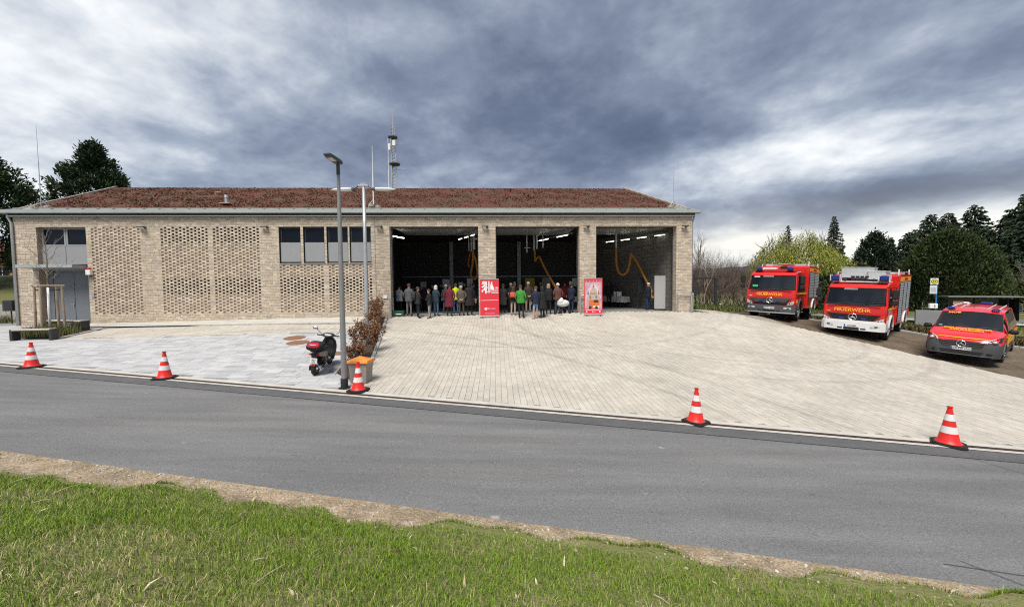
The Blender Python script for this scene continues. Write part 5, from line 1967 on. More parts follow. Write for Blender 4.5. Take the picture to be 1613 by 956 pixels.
# ---- right of the station: gate frame, sign board, bus stop, walls, shelter, fence
t = thing('gate_frame', 'black steel gate frame on the grass right of the station corner', 'gate', (15.3, 29.3, 1.35), R(12))
for x in (-1.3, .85):
    MB().rbox((x, 0, 1.2), (.18, .18, 2.5), .02).build('post', M_DARK, t)
MB().rbox((-.22, 0, 2.42), (2.1, .12, .12), .02).build('cross_beam', M_DARK, t)
MB().rbox((-.22, 0, .08), (2.1, .1, .1), .02).build('sill_beam', M_DARK, t)
t = thing('sign_board', 'black square board on a post beside the right corner of the station', 'sign', (11.35, 22.9, 1.85), R(6))
MB().rbox((0, 0, 1.05), (.50, .05, .55), .01).build('board', M_DARK, t)
MB().cyl((.0, .05, -.3), (0, .05, 1.2), .03, n=8).build('post', M_DARK, t)
t = thing('marker_post', 'short pale marker post in the grass by the gravel lot', 'post', (16.4, 29.2, 1.3), 0)
MB().cyl((0, 0, 0), (0, 0, .42), .03, n=8).build('post', M_GALV, t)
MB().rbox((-.03, 0, .42), (.14, .05, .05), .01).build('cap', M_WHITE, t)
t = thing('bus_stop_sign', 'bus stop sign on a blue pole behind the second fire engine', 'bus stop', (28.0, 24.7, .6), R(-20))
M_BLUE = mat('pole_blue', (0.02, 0.16, 0.42), .4)
MB().cyl((.14, 0, 0), (.14, 0, 2.85), .04, n=8).build('pole', M_BLUE, t)
MB().rbox((0, -.03, 2.72), (.40, .03, .42), .008).build('stop_plate', M_WHITE, t)
M_HG = mat('stop_green', (0.05, 0.20, 0.05), .4)
MB().cyl((0, -.05, 2.72), (0, -.056, 2.72), .17, n=18).build('stop_ring', M_HG, t)
MB().cyl((0, -.058, 2.72), (0, -.062, 2.72), .135, n=18).build('stop_disc', mat('stop_yellow', (0.75, .6, .05), .4), t)
put_text('H', .22, 'stop_letter', M_HG, t, (0, -.066, 2.72), (1, 0, 0), (0, 0, 1), bold=.008)
MB().rbox((-.03, -.03, 2.18), (.36, .03, .55), .008).build('timetable', mat('timetable', (0.62, .68, .72), .3), t)
for k in range(5):
    MB().b(-.17, .10, -.05, -.046, 2.0 + k * .075, 2.02 + k * .075).build('timetable_line', M_POLE, t)
MB().rbox((-.02, -.03, 1.1), (.42, .18, .32), .02).build('litter_box', M_WHITE, t)
MB().rbox((.02, -.13, 1.1), (.06, .02, .16), .01).build('litter_slot', M_POLE, t)
t = thing('concrete_wall', 'grey concrete wall slabs by the bus stop between engine and van', 'wall', (24.0, 21.9, .55), R(-32))
M_CW = mat('grey_concrete', (0.26, 0.27, 0.28), .85, var=.15, vscale=1.5)
MB().rbox((.7, 0, .5), (1.7, .18, 1.15), .012).build('wall_slab', M_CW, t)
MB().rbox((2.3, .05, .48), (1.45, .18, 1.0), .012).build('wall_slab', mat('pale_concrete', (0.36, .36, .36), .85, var=.12, vscale=1.5), t)
t = thing('bus_shelter', 'flat-roofed dark glass bus shelter behind the red van', 'bus shelter', (31.9, 25.4, -.1), R(-34))
MB().rbox((0, 0, 2.36), (3.3, 1.7, .10), .02).build('roof', mat('shelter_roof', (0.075, .078, .076), .5, var=.1, vscale=1), t)
MB().rbox((0, -.905, 2.37), (3.32, .03, .07), .01).build('roof_edge', M_POLE, t)
for x in (-1.5, 0, 1.5):
    MB().cyl((x, .7, 0), (x, .7, 2.32), .05, n=8).build('post', M_DARK, t)
M_SG = mat('shelter_glass', (0.02, 0.03, 0.03), .05, spec=.8)
for x in (-.75, .75):
    MB().b(x - .70, x + .70, .69, .71, .2, 2.2).build('glass_panel', M_SG, t)
for x in (-1.55, 1.55):
    MB().b(x - .01, x + .01, -.6, .65, .2, 2.2).build('glass_panel', M_SG, t)
MB().rbox((-1.1, -.62, 1.95), (.5, .04, .26), .01).build('notice', mat('notice_tan', (0.60, .42, .28), .5), t)
MB().rbox((0, .45, .45), (2.6, .4, .06), .01).build('bench_seat', M_WOOD, t)
t = thing('wire_fence', 'light wire mesh fence beyond the street at the right edge', 'fence', (42, 30, .2), R(-40))
for i in range(9):
    MB().cyl((-6 + i * 1.5, 0, 0), (-6 + i * 1.5, 0, 1.3), .035, n=6).build('fence_post', M_GALV, t)
w = MB()
for k in range(8):
    w.tube([(-6, 0, .1 + k * .16), (6, 0, .1 + k * .16)], .008, 4)
for k in range(80):
    w.tube([(-6 + k * .15, 0, .08), (-6 + k * .15, 0, 1.25)], .006, 4)
w.build('mesh_wire', M_GALV, t, kind='stuff')
# ================================================================== the fire engines and the van
M_FRED = mat('engine_red', (0.64, 0.018, 0.014), 0.22, var=0.08, vscale=2, coat=.6, spec=.5, dirt=((0.42, 0.08, 0.05), 1.6, .35), bump=.03, bscale=2.5, bdist=.05)
M_FRED2 = mat('engine_red_roof', (0.62, 0.05, 0.045), 0.35, coat=.3)
M_VRED = mat('van_red', (0.76, 0.028, 0.036), 0.22, coat=.6, dirt=((0.55, 0.09, 0.07), 1.8, .3))
M_VG = bpy.data.materials.new('vehicle_glass')
M_VG.use_nodes = True
_n_, _l_ = M_VG.node_tree.nodes, M_VG.node_tree.links
_n_.remove(_n_['Principled BSDF'])
_tr, _gl, _mx, _fr = _n_.new('ShaderNodeBsdfTransparent'), _n_.new('ShaderNodeBsdfGlossy'), _n_.new('ShaderNodeMixShader'), _n_.new('ShaderNodeFresnel')
_tr.inputs[0].default_value = (0.62, 0.68, 0.66, 1)
_gl.inputs['Roughness'].default_value = 0.03
_fr.inputs['IOR'].default_value = 1.95
_l_.new(_fr.outputs[0], _mx.inputs[0])
_l_.new(_tr.outputs[0], _mx.inputs[1])
_l_.new(_gl.outputs[0], _mx.inputs[2])
_l_.new(_mx.outputs[0], _n_['Material Output'].inputs[0])
M_TRIM = mat('cab_trim', (0.13, 0.135, 0.135), .8, var=.2, vscale=5)
M_SEATV = mat('seat_cover', (0.30, 0.31, 0.31), .85, var=.25, vscale=9)
M_VGD = mat('vehicle_side_glass', (0.012, 0.012, 0.014), 0.05, spec=.8, coat=.5)
M_VWH = mat('vehicle_white', (0.74, 0.74, 0.74), 0.35, var=.06, vscale=4, coat=.3)
M_VGY = mat('bumper_grey', (0.075, 0.078, 0.083), 0.55, var=.12, vscale=5)
M_VBK = mat('vehicle_black', (0.015, 0.015, 0.016), 0.5)
M_SHUT = mat('shutter_alu', (0.50, 0.52, 0.53), 0.42, metal=.5, var=.1, vscale=3)
M_BLUEL = mat('blue_light', (0.010, 0.03, 0.22), 0.12, coat=.7, spec=.7)
M_LENS = mat('lamp_lens', (0.66, 0.67, 0.68), 0.12, metal=.35, coat=.8)
M_ORT = mat('reflective_orange', (0.92, 0.36, 0.035), 0.45)
M_YEL = mat('reflective_yellow', (0.85, 0.48, 0.03), 0.45)
M_ROOFG = mat('roof_box_grey', (0.58, 0.59, 0.60), 0.45, metal=.25, var=.1, vscale=3)


def star(par, c, r_, nrm_tilt=0.0):
    """a ringed three-pointed star"""
    o = MB()
    m_ = 10
    prof = [(r_ + r_ * .11 * math.cos(2 * math.pi * i / m_), r_ * .11 * math.sin(2 * math.pi * i / m_)) for i in range(m_ + 1)]
    o.lathe(prof, c, 26, rot=Matrix.Rotation(R(90), 3, 'X'), cap=False)
    for k in range(3):
        a = math.pi / 2 + k * 2 * math.pi / 3
        d, p = Vector((math.cos(a), 0, math.sin(a))), Vector((-math.sin(a), 0, math.cos(a)))
        C = Vector(c)
        o.add([C + p * r_ * .2 - Vector((0, .004, 0)), C - p * r_ * .2 - Vector((0, .004, 0)), C + d * r_ - Vector((0, .004, 0)), C - Vector((0, r_ * .16 + .004, 0)), C + Vector((0, .01, 0))],
              [(0, 3, 2), (3, 1, 2), (0, 2, 4), (2, 1, 4), (0, 4, 3), (1, 3, 4)])
    return o.build('star_emblem', M_CHROME, par, fix=True)


def wheel(par, x, y, rr, w, rim_m, hub=True):
    s = 1 if x > 0 else -1
    rt = Matrix.Rotation(R(90) * s, 3, 'Y')
    hold = MB().lathe([(rr * .58, -w + .02), (rr * .93, -w), (rr, -w + .04), (rr, -.04), (rr * .93, 0), (rr * .60, -.015)], (x, y, rr), 28, rot=rt, cap=False).build('wheel', M_TYRE, par, smooth=40)
    q = MB().lathe([(rr * .60, -.02), (rr * .56, -.05), (rr * .40, -.10 if hub else -.04), (rr * .30, -.10 if hub else -.03), (rr * .26, -.02), (rr * .16, .0), (rr * .02, .0)], (x, y, rr), 24, rot=rt, cap=False)
    for k in range(8 if hub else 5):
        a = 2 * math.pi * k / (8 if hub else 5)
        p = rt @ Vector((rr * .21 * math.cos(a), rr * .21 * math.sin(a), .0))
        p2 = rt @ Vector((rr * .21 * math.cos(a), rr * .21 * math.sin(a), .025))
        q.cyl((x + p.x, y + p.y, rr + p.z), (x + p2.x, y + p2.y, rr + p2.z), rr * .03, n=6)
    q.build('rim', rim_m, hold, smooth=30)
    return hold


def shutter(par, x, y0, y1, z0, z1):
    s = 1 if x > 0 else -1
    n = 30
    vs = []
    for i in range(n + 1):
        z = z0 + (z1 - z0) * i / n
        d = .012 if i % 2 else 0
        vs += [(x + s * d, y0, z), (x + s * d, y1, z)]
    MB().add(vs, [(2 * i, 2 * i + 1, 2 * i + 3, 2 * i + 2) for i in range(n)]).build('roller_shutter', M_SHUT, par, fix=True)
    MB().b(min(x, x + s * .02), max(x, x + s * .02), y0 - .035, y0 - .004, z0, z1).b(min(x, x + s * .02), max(x, x + s * .02), y1 + .004, y1 + .035, z0, z1).build('shutter_guide', M_VBK, par)


def plate(par, c, w, s, tilt=0):
    p = MB().rbox(c, (w, .015, .115), .004).build('number_plate', M_VWH, par)
    MB().b(c[0] - w / 2 + .004, c[0] - w / 2 + .045, c[1] - .0105, c[1] - .0075, c[2] - .05, c[2] + .05).build('plate_band', mat('plate_blue', (.01, .05, .35), .4), p)
    put_text(s, .095, 'plate_lettering', M_VBK, p, (c[0] + .02, c[1] - .010, c[2]), (1, 0, 0), (0, 0, 1), depth=.003, bold=.002, sx=.86)
    return p


def fire_engine(label, loc, rot, white_bumper, roof_gear, plate_s, crew_y=2.85, shutters=2, grid_len=4.1, wb=4.0):
    t = thing('fire_engine', label, 'fire engine', loc, rot=rot, group='fire engines parked on the gravel lot')
    t.rotation_mode = 'YXZ'
    t.rotation_euler = rot
    W = 1.15
    wr = .47
    fy = 1.22                                   # front axle
    cab = [(.12, .82), (.04, 1.05), (.05, 1.32), (.10, 1.66), (.38, 2.46), (.50, 2.60), (.78, 2.69), (crew_y - .06, 2.74), (crew_y, 2.66), (crew_y, .62), (fy + .62, .62), (fy + .60, .92), (fy + .38, 1.12), (fy - .38, 1.12), (fy - .60, .92), (fy - .66, .74)]
    cy_ = sum(p[0] for p in cab) / len(cab)
    cz_ = sum(p[1] for p in cab) / len(cab)

    def wz(z):
        return W - max(0, z - 1.6) * .085
    vs = []
    X = (-1, -.955, -.6, 0, .6, .955, 1)
    k = len(cab)
    for xi, xx in enumerate(X):
        for y, z in cab:
            yy, zz = y, z
            if abs(xx) == 1:
                d = Vector((cy_ - y, cz_ - z)).normalized() * .055
                yy, zz = y + d.x, z + (d.y if not (.6 < z < 1.15 and y > fy - .7) else 0)
            bow = .05 * (1 - xx * xx) if y < .6 else 0
            vs.append((xx * wz(z), yy - bow, zz))
    fs = []
    for a in range(len(X) - 1):
        for i in range(k):
            j = (i + 1) % k
            if i == 3 and 0 < a < len(X) - 2:
                continue
            fs.append((a * k + i, a * k + j, (a + 1) * k + j, (a + 1) * k + i))
    fs += [tuple(range(k)), tuple(range((len(X) - 1) * k, len(X) * k))[::-1]]
    cabo = MB().add(vs, fs).build('cab', M_FRED, t, smooth=28, fix=True)
    # windscreen: bowed sheet a little proud of the cab
    n = 10
    vs, fs = [], []
    for j in range(4):
        v = j / 3
        y, z = .10 + .28 * v, 1.69 + .74 * v
        for i in range(n + 1):
            xx = -.94 + 1.88 * i / n
            vs.append((xx * wz(z) * .985, y - .012 - .05 * (1 - xx * xx) - .004, z))
    fs = [(j * (n + 1) + i, j * (n + 1) + i + 1, (j + 1) * (n + 1) + i + 1, (j + 1) * (n + 1) + i) for j in range(3) for i in range(n)]
    ws = MB().add(vs, fs).build('windscreen', M_VG, t, smooth=True)
    edge = [(vs[i][0], vs[i][1] - .003, vs[i][2]) for i in list(range(n + 1)) + [n + (n + 1) * j for j in (1, 2, 3)] + [3 * (n + 1) + i for i in range(n, -1, -1)] + [(n + 1) * j for j in (2, 1, 0)]]
    edge = [(p[0], p[1], p[2]) for p in edge]
    MB().tube([Vector(p) for p in edge], .016, 5).build('windscreen_seal', M_VBK, ws)
    for s in (-.55, .35):
        MB().tube([(s, .02, 1.67), (s + .30, .045, 1.76), (s + .62, .06, 1.80)], .010, 5).build('wiper', M_VBK, ws)
    MB().b(-.95, .95, -.02, .03, 1.645, 1.675).build('scuttle_strip', M_VBK, t)
    # cab interior
    li = MB()
    li.add([(-1.0, .16, 1.30), (1.0, .16, 1.30), (1.0, 2.2, 1.30), (-1.0, 2.2, 1.30), (-.97, .42, 2.5), (.97, .42, 2.5), (.97, 2.2, 2.55), (-.97, 2.2, 2.55)],
           [(0, 1, 2, 3), (4, 7, 6, 5), (0, 3, 7, 4), (1, 5, 6, 2), (2, 6, 7, 3)])
    li.build('cab_lining', M_TRIM, t)
    MB().rbox((0, .34, 1.60), (1.9, .42, .22), .06).build('dashboard', M_TRIM, t)
    for sx in (-.62, .0, .62):
        seat = MB().rbox((sx, 1.15, 1.72), (.46, .14, .72), .06).build('seat_back', M_SEATV, t, smooth=40)
        MB().rbox((sx, 1.14, 2.16), (.26, .10, .18), .04).build('head_rest', M_SEATV, seat, smooth=40)
    MB().lathe([(.20, -.012), (.215, 0), (.20, .012), (.185, 0), (.20, -.012)], (.62, .62, 1.76), 18, rot=Matrix.Rotation(R(-38), 3, 'X'), cap=False).cyl((.62, .55, 1.6), (.62, .62, 1.76), .03, n=6).build('steering_wheel', M_VBK, t)
    MB().rbox((-.2, .30, 2.40), (.5, .03, .10), .02).build('sun_visor', M_SEATV, t)
    MB().rbox((-.2, .14, 1.725), (.5, .01, .03), .004).build('dash_card', M_ROOFG, ws)
    if not white_bumper:
        c = MB().rbox((-.74, .030, 1.86), (.26, .012, .12), .004).build('green_card', mat('green_card', (.06, .48, .2), .5), ws)
        c.rotation_euler = (0, 0, 0)
        MB().rbox((-.72, .235, 2.37), (.28, .012, .07), .004).build('white_sticker', M_VWH, ws)
    # side glass and doors
    for s in (-1, 1):
        def side(y0, y1, z0, z1, off, name, m, par, slope=0.0):
            p = [(y0, z0), (y1, z0), (y1, z1), (y0 + slope, z1)]
            return MB().add([(s * (wz(z) + off), y, z) for y, z in p] + [(s * (wz(z) + off - .02), y, z) for y, z in p],
                            [(0, 1, 2, 3), (7, 6, 5, 4), (0, 4, 5, 1), (1, 5, 6, 2), (2, 6, 7, 3), (3, 7, 4, 0)]).build(name, m, par, fix=True)
        d1 = side(.42, 1.55, 1.14, 2.52, .006, 'door', M_FRED, t, .28)
        side(.50, 1.48, 1.62, 2.44, .012, 'side_window', M_VGD, d1, .26)
        MB().rbox((s * (W + .02), 1.42, 1.42), (.03, .16, .04), .01).build('door_handle', M_VBK, d1)
        if crew_y > 2.4:
            d2 = side(1.66, crew_y - .12, .80, 2.52, .006, 'door', M_FRED, t)
            side(1.74, crew_y - .2, 1.62, 2.44, .012, 'side_window', M_VGD, d2)
            MB().rbox((s * (W + .02), crew_y - .25, 1.42), (.03, .16, .04), .01).build('door_handle', M_VBK, d2)
        side(.34, crew_y - .02, 1.44, 1.52, .016, 'stripe', M_YEL, t)
        side(.30, fy - .66, .98, 1.16, .014, 'stripe', M_ORT, t)
        # mirrors
        mx = s * (W + .22)
        a = MB().tube([(s * 1.04, .34, 2.50), (mx, .14, 2.52), (mx, .12, 1.62), (s * 1.10, .22, 1.58)], .02, 6).build('mirror_arm', M_VBK, t)
        MB().rbox((mx, .10, 2.22), (.22, .14, .44), .04).build('mirror', M_VBK, a)
        MB().rbox((mx, .10, 1.84), (.22, .13, .22), .04).build('wide_mirror', M_VBK, a)
        # wheel arch trim
        arc = [(s * (W + .015), fy + .60 * math.cos(R(b)), .52 + .62 * math.sin(R(b))) for b in range(-4, 185, 12)]
        MB().tube(arc, .05, 6).build('wheel_arch', M_VWH if white_bumper else M_VGY, t, smooth=True)
        st = MB().rbox((s * (W - .06), fy + .82, .42), (.16, .36, .05), .01).rbox((s * (W - .06), fy + .82, .66), (.14, .36, .05), .01)
        st.build('step', M_GALV, t)
        # bumper corner lamps, headlights
        hl = MB()
        hz = .98
        hl.add([(s * 1.10, -.022, hz + .11), (s * .84, -.055, hz - .02), (s * .80, -.06, hz - .13), (s * 1.06, -.03, hz - .09), (s * 1.10, .03, hz + .11), (s * .84, .03, hz - .02), (s * .80, .03, hz - .13), (s * 1.06, .03, hz - .09)],
               [(0, 1, 2, 3), (7, 6, 5, 4), (0, 4, 5, 1), (1, 5, 6, 2), (2, 6, 7, 3), (3, 7, 4, 0)])
        h_ = hl.build('headlight', M_LENS, t, fix=True)
        for q_ in (.90, 1.01):
            MB().cyl((s * q_, -.062 + (q_ - .9) * .2, hz - .045 + (q_ - .9) * .35), (s * q_, -.04, hz - .045 + (q_ - .9) * .35), .038, n=10).build('bulb_ring', M_VGY, h_)
    # front lettering
    put_text('FEUERWEHR', .215 if white_bumper else .195, 'lettering', M_ORT, t, (-.05, -.012, 1.40), (1, 0, 0), (0, .06, 1), bold=.006, sx=1.08, depth=.012)
    zt = 1.515
    MB().b(-.62, -.10, -.03, -.018, zt, zt + .016).b(.10, .56, -.03, -.018, zt, zt + .016).build('lettering_line', M_ORT, t)
    MB().rbox((-.92, .005, 1.30), (.14, .012, .035), .004).build('side_badge', M_YEL if white_bumper else M_VWH, t)
    # grille
    gm = M_VBK if white_bumper else M_VGY
    gr = MB()
    for i, (z, w0, w1) in enumerate(((1.19, .98, .94), (1.13, .90, .85), (1.07, .83, .78), (1.01, .77, .72))):
        gr.prism([(-w0, z + .022), (-.25, z - .005), (.25, z - .005), (w0, z + .022), (w1, z - .022), (.25, z - .05), (-.25, z - .05), (-w1, z - .022)], -.055, .02, 'y')
    gr.build('grille', gm, t, fix=True, kind='stuff')
    MB().prism([(-.96, 1.21), (.96, 1.21), (.70, .90), (-.70, .90)], -.03, .03, 'y').build('grille_backing', M_VBK, t, fix=True)
    star(t, (0, -.075, 1.085), .15)
    for s in (-1, 1):
        MB().rbox((s * .40, -.065, 1.02), (.20, .03, .065), .02).build('front_flasher', M_BLUEL, t)
    # bumper
    bm_ = M_VWH if white_bumper else M_VGY
    out = [(-1.17, .52), (-1.16, .02), (-1.02, -.10), (-.5, -.155), (.5, -.155), (1.02, -.10), (1.16, .02), (1.17, .52), (1.05, .52), (1.05, .15), (-1.05, .15), (-1.05, .52)]
    bmp = MB().prism(out, .46, .84, 'z').build('bumper', bm_, t, fix=True)
    if white_bumper:
        MB().prism([(-1.12, .0), (-.98, -.085), (-.5, -.13), (.5, -.13), (.98, -.085), (1.12, .0), (1.05, .1), (-1.05, .1)], .84, .92, 'z').build('bumper_top', bm_, t, fix=True)
    else:
        MB().prism([(-1.17, .03), (-1.02, -.105), (-.5, -.16), (.5, -.16), (1.02, -.105), (1.17, .03), (1.05, .1), (-1.05, .1)], .40, .452, 'z').build('bumper_lip', M_SHUT, t, fix=True)
        MB().tube([(-.05, -.1, .42), (-.05, -.16, .34), (.05, -.16, .34), (.05, -.1, .42)], .015, 6).build('tow_hook', M_GALV, t)
    for s in (-1, 1):
        rz_ = Matrix.Rotation(s * R(11), 3, 'Z')
        f_ = MB().rbox((s * .84, -.118, .68), (.36, .03, .11), .015, rz_).build('fog_lamp', M_LENS, bmp)
        MB().rbox((s * .86, -.128, .68), (.11, .03, .07), .01, rz_).build('fog_bulb', M_VGY, f_)
        MB().rbox((s * .42, -.150, .54), (.2, .03, .07), .012).build('bumper_slot', M_VBK, bmp)
    MB().rbox((0, -.152, .53), (.56, .03, .12), .01).build('bumper_slot', M_VBK, bmp)
    plate(t, (0, -.168, .67), .52, plate_s)
    # chassis and wheels
    MB().rbox((0, 3.9, .62), (1.7, 6.2, .34), .03).build('chassis', M_VBK, t)
    MB().cyl((-.9, fy, wr), (.9, fy, wr), .12, n=10).cyl((-.9, fy + wb, wr), (.9, fy + wb, wr), .14, n=10).build('axle', M_VBK, t)
    for s in (-1, 1):
        wheel(t, s * 1.13, fy, wr, .30, M_SHUT)
        wheel(t, s * 1.13, fy + wb, wr, .55, M_SHUT)
    # equipment body
    y0, y1 = crew_y + .05, crew_y + .05 + grid_len
    B = 1.225
    ay = fy + wb
    side_poly = [(y0, .62), (ay - .62, .62), (ay - .58, .95), (ay - .40, 1.10), (ay + .40, 1.10), (ay + .58, .95), (ay + .62, .62), (y1, .70), (y1, 3.02), (y1 - .05, 3.08), (y0 + .05, 3.08), (y0, 3.0)]
    body = MB().prism(side_poly, -B, B, 'x').build('equipment_body', M_FRED, t, fix=True)
    for s in (-1, 1):
        n_s = shutters
        sy0, sy1 = y0 + .12, y1 - .12
        for i in range(n_s):
            a, b = sy0 + (sy1 - sy0) * i / n_s + .04, sy0 + (sy1 - sy0) * (i + 1) / n_s - .04
            low = .75 if b < ay - .5 else (1.22 if a < ay + .5 else .85)
            shutter(t, s * (B + .004), a, b, low, 2.66)
        MB().b(*sorted((s * (B + .002), s * (B + .01))), y0 + .2, y1 - .2, 2.76, 2.98).build('stripe', M_ORT, t)
        put_text('FEUERWEHR', .2, 'lettering', M_FRED, t, (s * (B + .014), (y0 + y1) / 2, 2.87), (0, s, 0), (0, 0, 1), bold=.004)
        MB().b(*sorted((s * (B + .002), s * (B + .010))), y0 + .02, y1 - .02, 2.68, 2.72).build('shutter_rail', M_GALV, t)
        arc = [(s * (B + .005), ay + .60 * math.cos(R(b)), .50 + .62 * math.sin(R(b))) for b in range(-4, 185, 12)]
        MB().tube(arc, .045, 6).build('wheel_arch', M_VWH, t, smooth=True)
        MB().tube([(s * (B - .08), y0 + .1, 3.08), (s * (B - .08), y0 + .12, 3.2), (s * (B - .08), y1 - .12, 3.2), (s * (B - .08), y1 - .1, 3.08)], .02, 6).build('roof_rail', M_VWH, t)
        MB().rbox((s * (B - .02), y1 + .01, 1.0), (.1, .05, .35), .01).build('tail_light', M_TAIL, t)
    # roof gear
    if roof_gear == 'boxes':
        MB().b(-1.0, 1.0, .66, crew_y - .05, 2.72, 2.76).build('cab_roof_deck', M_VWH, t)
        MB().rbox((-.32, 2.6, 3.18), (1.05, 2.2, .50), .02).build('roof_box', M_ROOFG, t)
        MB().rbox((-.32, 2.6, 3.44), (1.09, 2.24, .03), .01).build('roof_box_lid', M_VWH, t)
        MB().rbox((.50, 2.1, 3.06), (.62, 1.4, .40), .02).build('roof_box', M_ROOFG, t)
        MB().rbox((.50, 2.1, 3.27), (.65, 1.43, .02), .006).build('roof_box_lid', M_VWH, t)
        for i in range(4):
            MB().rbox((.835, 1.6 + i * .3, 3.16), (.03, .1, .04), .008).build('box_latch', M_VBK, t)
        MB().rbox((.55, 3.1, 2.98), (.4, .3, .3), .04).build('roof_fan', M_VBK, t)
        for i in range(4):
            for k in range(2):
                MB().rbox((-.24 + i * .17, .72, 2.86 + k * .13), (.14, .1, .085), .02).build('flood_light', M_VBK, t)
        for s in (-1, 1):
            MB().ball((s * .52, .72, 2.83), (.075, .07, .075), 10, 7).build('siren', M_VBK, t, smooth=True)
            bz = MB().rbox((s * .88, .72, 2.93), (.30, .3, .26), .05).build('blue_light', M_BLUEL, t)
            MB().rbox((s * .88, .72, 2.785), (.36, .36, .05), .012).build('light_base', M_VBK, bz)
            for q_ in (-.19, .19):
                MB().tube([(s * .88 + q_, .58, 2.76), (s * .88 + q_, .58, 3.08), (s * .88 + q_, .86, 3.08), (s * .88 + q_, .86, 2.76)], .018, 5).build('guard_hoop', M_VWH, bz)
        MB().rbox((.62, 4.2, 3.16), (.7, 1.5, .12), .02).build('roof_hatch', M_FRED2, t)
    else:
        MB().b(-.98, .98, .68, crew_y - .05, 2.70, 2.75).build('cab_roof_deck', M_FRED2, t)
        MB().rbox((0, 1.4, 2.79), (1.2, .8, .05), .02).build('roof_hatch', M_FRED2, t)
        for s in (-1, 1):
            bz = MB().rbox((s * .72, .66, 2.84), (.28, .22, .19), .05).build('blue_light', M_BLUEL, t)
            MB().rbox((s * .72, .66, 2.735), (.32, .26, .04), .01).build('light_base', M_VBK, bz)
        MB().rbox((-.55, 2.3, 2.88), (.7, .5, .16), .03).build('roof_box', M_VWH, t)
        MB().rbox((.1, 2.45, 2.95), (.34, .3, .2), .03).build('roof_fan', M_VBK, t)
    # ladder and tubes on the body roof
    ld = MB()
    for x in (-.35, .15):
        ld.tube([(x, y0 + .2, 3.22), (x, y1 - .2, 3.22)], .03, 6)
    for i in range(12):
        y = y0 + .4 + i * (grid_len - .8) / 11
        ld.tube([(-.35, y, 3.22), (.15, y, 3.22)], .018, 5)
    ld.build('ladder', M_GALV, t, kind='stuff')
    MB().rbox((.72, (y0 + y1) / 2, 3.14), (.55, grid_len - .6, .12), .02).build('roof_locker', M_ROOFG, t)
    MB().rbox((-.85, (y0 + y1) / 2, 3.15), (.4, grid_len - .8, .14), .02).build('roof_locker', M_ROOFG, t)
    for y in (y0 + .3, y1 - .15):
        MB().cyl((B - .1, y, 3.08), (B - .1, y, 3.36), .03, n=8).build('lamp_post', M_VWH, t)
    MB().rbox((0, y1 + .02, 1.9), (2.2, .03, 2.0), .01).build('tail_gate', M_SHUT, t)
    return t


fire_engine('red fire engine with dark grey bumper and green card, nearest the station', (14.19, 20.54, 1.27), (R(-.6), R(2.3), R(-46.4)), False, 'low', 'DD·FW 4022', 2.95, 2, 3.7, 3.9)
fire_engine('red fire engine with white bumper and grey boxes on its roof', (16.38, 17.91, .55), (R(1.1), R(2.6), R(-52.3)), True, 'boxes', 'DD·2080', 2.25, 3, 4.0, 3.8)

# ---------------------------------------------------------------- the van
van = thing('fire_service_van', 'red fire service van with dark grey bumper parked at the right edge', 'van', (17.34, 14.32, .17))
van.rotation_mode = 'YXZ'
van.rotation_euler = (R(2.0), R(3.0), R(-57.0))
SEC = [
    (-.03, [(.45, .30), (.60, .42), (.60, .66), (.52, .78), (.42, .815), (.22, .825), (0, .83)]),
    (.03, [(.70, .25), (.79, .42), (.78, .68), (.70, .84), (.56, .885), (.28, .90), (0, .905)]),
    (.14, [(.84, .23), (.90, .44), (.895, .72), (.83, .91), (.66, .965), (.34, .99), (0, 1.0)]),
    (.36, [(.92, .22), (.955, .46), (.955, .76), (.90, .985), (.75, 1.055), (.40, 1.09), (0, 1.105)]),
    (.66, [(.94, .21), (.965, .48), (.965, .82), (.935, 1.05), (.81, 1.115), (.43, 1.155), (0, 1.17)]),
    (.94, [(.945, .21), (.968, .5), (.968, .87), (.952, 1.09), (.865, 1.165), (.45, 1.215), (0, 1.23)]),
    (1.30, [(.945, .21), (.968, .5), (.968, .9), (.955, 1.12), (.83, 1.44), (.45, 1.495), (0, 1.51)]),
    (1.68, [(.945, .21), (.968, .5), (.968, .93), (.957, 1.14), (.785, 1.76), (.43, 1.80), (0, 1.815)]),
    (1.90, [(.945, .21), (.968, .5), (.968, .94), (.957, 1.15), (.785, 1.82), (.44, 1.885), (0, 1.90)]),
    (2.10, [(.945, .21), (.968, .5), (.968, .95), (.957, 1.15), (.79, 1.835), (.46, 1.91), (0, 1.925)]),
    (3.05, [(.945, .21), (.968, .5), (.968, .95), (.957, 1.15), (.795, 1.85), (.48, 1.925), (0, 1.94)]),
    (4.30, [(.945, .22), (.968, .5), (.968, .95), (.955, 1.15), (.795, 1.84), (.48, 1.915), (0, 1.93)]),
    (4.95, [(.93, .25), (.955, .5), (.955, .95), (.94, 1.15), (.735, 1.80), (.45, 1.87), (0, 1.885)]),
    (5.10, [(.88, .30), (.91, .5), (.91, .95), (.89, 1.15), (.70, 1.72), (.42, 1.79), (0, 1.80)])]
NR = 13
V = []
for y, h in SEC:
    full = [(-x, z) for x, z in h] + [(x, z) for x, z in h[-2::-1]]
    V += [(x, y, z) for x, z in full]
vparts = {}


def vface(i, j):
    """which part the face between stations i,i+1 and ring points j,j+1 belongs to"""
    jj = j if j < 6 else 11 - j
    if i in (5, 6) and jj in (4, 5):
        return 'windscreen'
    if jj == 3 and i in (6, 7, 8, 9):
        return 'front_side_window'
    if jj == 3 and i in (10, 11):
        return 'rear_side_window'
    if jj in (0, 1) and i <= 3:
        return 'bumper'
    if jj == 2 and i <= 1:
        return 'bumper'
    if jj in (0,) and i > 3:
        return 'sill'
    if i <= 4 and jj >= 3:
        return 'bonnet'
    return 'body'


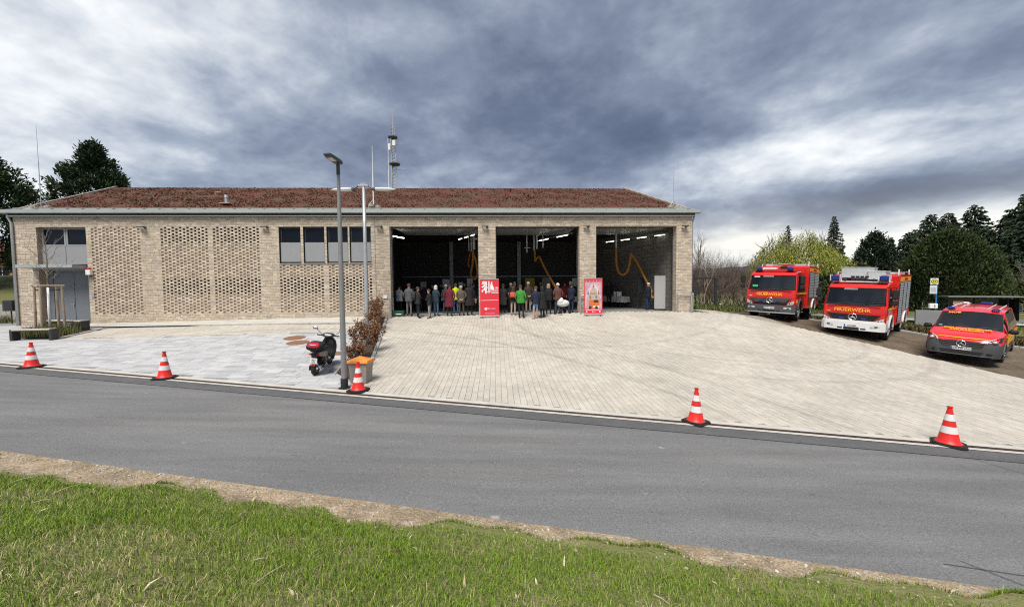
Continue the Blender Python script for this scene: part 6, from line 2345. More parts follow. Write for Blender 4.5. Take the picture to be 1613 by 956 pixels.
for i in range(len(SEC) - 1):
    for j in range(NR - 1):
        k = vface(i, j)
        if k.endswith('side_window'):
            k = (k, j < 6)
        vparts.setdefault(k, []).append((i * NR + j, i * NR + j + 1, (i + 1) * NR + j + 1, (i + 1) * NR + j))
vparts['body'].append(tuple(range((len(SEC) - 1) * NR, len(SEC) * NR)))
vparts['bumper'].append(tuple(range(NR))[::-1])
VM = {'body': M_VRED, 'bonnet': M_VRED, 'bumper': M_VGY, 'sill': M_VGY, 'windscreen': M_VG}


def sub(faces):
    idx = sorted({i for f in faces for i in f})
    mp = {a: b for b, a in enumerate(idx)}
    return [V[i] for i in idx], [tuple(mp[i] for i in f) for f in faces]


for k, f in vparts.items():
    nm = k if isinstance(k, str) else ('side_window' if True else '')
    vs, fs = sub(f)
    ob = MB().add(vs, fs).build(nm, VM.get(k, M_VGD), van, smooth=45 if nm != 'bonnet' else 60, fix=False)
    bm = bmesh.new()
    bm.from_mesh(ob.data)
    bmesh.ops.recalc_face_normals(bm, faces=bm.faces)
    c = Vector((0, 2.5, .9))
    a = sum((fc.normal.dot(fc.calc_center_median() - c) for fc in bm.faces))
    if a < 0:
        bmesh.ops.reverse_faces(bm, faces=bm.faces)
    bm.to_mesh(ob.data)
    bm.free()
    if nm == 'windscreen':
        wsv = ob
for s in (-1, 1):
    # pillars over the side glass
    for y in (1.78, 2.98, 4.28):
        MB().add([(s * .962, y - .05, 1.13), (s * .962, y + .05, 1.13), (s * .803, y + .05, 1.82), (s * .803, y - .05, 1.80), (s * .93, y - .05, 1.13), (s * .93, y + .05, 1.13), (s * .72, y + .03, 1.80), (s * .72, y - .05, 1.80)],
                 [(0, 1, 2, 3), (7, 6, 5, 4), (0, 4, 5, 1), (1, 5, 6, 2), (2, 6, 7, 3), (3, 7, 4, 0)]).build('pillar', M_VRED, van, fix=True)
    MB().add([(s * .962, 1.0, 1.10), (s * .962, 1.25, 1.12), (s * .835, 1.46, 1.45), (s * .80, 1.80, 1.79), (s * .775, 1.66, 1.755), (s * .825, 1.28, 1.43)], [(0, 1, 2, 5), (5, 2, 3, 4)]).build('pillar', M_VRED, van)
    m_ = MB().rbox((s * 1.10, 1.22, 1.17), (.24, .12, .17), .05).build('mirror', M_VBK, van, smooth=40)
    MB().tube([(s * .95, 1.28, 1.12), (s * 1.02, 1.24, 1.13)], .03, 6).build('mirror_arm', M_VBK, m_)
    wheel(van, s * .965, .90, .335, .22, M_SHUT, False)
    wheel(van, s * .965, 4.10, .335, .22, M_SHUT, False)
    for yy in (.90, 4.10):
        arc = [(s * .966, yy + .40 * math.cos(R(b)), .33 + .40 * math.sin(R(b))) for b in range(-8, 190, 12)]
        MB().tube(arc, .032, 6).build('wheel_arch', M_VGY, van, smooth=True)
        MB().add([(s * .9695, yy, .36)] + [(s * .9695, yy + .39 * math.cos(R(b)), .33 + .39 * math.sin(R(b))) for b in range(-12, 193, 12)], [(0, i + 1, i + 2) for i in range(17)]).build('arch_dark_disc', M_VBK, van)  # arch is not cut out: flat dark disc painted as its shaded hollow
    # side stripes
    MB().b(*sorted((s * .969, s * .973)), 1.35, 3.66, .62, .92).build('stripe', M_YEL, van)
    MB().b(*sorted((s * .969, s * .973)), 4.55, 4.93, .62, .92).build('stripe', M_YEL, van)
    MB().b(*sorted((s * .9695, s * .975)), 1.0, 4.9, .93, 1.0).build('stripe', M_ORT, van)
    MB().rbox((s * .972, 2.72, .78), (.02, .14, .035), .008).build('door_handle', M_VBK, van)
    # headlights
    h = MB().add([(s * .60, -.012, .775), (s * .66, .045, .90), (s * .86, .19, 1.0), (s * .945, .42, 1.03), (s * .93, .30, .86), (s * .82, .06, .78), (s * .62, .06, .80), (s * .85, .30, .93), (s * .90, .42, .95)],
                 [(0, 5, 4, 3, 2, 1), (0, 1, 6), (1, 2, 7, 6), (2, 3, 8, 7), (3, 4, 8), (4, 5, 7, 8), (5, 0, 6, 7)]).build('headlight', M_VGD, van, fix=True)
    MB().tube([(s * .615, -.020, .79), (s * .665, .035, .895), (s * .80, .125, .975)], [.016, .022, .012], 6).build('light_strip', M_LENS, h)
    MB().ball((s * .78, .055, .86), (.07, .05, .05), 10, 6).build('bulb', M_LENS, h, smooth=True)
    MB().rbox((s * .70, -.005, .40), (.16, .06, .07), .03, Matrix.Rotation(s * R(32), 3, 'Z')).build('fog_lamp', M_VBK, van)
    MB().rbox((s * .58, 1.86, 1.905), (.22, .20, .10), .035).build('blue_light', M_BLUEL, van)
    MB().tube([(s * .62, 2.1, 1.91), (s * .63, 3.2, 1.92), (s * .63, 4.6, 1.91)], .022, 6).build('roof_rail', M_VWH, van)
    MB().tube([(s * .36, 2.1, 1.925), (s * .36, 4.6, 1.935)], .014, 6).build('roof_line', M_VWH, van)
MB().rbox((.1, 4.5, 1.97), (.34, .2, .12), .04).build('blue_light', M_BLUEL, van)
MB().rbox((-.45, 4.2, 1.96), (.2, .12, .09), .03).build('roof_lamp', M_VWH, van)
MB().cyl((.0, 2.0, 1.89), (.0, 2.16, 2.06), .010, .004, n=6).build('aerial', M_VBK, van)
g = MB()
for z, w in ((.79, .56), (.715, .54), (.645, .50)):
    g.prism([(-w, z), (-.2, z - .012), (.2, z - .012), (w, z), (w - .02, z - .03), (.2, z - .045), (-.2, z - .045), (-w + .02, z - .03)], -.055, -.02, 'y')
g.build('grille_bar', M_VGY, van, fix=True, kind='stuff')
MB().prism([(-.58, .80), (.58, .80), (.50, .60), (-.50, .60)], -.040, -.01, 'y').build('grille', M_VBK, van, fix=True)
star(van, (0, -.075, .715), .115)
MB().prism([(-.56, .44), (.56, .44), (.48, .33), (-.48, .33)], -.042, .0, 'y').build('lower_intake', M_VBK, van, fix=True)
MB().tube([(-.80, .03, .30), (-.5, -.045, .285), (.5, -.045, .285), (.80, .03, .30)], .018, 6).build('bumper_lip', M_VGY, van)
plate(van, (0, -.052, .525), .52, 'DD·FW 4152')
MB().tube([(-.66, .085, .935), (-.45, .045, .93), (0, .02, .925), (.45, .045, .93), (.66, .085, .935)], [.012, .020, .022, .020, .012], 6).build('stripe', M_YEL, van)
sl_ = Vector((0, .58, .125)).normalized()
put_text('FEUERWEHR', .185, 'lettering', M_ORT, van, (.03, .70, 1.207), (1, 0, 0), sl_, bold=.009, sx=1.12, depth=.012, spacing=1.06)
put_text('DRESDEN', .17, 'lettering', M_ORT, van, (.03, .50, 1.168), (1, 0, 0), sl_, bold=.008, sx=1.12, depth=.012, spacing=1.06)
put_text('MOB', .12, 'lettering', M_ORT, wsv, (-.44, 1.575, 1.748), (1, -.02, .09), Vector((0, .78, .63)), bold=.006, sx=1.3, depth=.008)
MB().rbox((-.72, 1.045, 1.245), (.10, .06, .05), .006).build('sticker', mat('sticker_green', (.3, .55, .45), .4), wsv)
for x in (-.5, .2):
    MB().tube([(x, .93, 1.235), (x + .3, .97, 1.262), (x + .58, .99, 1.258)], .011, 5).build('wiper', M_VBK, wsv)
MB().rbox((0, 2.5, .30), (1.75, 4.6, .2), .04).build('underbody', M_VBK, van)

MB().rbox((0, 1.35, 1.06), (1.6, .5, .20), .06).build('dashboard', M_TRIM, van)
for sx in (-.45, .45):
    q = MB().rbox((sx, 2.15, 1.12), (.50, .14, .66), .06).build('seat_back', M_SEATV, van, smooth=40)
    MB().rbox((sx, 2.14, 1.53), (.26, .09, .18), .04).build('head_rest', M_SEATV, q, smooth=40)
MB().lathe([(.18, -.012), (.195, 0), (.18, .012), (.165, 0), (.18, -.012)], (.45, 1.66, 1.22), 18, rot=Matrix.Rotation(R(-35), 3, 'X'), cap=False).cyl((.45, 1.6, 1.1), (.45, 1.66, 1.22), .03, n=6).build('steering_wheel', M_VBK, van)
MB().add([(-.9, 2.4, .4), (.9, 2.4, .4), (.75, 2.4, 1.85), (-.75, 2.4, 1.85)], [(0, 1, 2, 3)]).build('bulkhead', M_TRIM, van)
MB().add([(-.93, 1.2, .9), (.93, 1.2, .9), (.93, 2.4, .6), (-.93, 2.4, .6)], [(0, 1, 2, 3)]).build('cab_floor', M_TRIM, van)
# ================================================================== the people at the gates
def skin_mesh(nodes, edges):
    me = bpy.data.meshes.new('body')
    me.from_pydata([n[0] for n in nodes], edges, [])
    o = bpy.data.objects.new('body', me)
    COL.objects.link(o)
    md = o.modifiers.new('s', 'SKIN')
    md.use_smooth_shade = True
    sv = me.skin_vertices[0].data
    for i, n in enumerate(nodes):
        sv[i].radius = (n[1], n[1])
        sv[i].use_root = i == 0
    o.modifiers.new('d', 'SUBSURF').levels = 1
    dg = bpy.context.evaluated_depsgraph_get()
    r_ = bpy.data.meshes.new_from_object(o.evaluated_get(dg))
    bpy.data.objects.remove(o)
    bpy.data.meshes.remove(me)
    return r_


def person_body(arms='down', legs='stand', short=False, hem=.86):
    """one continuous figure 1.75 m tall facing +y; materials: 0 skin, 1 top, 2 trousers, 3 shoes"""
    nd, ed = [], []

    def add(p, r, par=None):
        nd.append((tuple(p), r))
        if par is not None:
            ed.append((par, len(nd) - 1))
        return len(nd) - 1
    pel = add((0, 0, .95), .135)
    spi = add((0, 0, 1.12), .130, pel)
    che = add((0, 0, 1.30), .145, spi)
    nb = add((0, -.005, 1.45), .075, che)
    nk = add((0, .01, 1.52), .054, nb)
    hb = add((0, .025, 1.58), .068, nk)
    hm = add((0, .02, 1.655), .090, hb)
    add((0, .01, 1.715), .066, hm)
    add((0, .105, 1.64), .016, hm)                       # nose
    add((0, .085, 1.585), .036, hb)                      # chin
    for s in (-1, 1):
        add((s * .088, .01, 1.645), .018, hm)            # ears
    st = {'stand': (0, 0), 'stride': (.12, -.10), 'rest': (.06, 0)}[legs]
    for s, k in ((-1, st[0]), (1, st[1])):
        hip = add((s * .085, 0, .87), .098, pel)
        kn = add((s * .105, k * .6 + .02, .49), .060, hip)
        an = add((s * .11, k, .09), .043, kn)
        hl = add((s * .11, k + .02, .05), .045, an)
        add((s * .135, k + .17, .035), .034, hl)
    for s in (-1, 1):
        sh = add((s * .175, -.005, 1.405), .066, che)
        E_, W_ = {'down': ((.235, -.03, 1.13), (.245, .05, .88)), 'behind': ((.27, -.10, 1.14), (.075, -.175, .97)), 'pocket': ((.29, -.07, 1.13), (.215, .06, .93)),
                  'folded': ((.235, .07, 1.14), (.04, .20, 1.13)), 'phone': ((.22, .10, 1.16), (.10, .26, 1.38))}[arms]
        el = add((s * E_[0], E_[1], E_[2]), .048, sh)
        wr = add((s * W_[0], W_[1], W_[2]), .031, el)
        d = (Vector((s * W_[0], W_[1], W_[2])) - Vector((s * E_[0], E_[1], E_[2]))).normalized()
        lat = Vector((0, 1, 0)) if abs(d.z) > .6 else Vector((0, 0, 1))
        lat = (lat - d * lat.dot(d)).normalized()
        inn = d.cross(lat)
        if inn.x * s > 0:
            inn = -inn
        w = Vector(nd[wr][0])
        pa = add(w + d * .055, .030, wr)
        for i, ln in enumerate((.030, .036, .033, .024)):
            b0 = w + d * .088 + lat * ((1.5 - i) * .017)
            f0 = add(b0, .0095, pa)
            f1 = add(b0 + d * ln + inn * .006, .0085, f0)
            add(b0 + d * ln * 1.75 + inn * .022, .0075, f1)
        t0 = add(w + d * .045 + lat * .036, .011, pa)
        add(w + d * .082 + lat * .052 + inn * .012, .009, t0)
    me = skin_mesh(nd, ed)
    me.materials.clear()
    for _ in range(4):
        me.materials.append(None)
    n = len(me.vertices)
    co = np.empty(n * 3)
    me.vertices.foreach_get('co', co)
    co = co.reshape(-1, 3)
    tor = (co[:, 2] > .84) & (co[:, 2] < 1.5) & (np.abs(co[:, 0]) < .19)
    k = np.clip((co[:, 2] - .84) / .08, 0, 1) * np.clip((1.52 - co[:, 2]) / .08, 0, 1) * tor
    co[:, 1] *= 1 - .24 * k
    co[:, 0] *= 1 + .14 * k
    me.vertices.foreach_set('co', co.reshape(-1))
    m = len(me.polygons)
    c = np.empty(m * 3)
    me.polygons.foreach_get('center', c)
    c = c.reshape(-1, 3)
    idx = np.full(m, 1)
    z = c[:, 2]
    wp = Vector(W_)
    for s in (-1, 1):
        hand = np.linalg.norm(c - np.array([s * (W_[0] + d.x * s * .07 * s), W_[1] + d.y * .07, W_[2] + d.z * .07]), axis=1) < .092
        idx[hand] = 0
    isarm = np.zeros(m, bool)
    leg = (z < hem) & (np.abs(c[:, 0]) < .205) & (idx != 0)
    idx[leg] = 2
    if short:
        idx[(z < .50)] = 0
    idx[(z < .10)] = 3
    idx[z > 1.49] = 0
    me.polygons.foreach_set('material_index', idx)
    me.polygons.foreach_set('use_smooth', [True] * m)
    return me


def shell(prof, n=18, ripple=0.0):
    """a garment: rings (z, half width, half depth, y)"""
    vs = []
    for k, (z, a, b, y) in enumerate(prof):
        for i in range(n):
            t = 2 * math.pi * i / n
            rr = 1 + ripple * math.sin(t * 5 + k)
            c, s = math.cos(t), math.sin(t)
            vs.append((a * rr * math.copysign(abs(c) ** .85, c), y + b * rr * math.copysign(abs(s) ** .85, s), z))
    fs = [(k * n + i, k * n + (i + 1) % n, k * n + n + (i + 1) % n, k * n + n + i) for k in range(len(prof) - 1) for i in range(n)]
    mb = MB().add(vs, fs)
    me = bpy.data.meshes.new('jacket')
    me.from_pydata(mb.v, [], mb.f)
    me.polygons.foreach_set('use_smooth', [True] * len(me.polygons))
    return me


JACKET = shell([(.80, .215, .150, 0), (.82, .222, .156, 0), (.95, .208, .148, 0), (1.10, .198, .142, 0), (1.26, .218, .148, 0), (1.36, .212, .138, -.005), (1.43, .155, .110, -.008), (1.48, .082, .085, 0), (1.52, .070, .076, .005)], ripple=.02)
COAT = shell([(.52, .255, .20, 0), (.54, .255, .20, 0), (.75, .228, .175, 0), (.95, .205, .148, 0), (1.10, .192, .14, 0), (1.26, .212, .146, 0), (1.36, .208, .136, -.005), (1.43, .152, .108, -.008), (1.48, .082, .085, 0), (1.54, .076, .082, .005)], ripple=.03)
SLEEVES = None


def hair_mesh(kind):
    n, k = 16, 9
    vs, fs = [], []
    drop = {'short': -.35, 'bald': .35, 'bob': -1.0, 'cap': -.05}[kind]
    rows = 8
    for a in range(rows + 1):
        for i in range(n):
            t = 2 * math.pi * i / n
            front = math.sin(t)                           # +1 towards the face
            low = drop + (1.0 if front > .3 else .55 if front > -.1 else 0) * (1 if kind != 'cap' else .2) * (.75 if kind != 'bald' else .3)
            low = min(low, .93)
            lat = math.pi / 2 - (math.pi / 2 - math.asin(max(-.98, min(low, .98)))) * a / rows
            c = math.cos(lat)
            rr = 1.0 + (.03 * math.sin(7 * t + a) if kind != 'cap' else 0)
            zz = math.sin(lat)
            x = .098 * rr * c * math.cos(t)
            y = .010 + .116 * rr * c * math.sin(t)
            z = 1.655 + .108 * zz
            if kind == 'bob' and low < -.3 and a > 4:
                f = (a - 4) / 4
                x = .100 * math.cos(t) * (1 + .1 * f)
                y = .005 + .108 * math.sin(t)
                z = 1.66 - .16 * f
            vs.append((x, y, z))
    fs = [(a * n + i, a * n + (i + 1) % n, (a + 1) * n + (i + 1) % n, (a + 1) * n + i) for a in range(rows) for i in range(n)]
    if kind == 'cap':
        o = len(vs)
        vs += [(-.07, .10, 1.67), (.07, .10, 1.67), (.055, .19, 1.655), (-.055, .19, 1.655)]
        fs.append((o, o + 1, o + 2, o + 3))
    me = bpy.data.meshes.new('hair')
    me.from_pydata(vs, [], fs)
    bm = bmesh.new()
    bm.from_mesh(me)
    bmesh.ops.recalc_face_normals(bm, faces=bm.faces)
    bm.to_mesh(me)
    bm.free()
    me.polygons.foreach_set('use_smooth', [True] * len(me.polygons))
    return me


HAIR = {k: hair_mesh(k) for k in ('short', 'bald', 'bob', 'cap')}
_eb = MB()
for s in (-1, 1):
    _eb.ball((s * .032, .098, 1.668), (.013, .010, .009), 8, 5)
_eb.tube([(-.022, .104, 1.605), (0, .110, 1.604), (.022, .104, 1.605)], .005, 5)
EYES = bpy.data.meshes.new('face_features')
EYES.from_pydata(_eb.v, [], _eb.f)
BODIES = {}
for a in ('down', 'behind', 'pocket', 'folded', 'phone'):
    for l in ('stand', 'rest'):
        BODIES[a, l, False] = person_body(a, l)
BODIES['down', 'stand', True] = person_body('down', 'stand', True)
BODIES['folded', 'stride', False] = person_body('folded', 'stride')
for me in [JACKET, COAT, EYES] + list(HAIR.values()):
    me.materials.append(None)


def cloth(c):
    c = c if max(c) > .5 else tuple(v * .74 for v in c)
    return mat('cloth_%02x%02x%02x' % tuple(int(v * 255) for v in c), c, .85, var=.35, vscale=9, bump=.5, bscale=14, bdist=.02)


M_SKIN = mat('skin', (0.52, 0.30, 0.22), .55, var=.08, vscale=20)
HC = {'grey': (0.42, 0.41, 0.39), 'white': (0.68, 0.67, 0.64), 'dark': (0.025, 0.018, 0.013), 'brown': (0.09, 0.05, 0.028), 'blond': (0.42, 0.28, 0.13), 'bald': (0.45, 0.36, 0.28)}
M_EYE = mat('face_detail', (0.06, 0.035, 0.03), .4)


def obm(o, mats):
    for i, m in enumerate(mats):
        o.material_slots[i].link = 'OBJECT'
        o.material_slots[i].material = m


def person(x, y, h, rz, label, top, bot, hair='dark', style='short', arms='down', legs='stand', garment='jacket', short=False, shoes=(0.02, 0.02, 0.02), w=1.0, face=False):
    if y < .3:
        p = fw(x, y)
        z = G(p.x, p.y) + .004
    else:
        p = fw(x, y)
        z = G(*fxy(x, -.1)) + .004
    rv = random.Random(label)
    t = thing('person', label, 'person', (p.x, p.y, z), 0, 'people gathered at the open gates', rot=(R(rv.uniform(-2.5, 1.0)), R(rv.uniform(-2, 2)), YAW + R(rz + rv.uniform(-24, 24))))
    k = h / 1.76
    t.scale = (k * w, k * w, k)
    o = bpy.data.objects.new('body', BODIES[arms, legs, short])
    COL.objects.link(o)
    o.parent = t
    obm(o, [M_SKIN, cloth(top), cloth(bot), mat('shoe_%02x' % int(shoes[0] * 255), shoes, .5)])
    if garment:
        g = bpy.data.objects.new(garment, JACKET if garment in ('jacket', 'shirt', 'vest') else COAT)
        COL.objects.link(g)
        g.parent = t
        obm(g, [cloth(top)])
    hh = bpy.data.objects.new('hair' if style != 'cap' else 'cap', HAIR[style])
    COL.objects.link(hh)
    hh.parent = t
    obm(hh, [mat('hair_' + hair, HC[hair], .8, var=.4, vscale=30)])
    if face:
        f = bpy.data.objects.new('face_features', EYES)
        COL.objects.link(f)
        f.parent = t
        obm(f, [M_EYE])
    return t


BLK, NVY, GRY, JNS, BGE = (0.022, 0.022, 0.024), (0.025, 0.035, 0.075), (0.17, 0.18, 0.20), (0.07, 0.11, 0.20), (0.46, 0.38, 0.28)
P_ = person
# first gate
P_(-5.75, 2.1, 1.73, -20, 'person in a white shirt half hidden by the left edge of the first gate', (0.66, 0.66, 0.68), BLK, 'dark', garment='shirt', arms='folded')
P_(-6.75, 6.3, 1.70, -60, 'person in a dusty pink jacket behind the white shirt at the first gate', (0.30, 0.19, 0.17), BLK, 'brown', 'bob')
P_(-6.45, 7.6, 1.85, 0, 'tall person in black deep in the first bay, above the pink jacket', BLK, BLK, 'brown')
P_(-4.73, .14, 1.76, 0, 'person in a grey suit jacket and light grey trousers at the first gate', (0.155, 0.16, 0.175), (0.24, 0.235, 0.235), 'brown', arms='pocket')
pb = P_(-4.18, -.34, 1.66, -35, 'person in black with a dark backpack standing outside the first gate', (0.035, 0.036, 0.038), BLK, 'brown', arms='folded', legs='rest', face=True)
P_(-3.50, -.43, 1.54, 150 - 180 + 95, 'young person in a black jacket over white with light trousers, first gate', BLK, (0.44, 0.42, 0.40), 'brown', arms='folded', face=True)
P_(-3.26, .04, 1.66, -12, 'white-haired person in a dark teal jacket and blue jeans at the first gate', (0.03, 0.06, 0.085), (0.11, 0.20, 0.36), 'white', 'bob', arms='folded')
P_(-4.1, 7.9, 1.85, 180, 'person in dark clothes standing before the white inner door', BLK, BLK, 'dark', face=True)
P_(-3.01, 1.89, 1.74, 0, 'person in a charcoal jacket and jeans left of the dark red coat', (0.06, 0.065, 0.075), (0.07, 0.11, 0.16), 'grey', 'short')
P_(-2.54, -.09, 1.73, 3, 'person in a dark red coat with hands behind at the first gate', (0.20, 0.018, 0.035), (0.05, 0.048, 0.045), 'dark', arms='pocket', garment='coat', w=1.06)
P_(-2.38, 1.73, 1.80, 4, 'person in a bright yellow safety jacket and jeans', (0.72, 0.86, 0.02), (0.09, 0.16, 0.34), 'brown', arms='down')
P_(-1.88, -.04, 1.63, 0, 'grey-haired person in an olive brown jacket with hands clasped behind', (0.155, 0.125, 0.095), (0.10, 0.08, 0.065), 'grey', arms='behind', w=1.08)
P_(-1.45, .05, 1.80, -5, 'long-haired person in a long black coat beside the red lion banner', (0.025, 0.02, 0.02), BLK, 'dark', 'bob', garment='coat')
P_(-1.42, 3.4, 1.80, 12, 'person in navy behind the long black coat in the first gate', NVY, BLK, 'brown')
P_(-2.3, 6.8, 1.85, 0, 'grey-haired person in black deep in the first bay, right of the yellow jacket', BLK, BLK, 'grey')
P_(-5.1, 6.6, 1.78, 0, 'white-haired person in black deep in the first bay behind the backpack', (0.03, 0.03, 0.034), BLK, 'white')
P_(-3.35, 6.6, 1.85, 8, 'tall dark-haired person in black deep in the first bay, above the red coat', BLK, BLK, 'dark')
P_(-5.55, 4.9, 1.64, 0, 'person in a slate blue jacket between the grey suit and the backpack', (0.05, 0.065, 0.11), BLK, 'brown')
P_(-4.7, 7.2, 1.75, 0, 'person with a pale cap deep in the first bay', BLK, BLK, 'white', 'cap')
P_(-4.95, 5.3, 1.62, 0, 'person in dark brown in the middle of the first bay', (0.07, 0.045, 0.035), BLK, 'brown', 'bob')
# second gate
P_(.35, 1.29, 1.71, -18, 'person in a dark grey green coat just right of the lion banner', (0.06, 0.063, 0.055), BLK, 'brown', garment='coat', arms='folded')
P_(.87, 1.93, 1.76, 0, 'person in black behind the orange-red backpack, second gate', BLK, BLK, 'grey')
P_(1.14, 2.6, 1.83, 0, 'bald person in dark maroon standing above the orange-red backpack', (0.10, 0.02, 0.03), BLK, 'bald', 'bald')
po = P_(.90, -.15, 1.58, 0, 'person in black top and beige trousers with an orange-red backpack', (0.03, 0.025, 0.028), (0.52, 0.43, 0.32), 'brown', 'bob', arms='pocket', shoes=(0.3, 0.25, 0.18))
P_(1.30, -.75, 1.75, -18, 'person in a bright green jacket and black trousers outside the second gate', (0.07, 0.40, 0.05), BLK, 'brown', arms='pocket', face=True)
P_(1.86, 1.55, 1.81, 3, 'grey-haired person in a dark brown jacket and beige trousers, second gate', (0.075, 0.06, 0.045), (0.46, 0.39, 0.29), 'grey', arms='behind', w=1.05)
P_(2.02, -.90, 1.70, 25, 'person in a navy jacket and light blue shorts with bare legs', NVY, (0.30, 0.45, 0.62), 'brown', short=True, arms='down', shoes=(0.55, 0.5, 0.46), face=True)
P_(2.42, -.76, 1.68, 28, 'person in a long black coat and dark jeans beside the light blue shorts', (0.022, 0.024, 0.026), (0.03, 0.045, 0.07), 'dark', 'bob', garment='coat')
P_(2.82, -.10, 1.66, 0, 'blond person in a black jacket with a red hem, second gate', (0.02, 0.018, 0.02), BLK, 'blond', 'bob', arms='folded')
P_(3.30, -.15, 1.70, 0, 'white-haired person in a reddish brown jacket with an orange patch, by the pram', (0.17, 0.075, 0.055), (0.06, 0.075, 0.11), 'white', arms='pocket', w=1.06)
P_(4.20, .75, 1.66, -6, 'person in a navy jacket and jeans at the right pier of the second gate', (0.015, 0.02, 0.045), (0.04, 0.07, 0.14), 'dark', arms='folded')
P_(4.30, 3.1, 1.78, 0, 'person in a red jacket inside the second gate behind the orange hose', (0.32, 0.01, 0.02), BLK, 'dark')
P_(3.52, 4.46, 1.77, 0, 'person in black between the blond and the white-haired one, deep in the second bay', BLK, BLK, 'blond')
P_(4.55, 2.55, 1.80, 0, 'person in black at the right wall of the second gate', BLK, BLK, 'grey', 'bald')
P_(3.05, 5.6, 1.85, 180, 'person in black standing before the yellow board, facing out', BLK, BLK, 'dark', face=True)
P_(1.42, 3.5, 1.50, 20, 'short person in blue with a pale cap beside the green jacket', (0.03, 0.05, 0.20), BLK, 'white', 'cap')
# third gate
P_(8.0, 6.0, 1.80, 0, 'left one of the pair in dark clothes deep in the third bay', (0.03, 0.03, 0.026), (0.035, 0.032, 0.022), 'brown')
P_(8.02, 7.35, 1.85, 10, 'farther one of the pair in dark clothes deep in the third bay', (0.025, 0.025, 0.025), BLK, 'brown')
P_(7.65, 4.8, 1.70, -20, 'person in black with a white collar left of the buffet table', BLK, BLK, 'brown', 'bob')
P_(9.02, 1.6, 1.62, 20, 'person in a navy jacket and blue jeans with a white cap at the buffet', (0.015, 0.02, 0.04), (0.02, 0.05, 0.20), 'white', 'cap', arms='folded')


def bag(par_p, c, s, rz, label, m, name='backpack'):
    M = Matrix.Translation(par_p.location) @ Matrix.Rotation(par_p.rotation_euler.z, 4, 'Z')
    t = thing(name, label, 'bag', M @ Vector(c), par_p.rotation_euler.z + R(rz))
    MB().rbox((0, 0, 0), s, min(s) * .35).build('bag_body', m, t, smooth=50)
    MB().rbox((0, -s[1] / 2, -s[2] * .18), (s[0] * .7, .05, s[2] * .42), .02).build('front_pocket', m, t, smooth=50)
    for q in (-1, 1):
        MB().tube([(q * s[0] * .32, s[1] / 2, s[2] * .42), (q * s[0] * .36, s[1] / 2 + .10, s[2] * .52), (q * s[0] * .38, s[1] / 2 + .2, s[2] * .2)], .014, 5).build('strap', m, t)
    return t


bag(pb, (0, -.20, 1.20), (.30, .14, .42), 0, 'dark backpack on the person in black outside the first gate', cloth((0.05, 0.052, 0.055)))
bag(po, (0, -.185, 1.10), (.30, .13, .30), 0, 'orange-red backpack worn at the second gate', cloth((0.66, 0.10, 0.06)))
p = fw(-1.12, .1)
t = thing('shoulder_bag', 'tan shoulder bag hanging beside the long black coat', 'bag', (p.x, p.y, G(p.x, p.y) + .75), YAW)
MB().rbox((0, 0, 0), (.12, .22, .3), .05).build('bag_body', cloth((0.36, 0.22, 0.15)), t, smooth=50)
MB().tube([(0, -.09, .13), (-.08, -.04, .5), (-.1, 0, .58), (-.08, .04, .5), (0, .09, .13)], .008, 5).build('strap', M_RUB, t)
p = fw(.72, 1.1)
t = thing('shoulder_bag', 'pale grey shoulder bag of the person in the dark green coat', 'bag', (p.x, p.y, G(p.x, p.y) + 1.0), YAW)
MB().rbox((0, 0, 0), (.10, .22, .34), .04).build('bag_body', cloth((0.40, 0.39, 0.37)), t, smooth=50)
MB().tube([(0, -.08, .15), (-.08, -.03, .4), (-.08, .03, .4), (0, .08, .15)], .008, 5).build('strap', M_RUB, t)
# ================================================================== trees, shrubs, ground cover
RG = np.random.default_rng(11)


def leaf_mesh(name, pts, dirs, ln, wd, mats, parent, droop=0.0, kind=None, flat=.5):
    """small leaf-sized faces: each a bent pair of quads along dirs"""
    n = len(pts)
    d = dirs / (np.linalg.norm(dirs, axis=1, keepdims=True) + 1e-9)
    rv = RG.normal(size=(n, 3))
    rv[:, 2] += flat * 2
    sd = np.cross(d, rv)
    sd /= (np.linalg.norm(sd, axis=1, keepdims=True) + 1e-9)
    L = (ln * RG.uniform(.6, 1.3, n))[:, None]
    Wd = (wd * RG.uniform(.6, 1.3, n))[:, None]
    V = np.empty((n, 6, 3))
    V[:, 0] = pts - sd * Wd * .35
    V[:, 1] = pts + sd * Wd * .35
    mid = pts + d * L * .5
    V[:, 2] = mid + sd * Wd * .5
    V[:, 3] = mid - sd * Wd * .5
    tip = pts + d * L
    tip[:, 2] -= droop * L[:, 0]
    V[:, 4] = tip + sd * Wd * .12
    V[:, 5] = tip - sd * Wd * .12
    me = bpy.data.meshes.new(name)
    me.vertices.add(n * 6)
    me.vertices.foreach_set('co', V.reshape(-1))
    k = np.arange(n)[:, None] * 6
    loops = np.concatenate([k, k + 1, k + 2, k + 3, k + 3, k + 2, k + 4, k + 5], 1).reshape(-1)
    me.loops.add(n * 8)
    me.loops.foreach_set('vertex_index', loops)
    me.polygons.add(n * 2)
    me.polygons.foreach_set('loop_start', np.arange(n * 2) * 4)
    me.update(calc_edges=True)
    return link_mesh(me, name, mats, parent, kind=kind)


def leafmat(name, cols, rough=.7):
    m = mat(name, cols[0], rough, island_cols=cols, spec=.25)
    return m


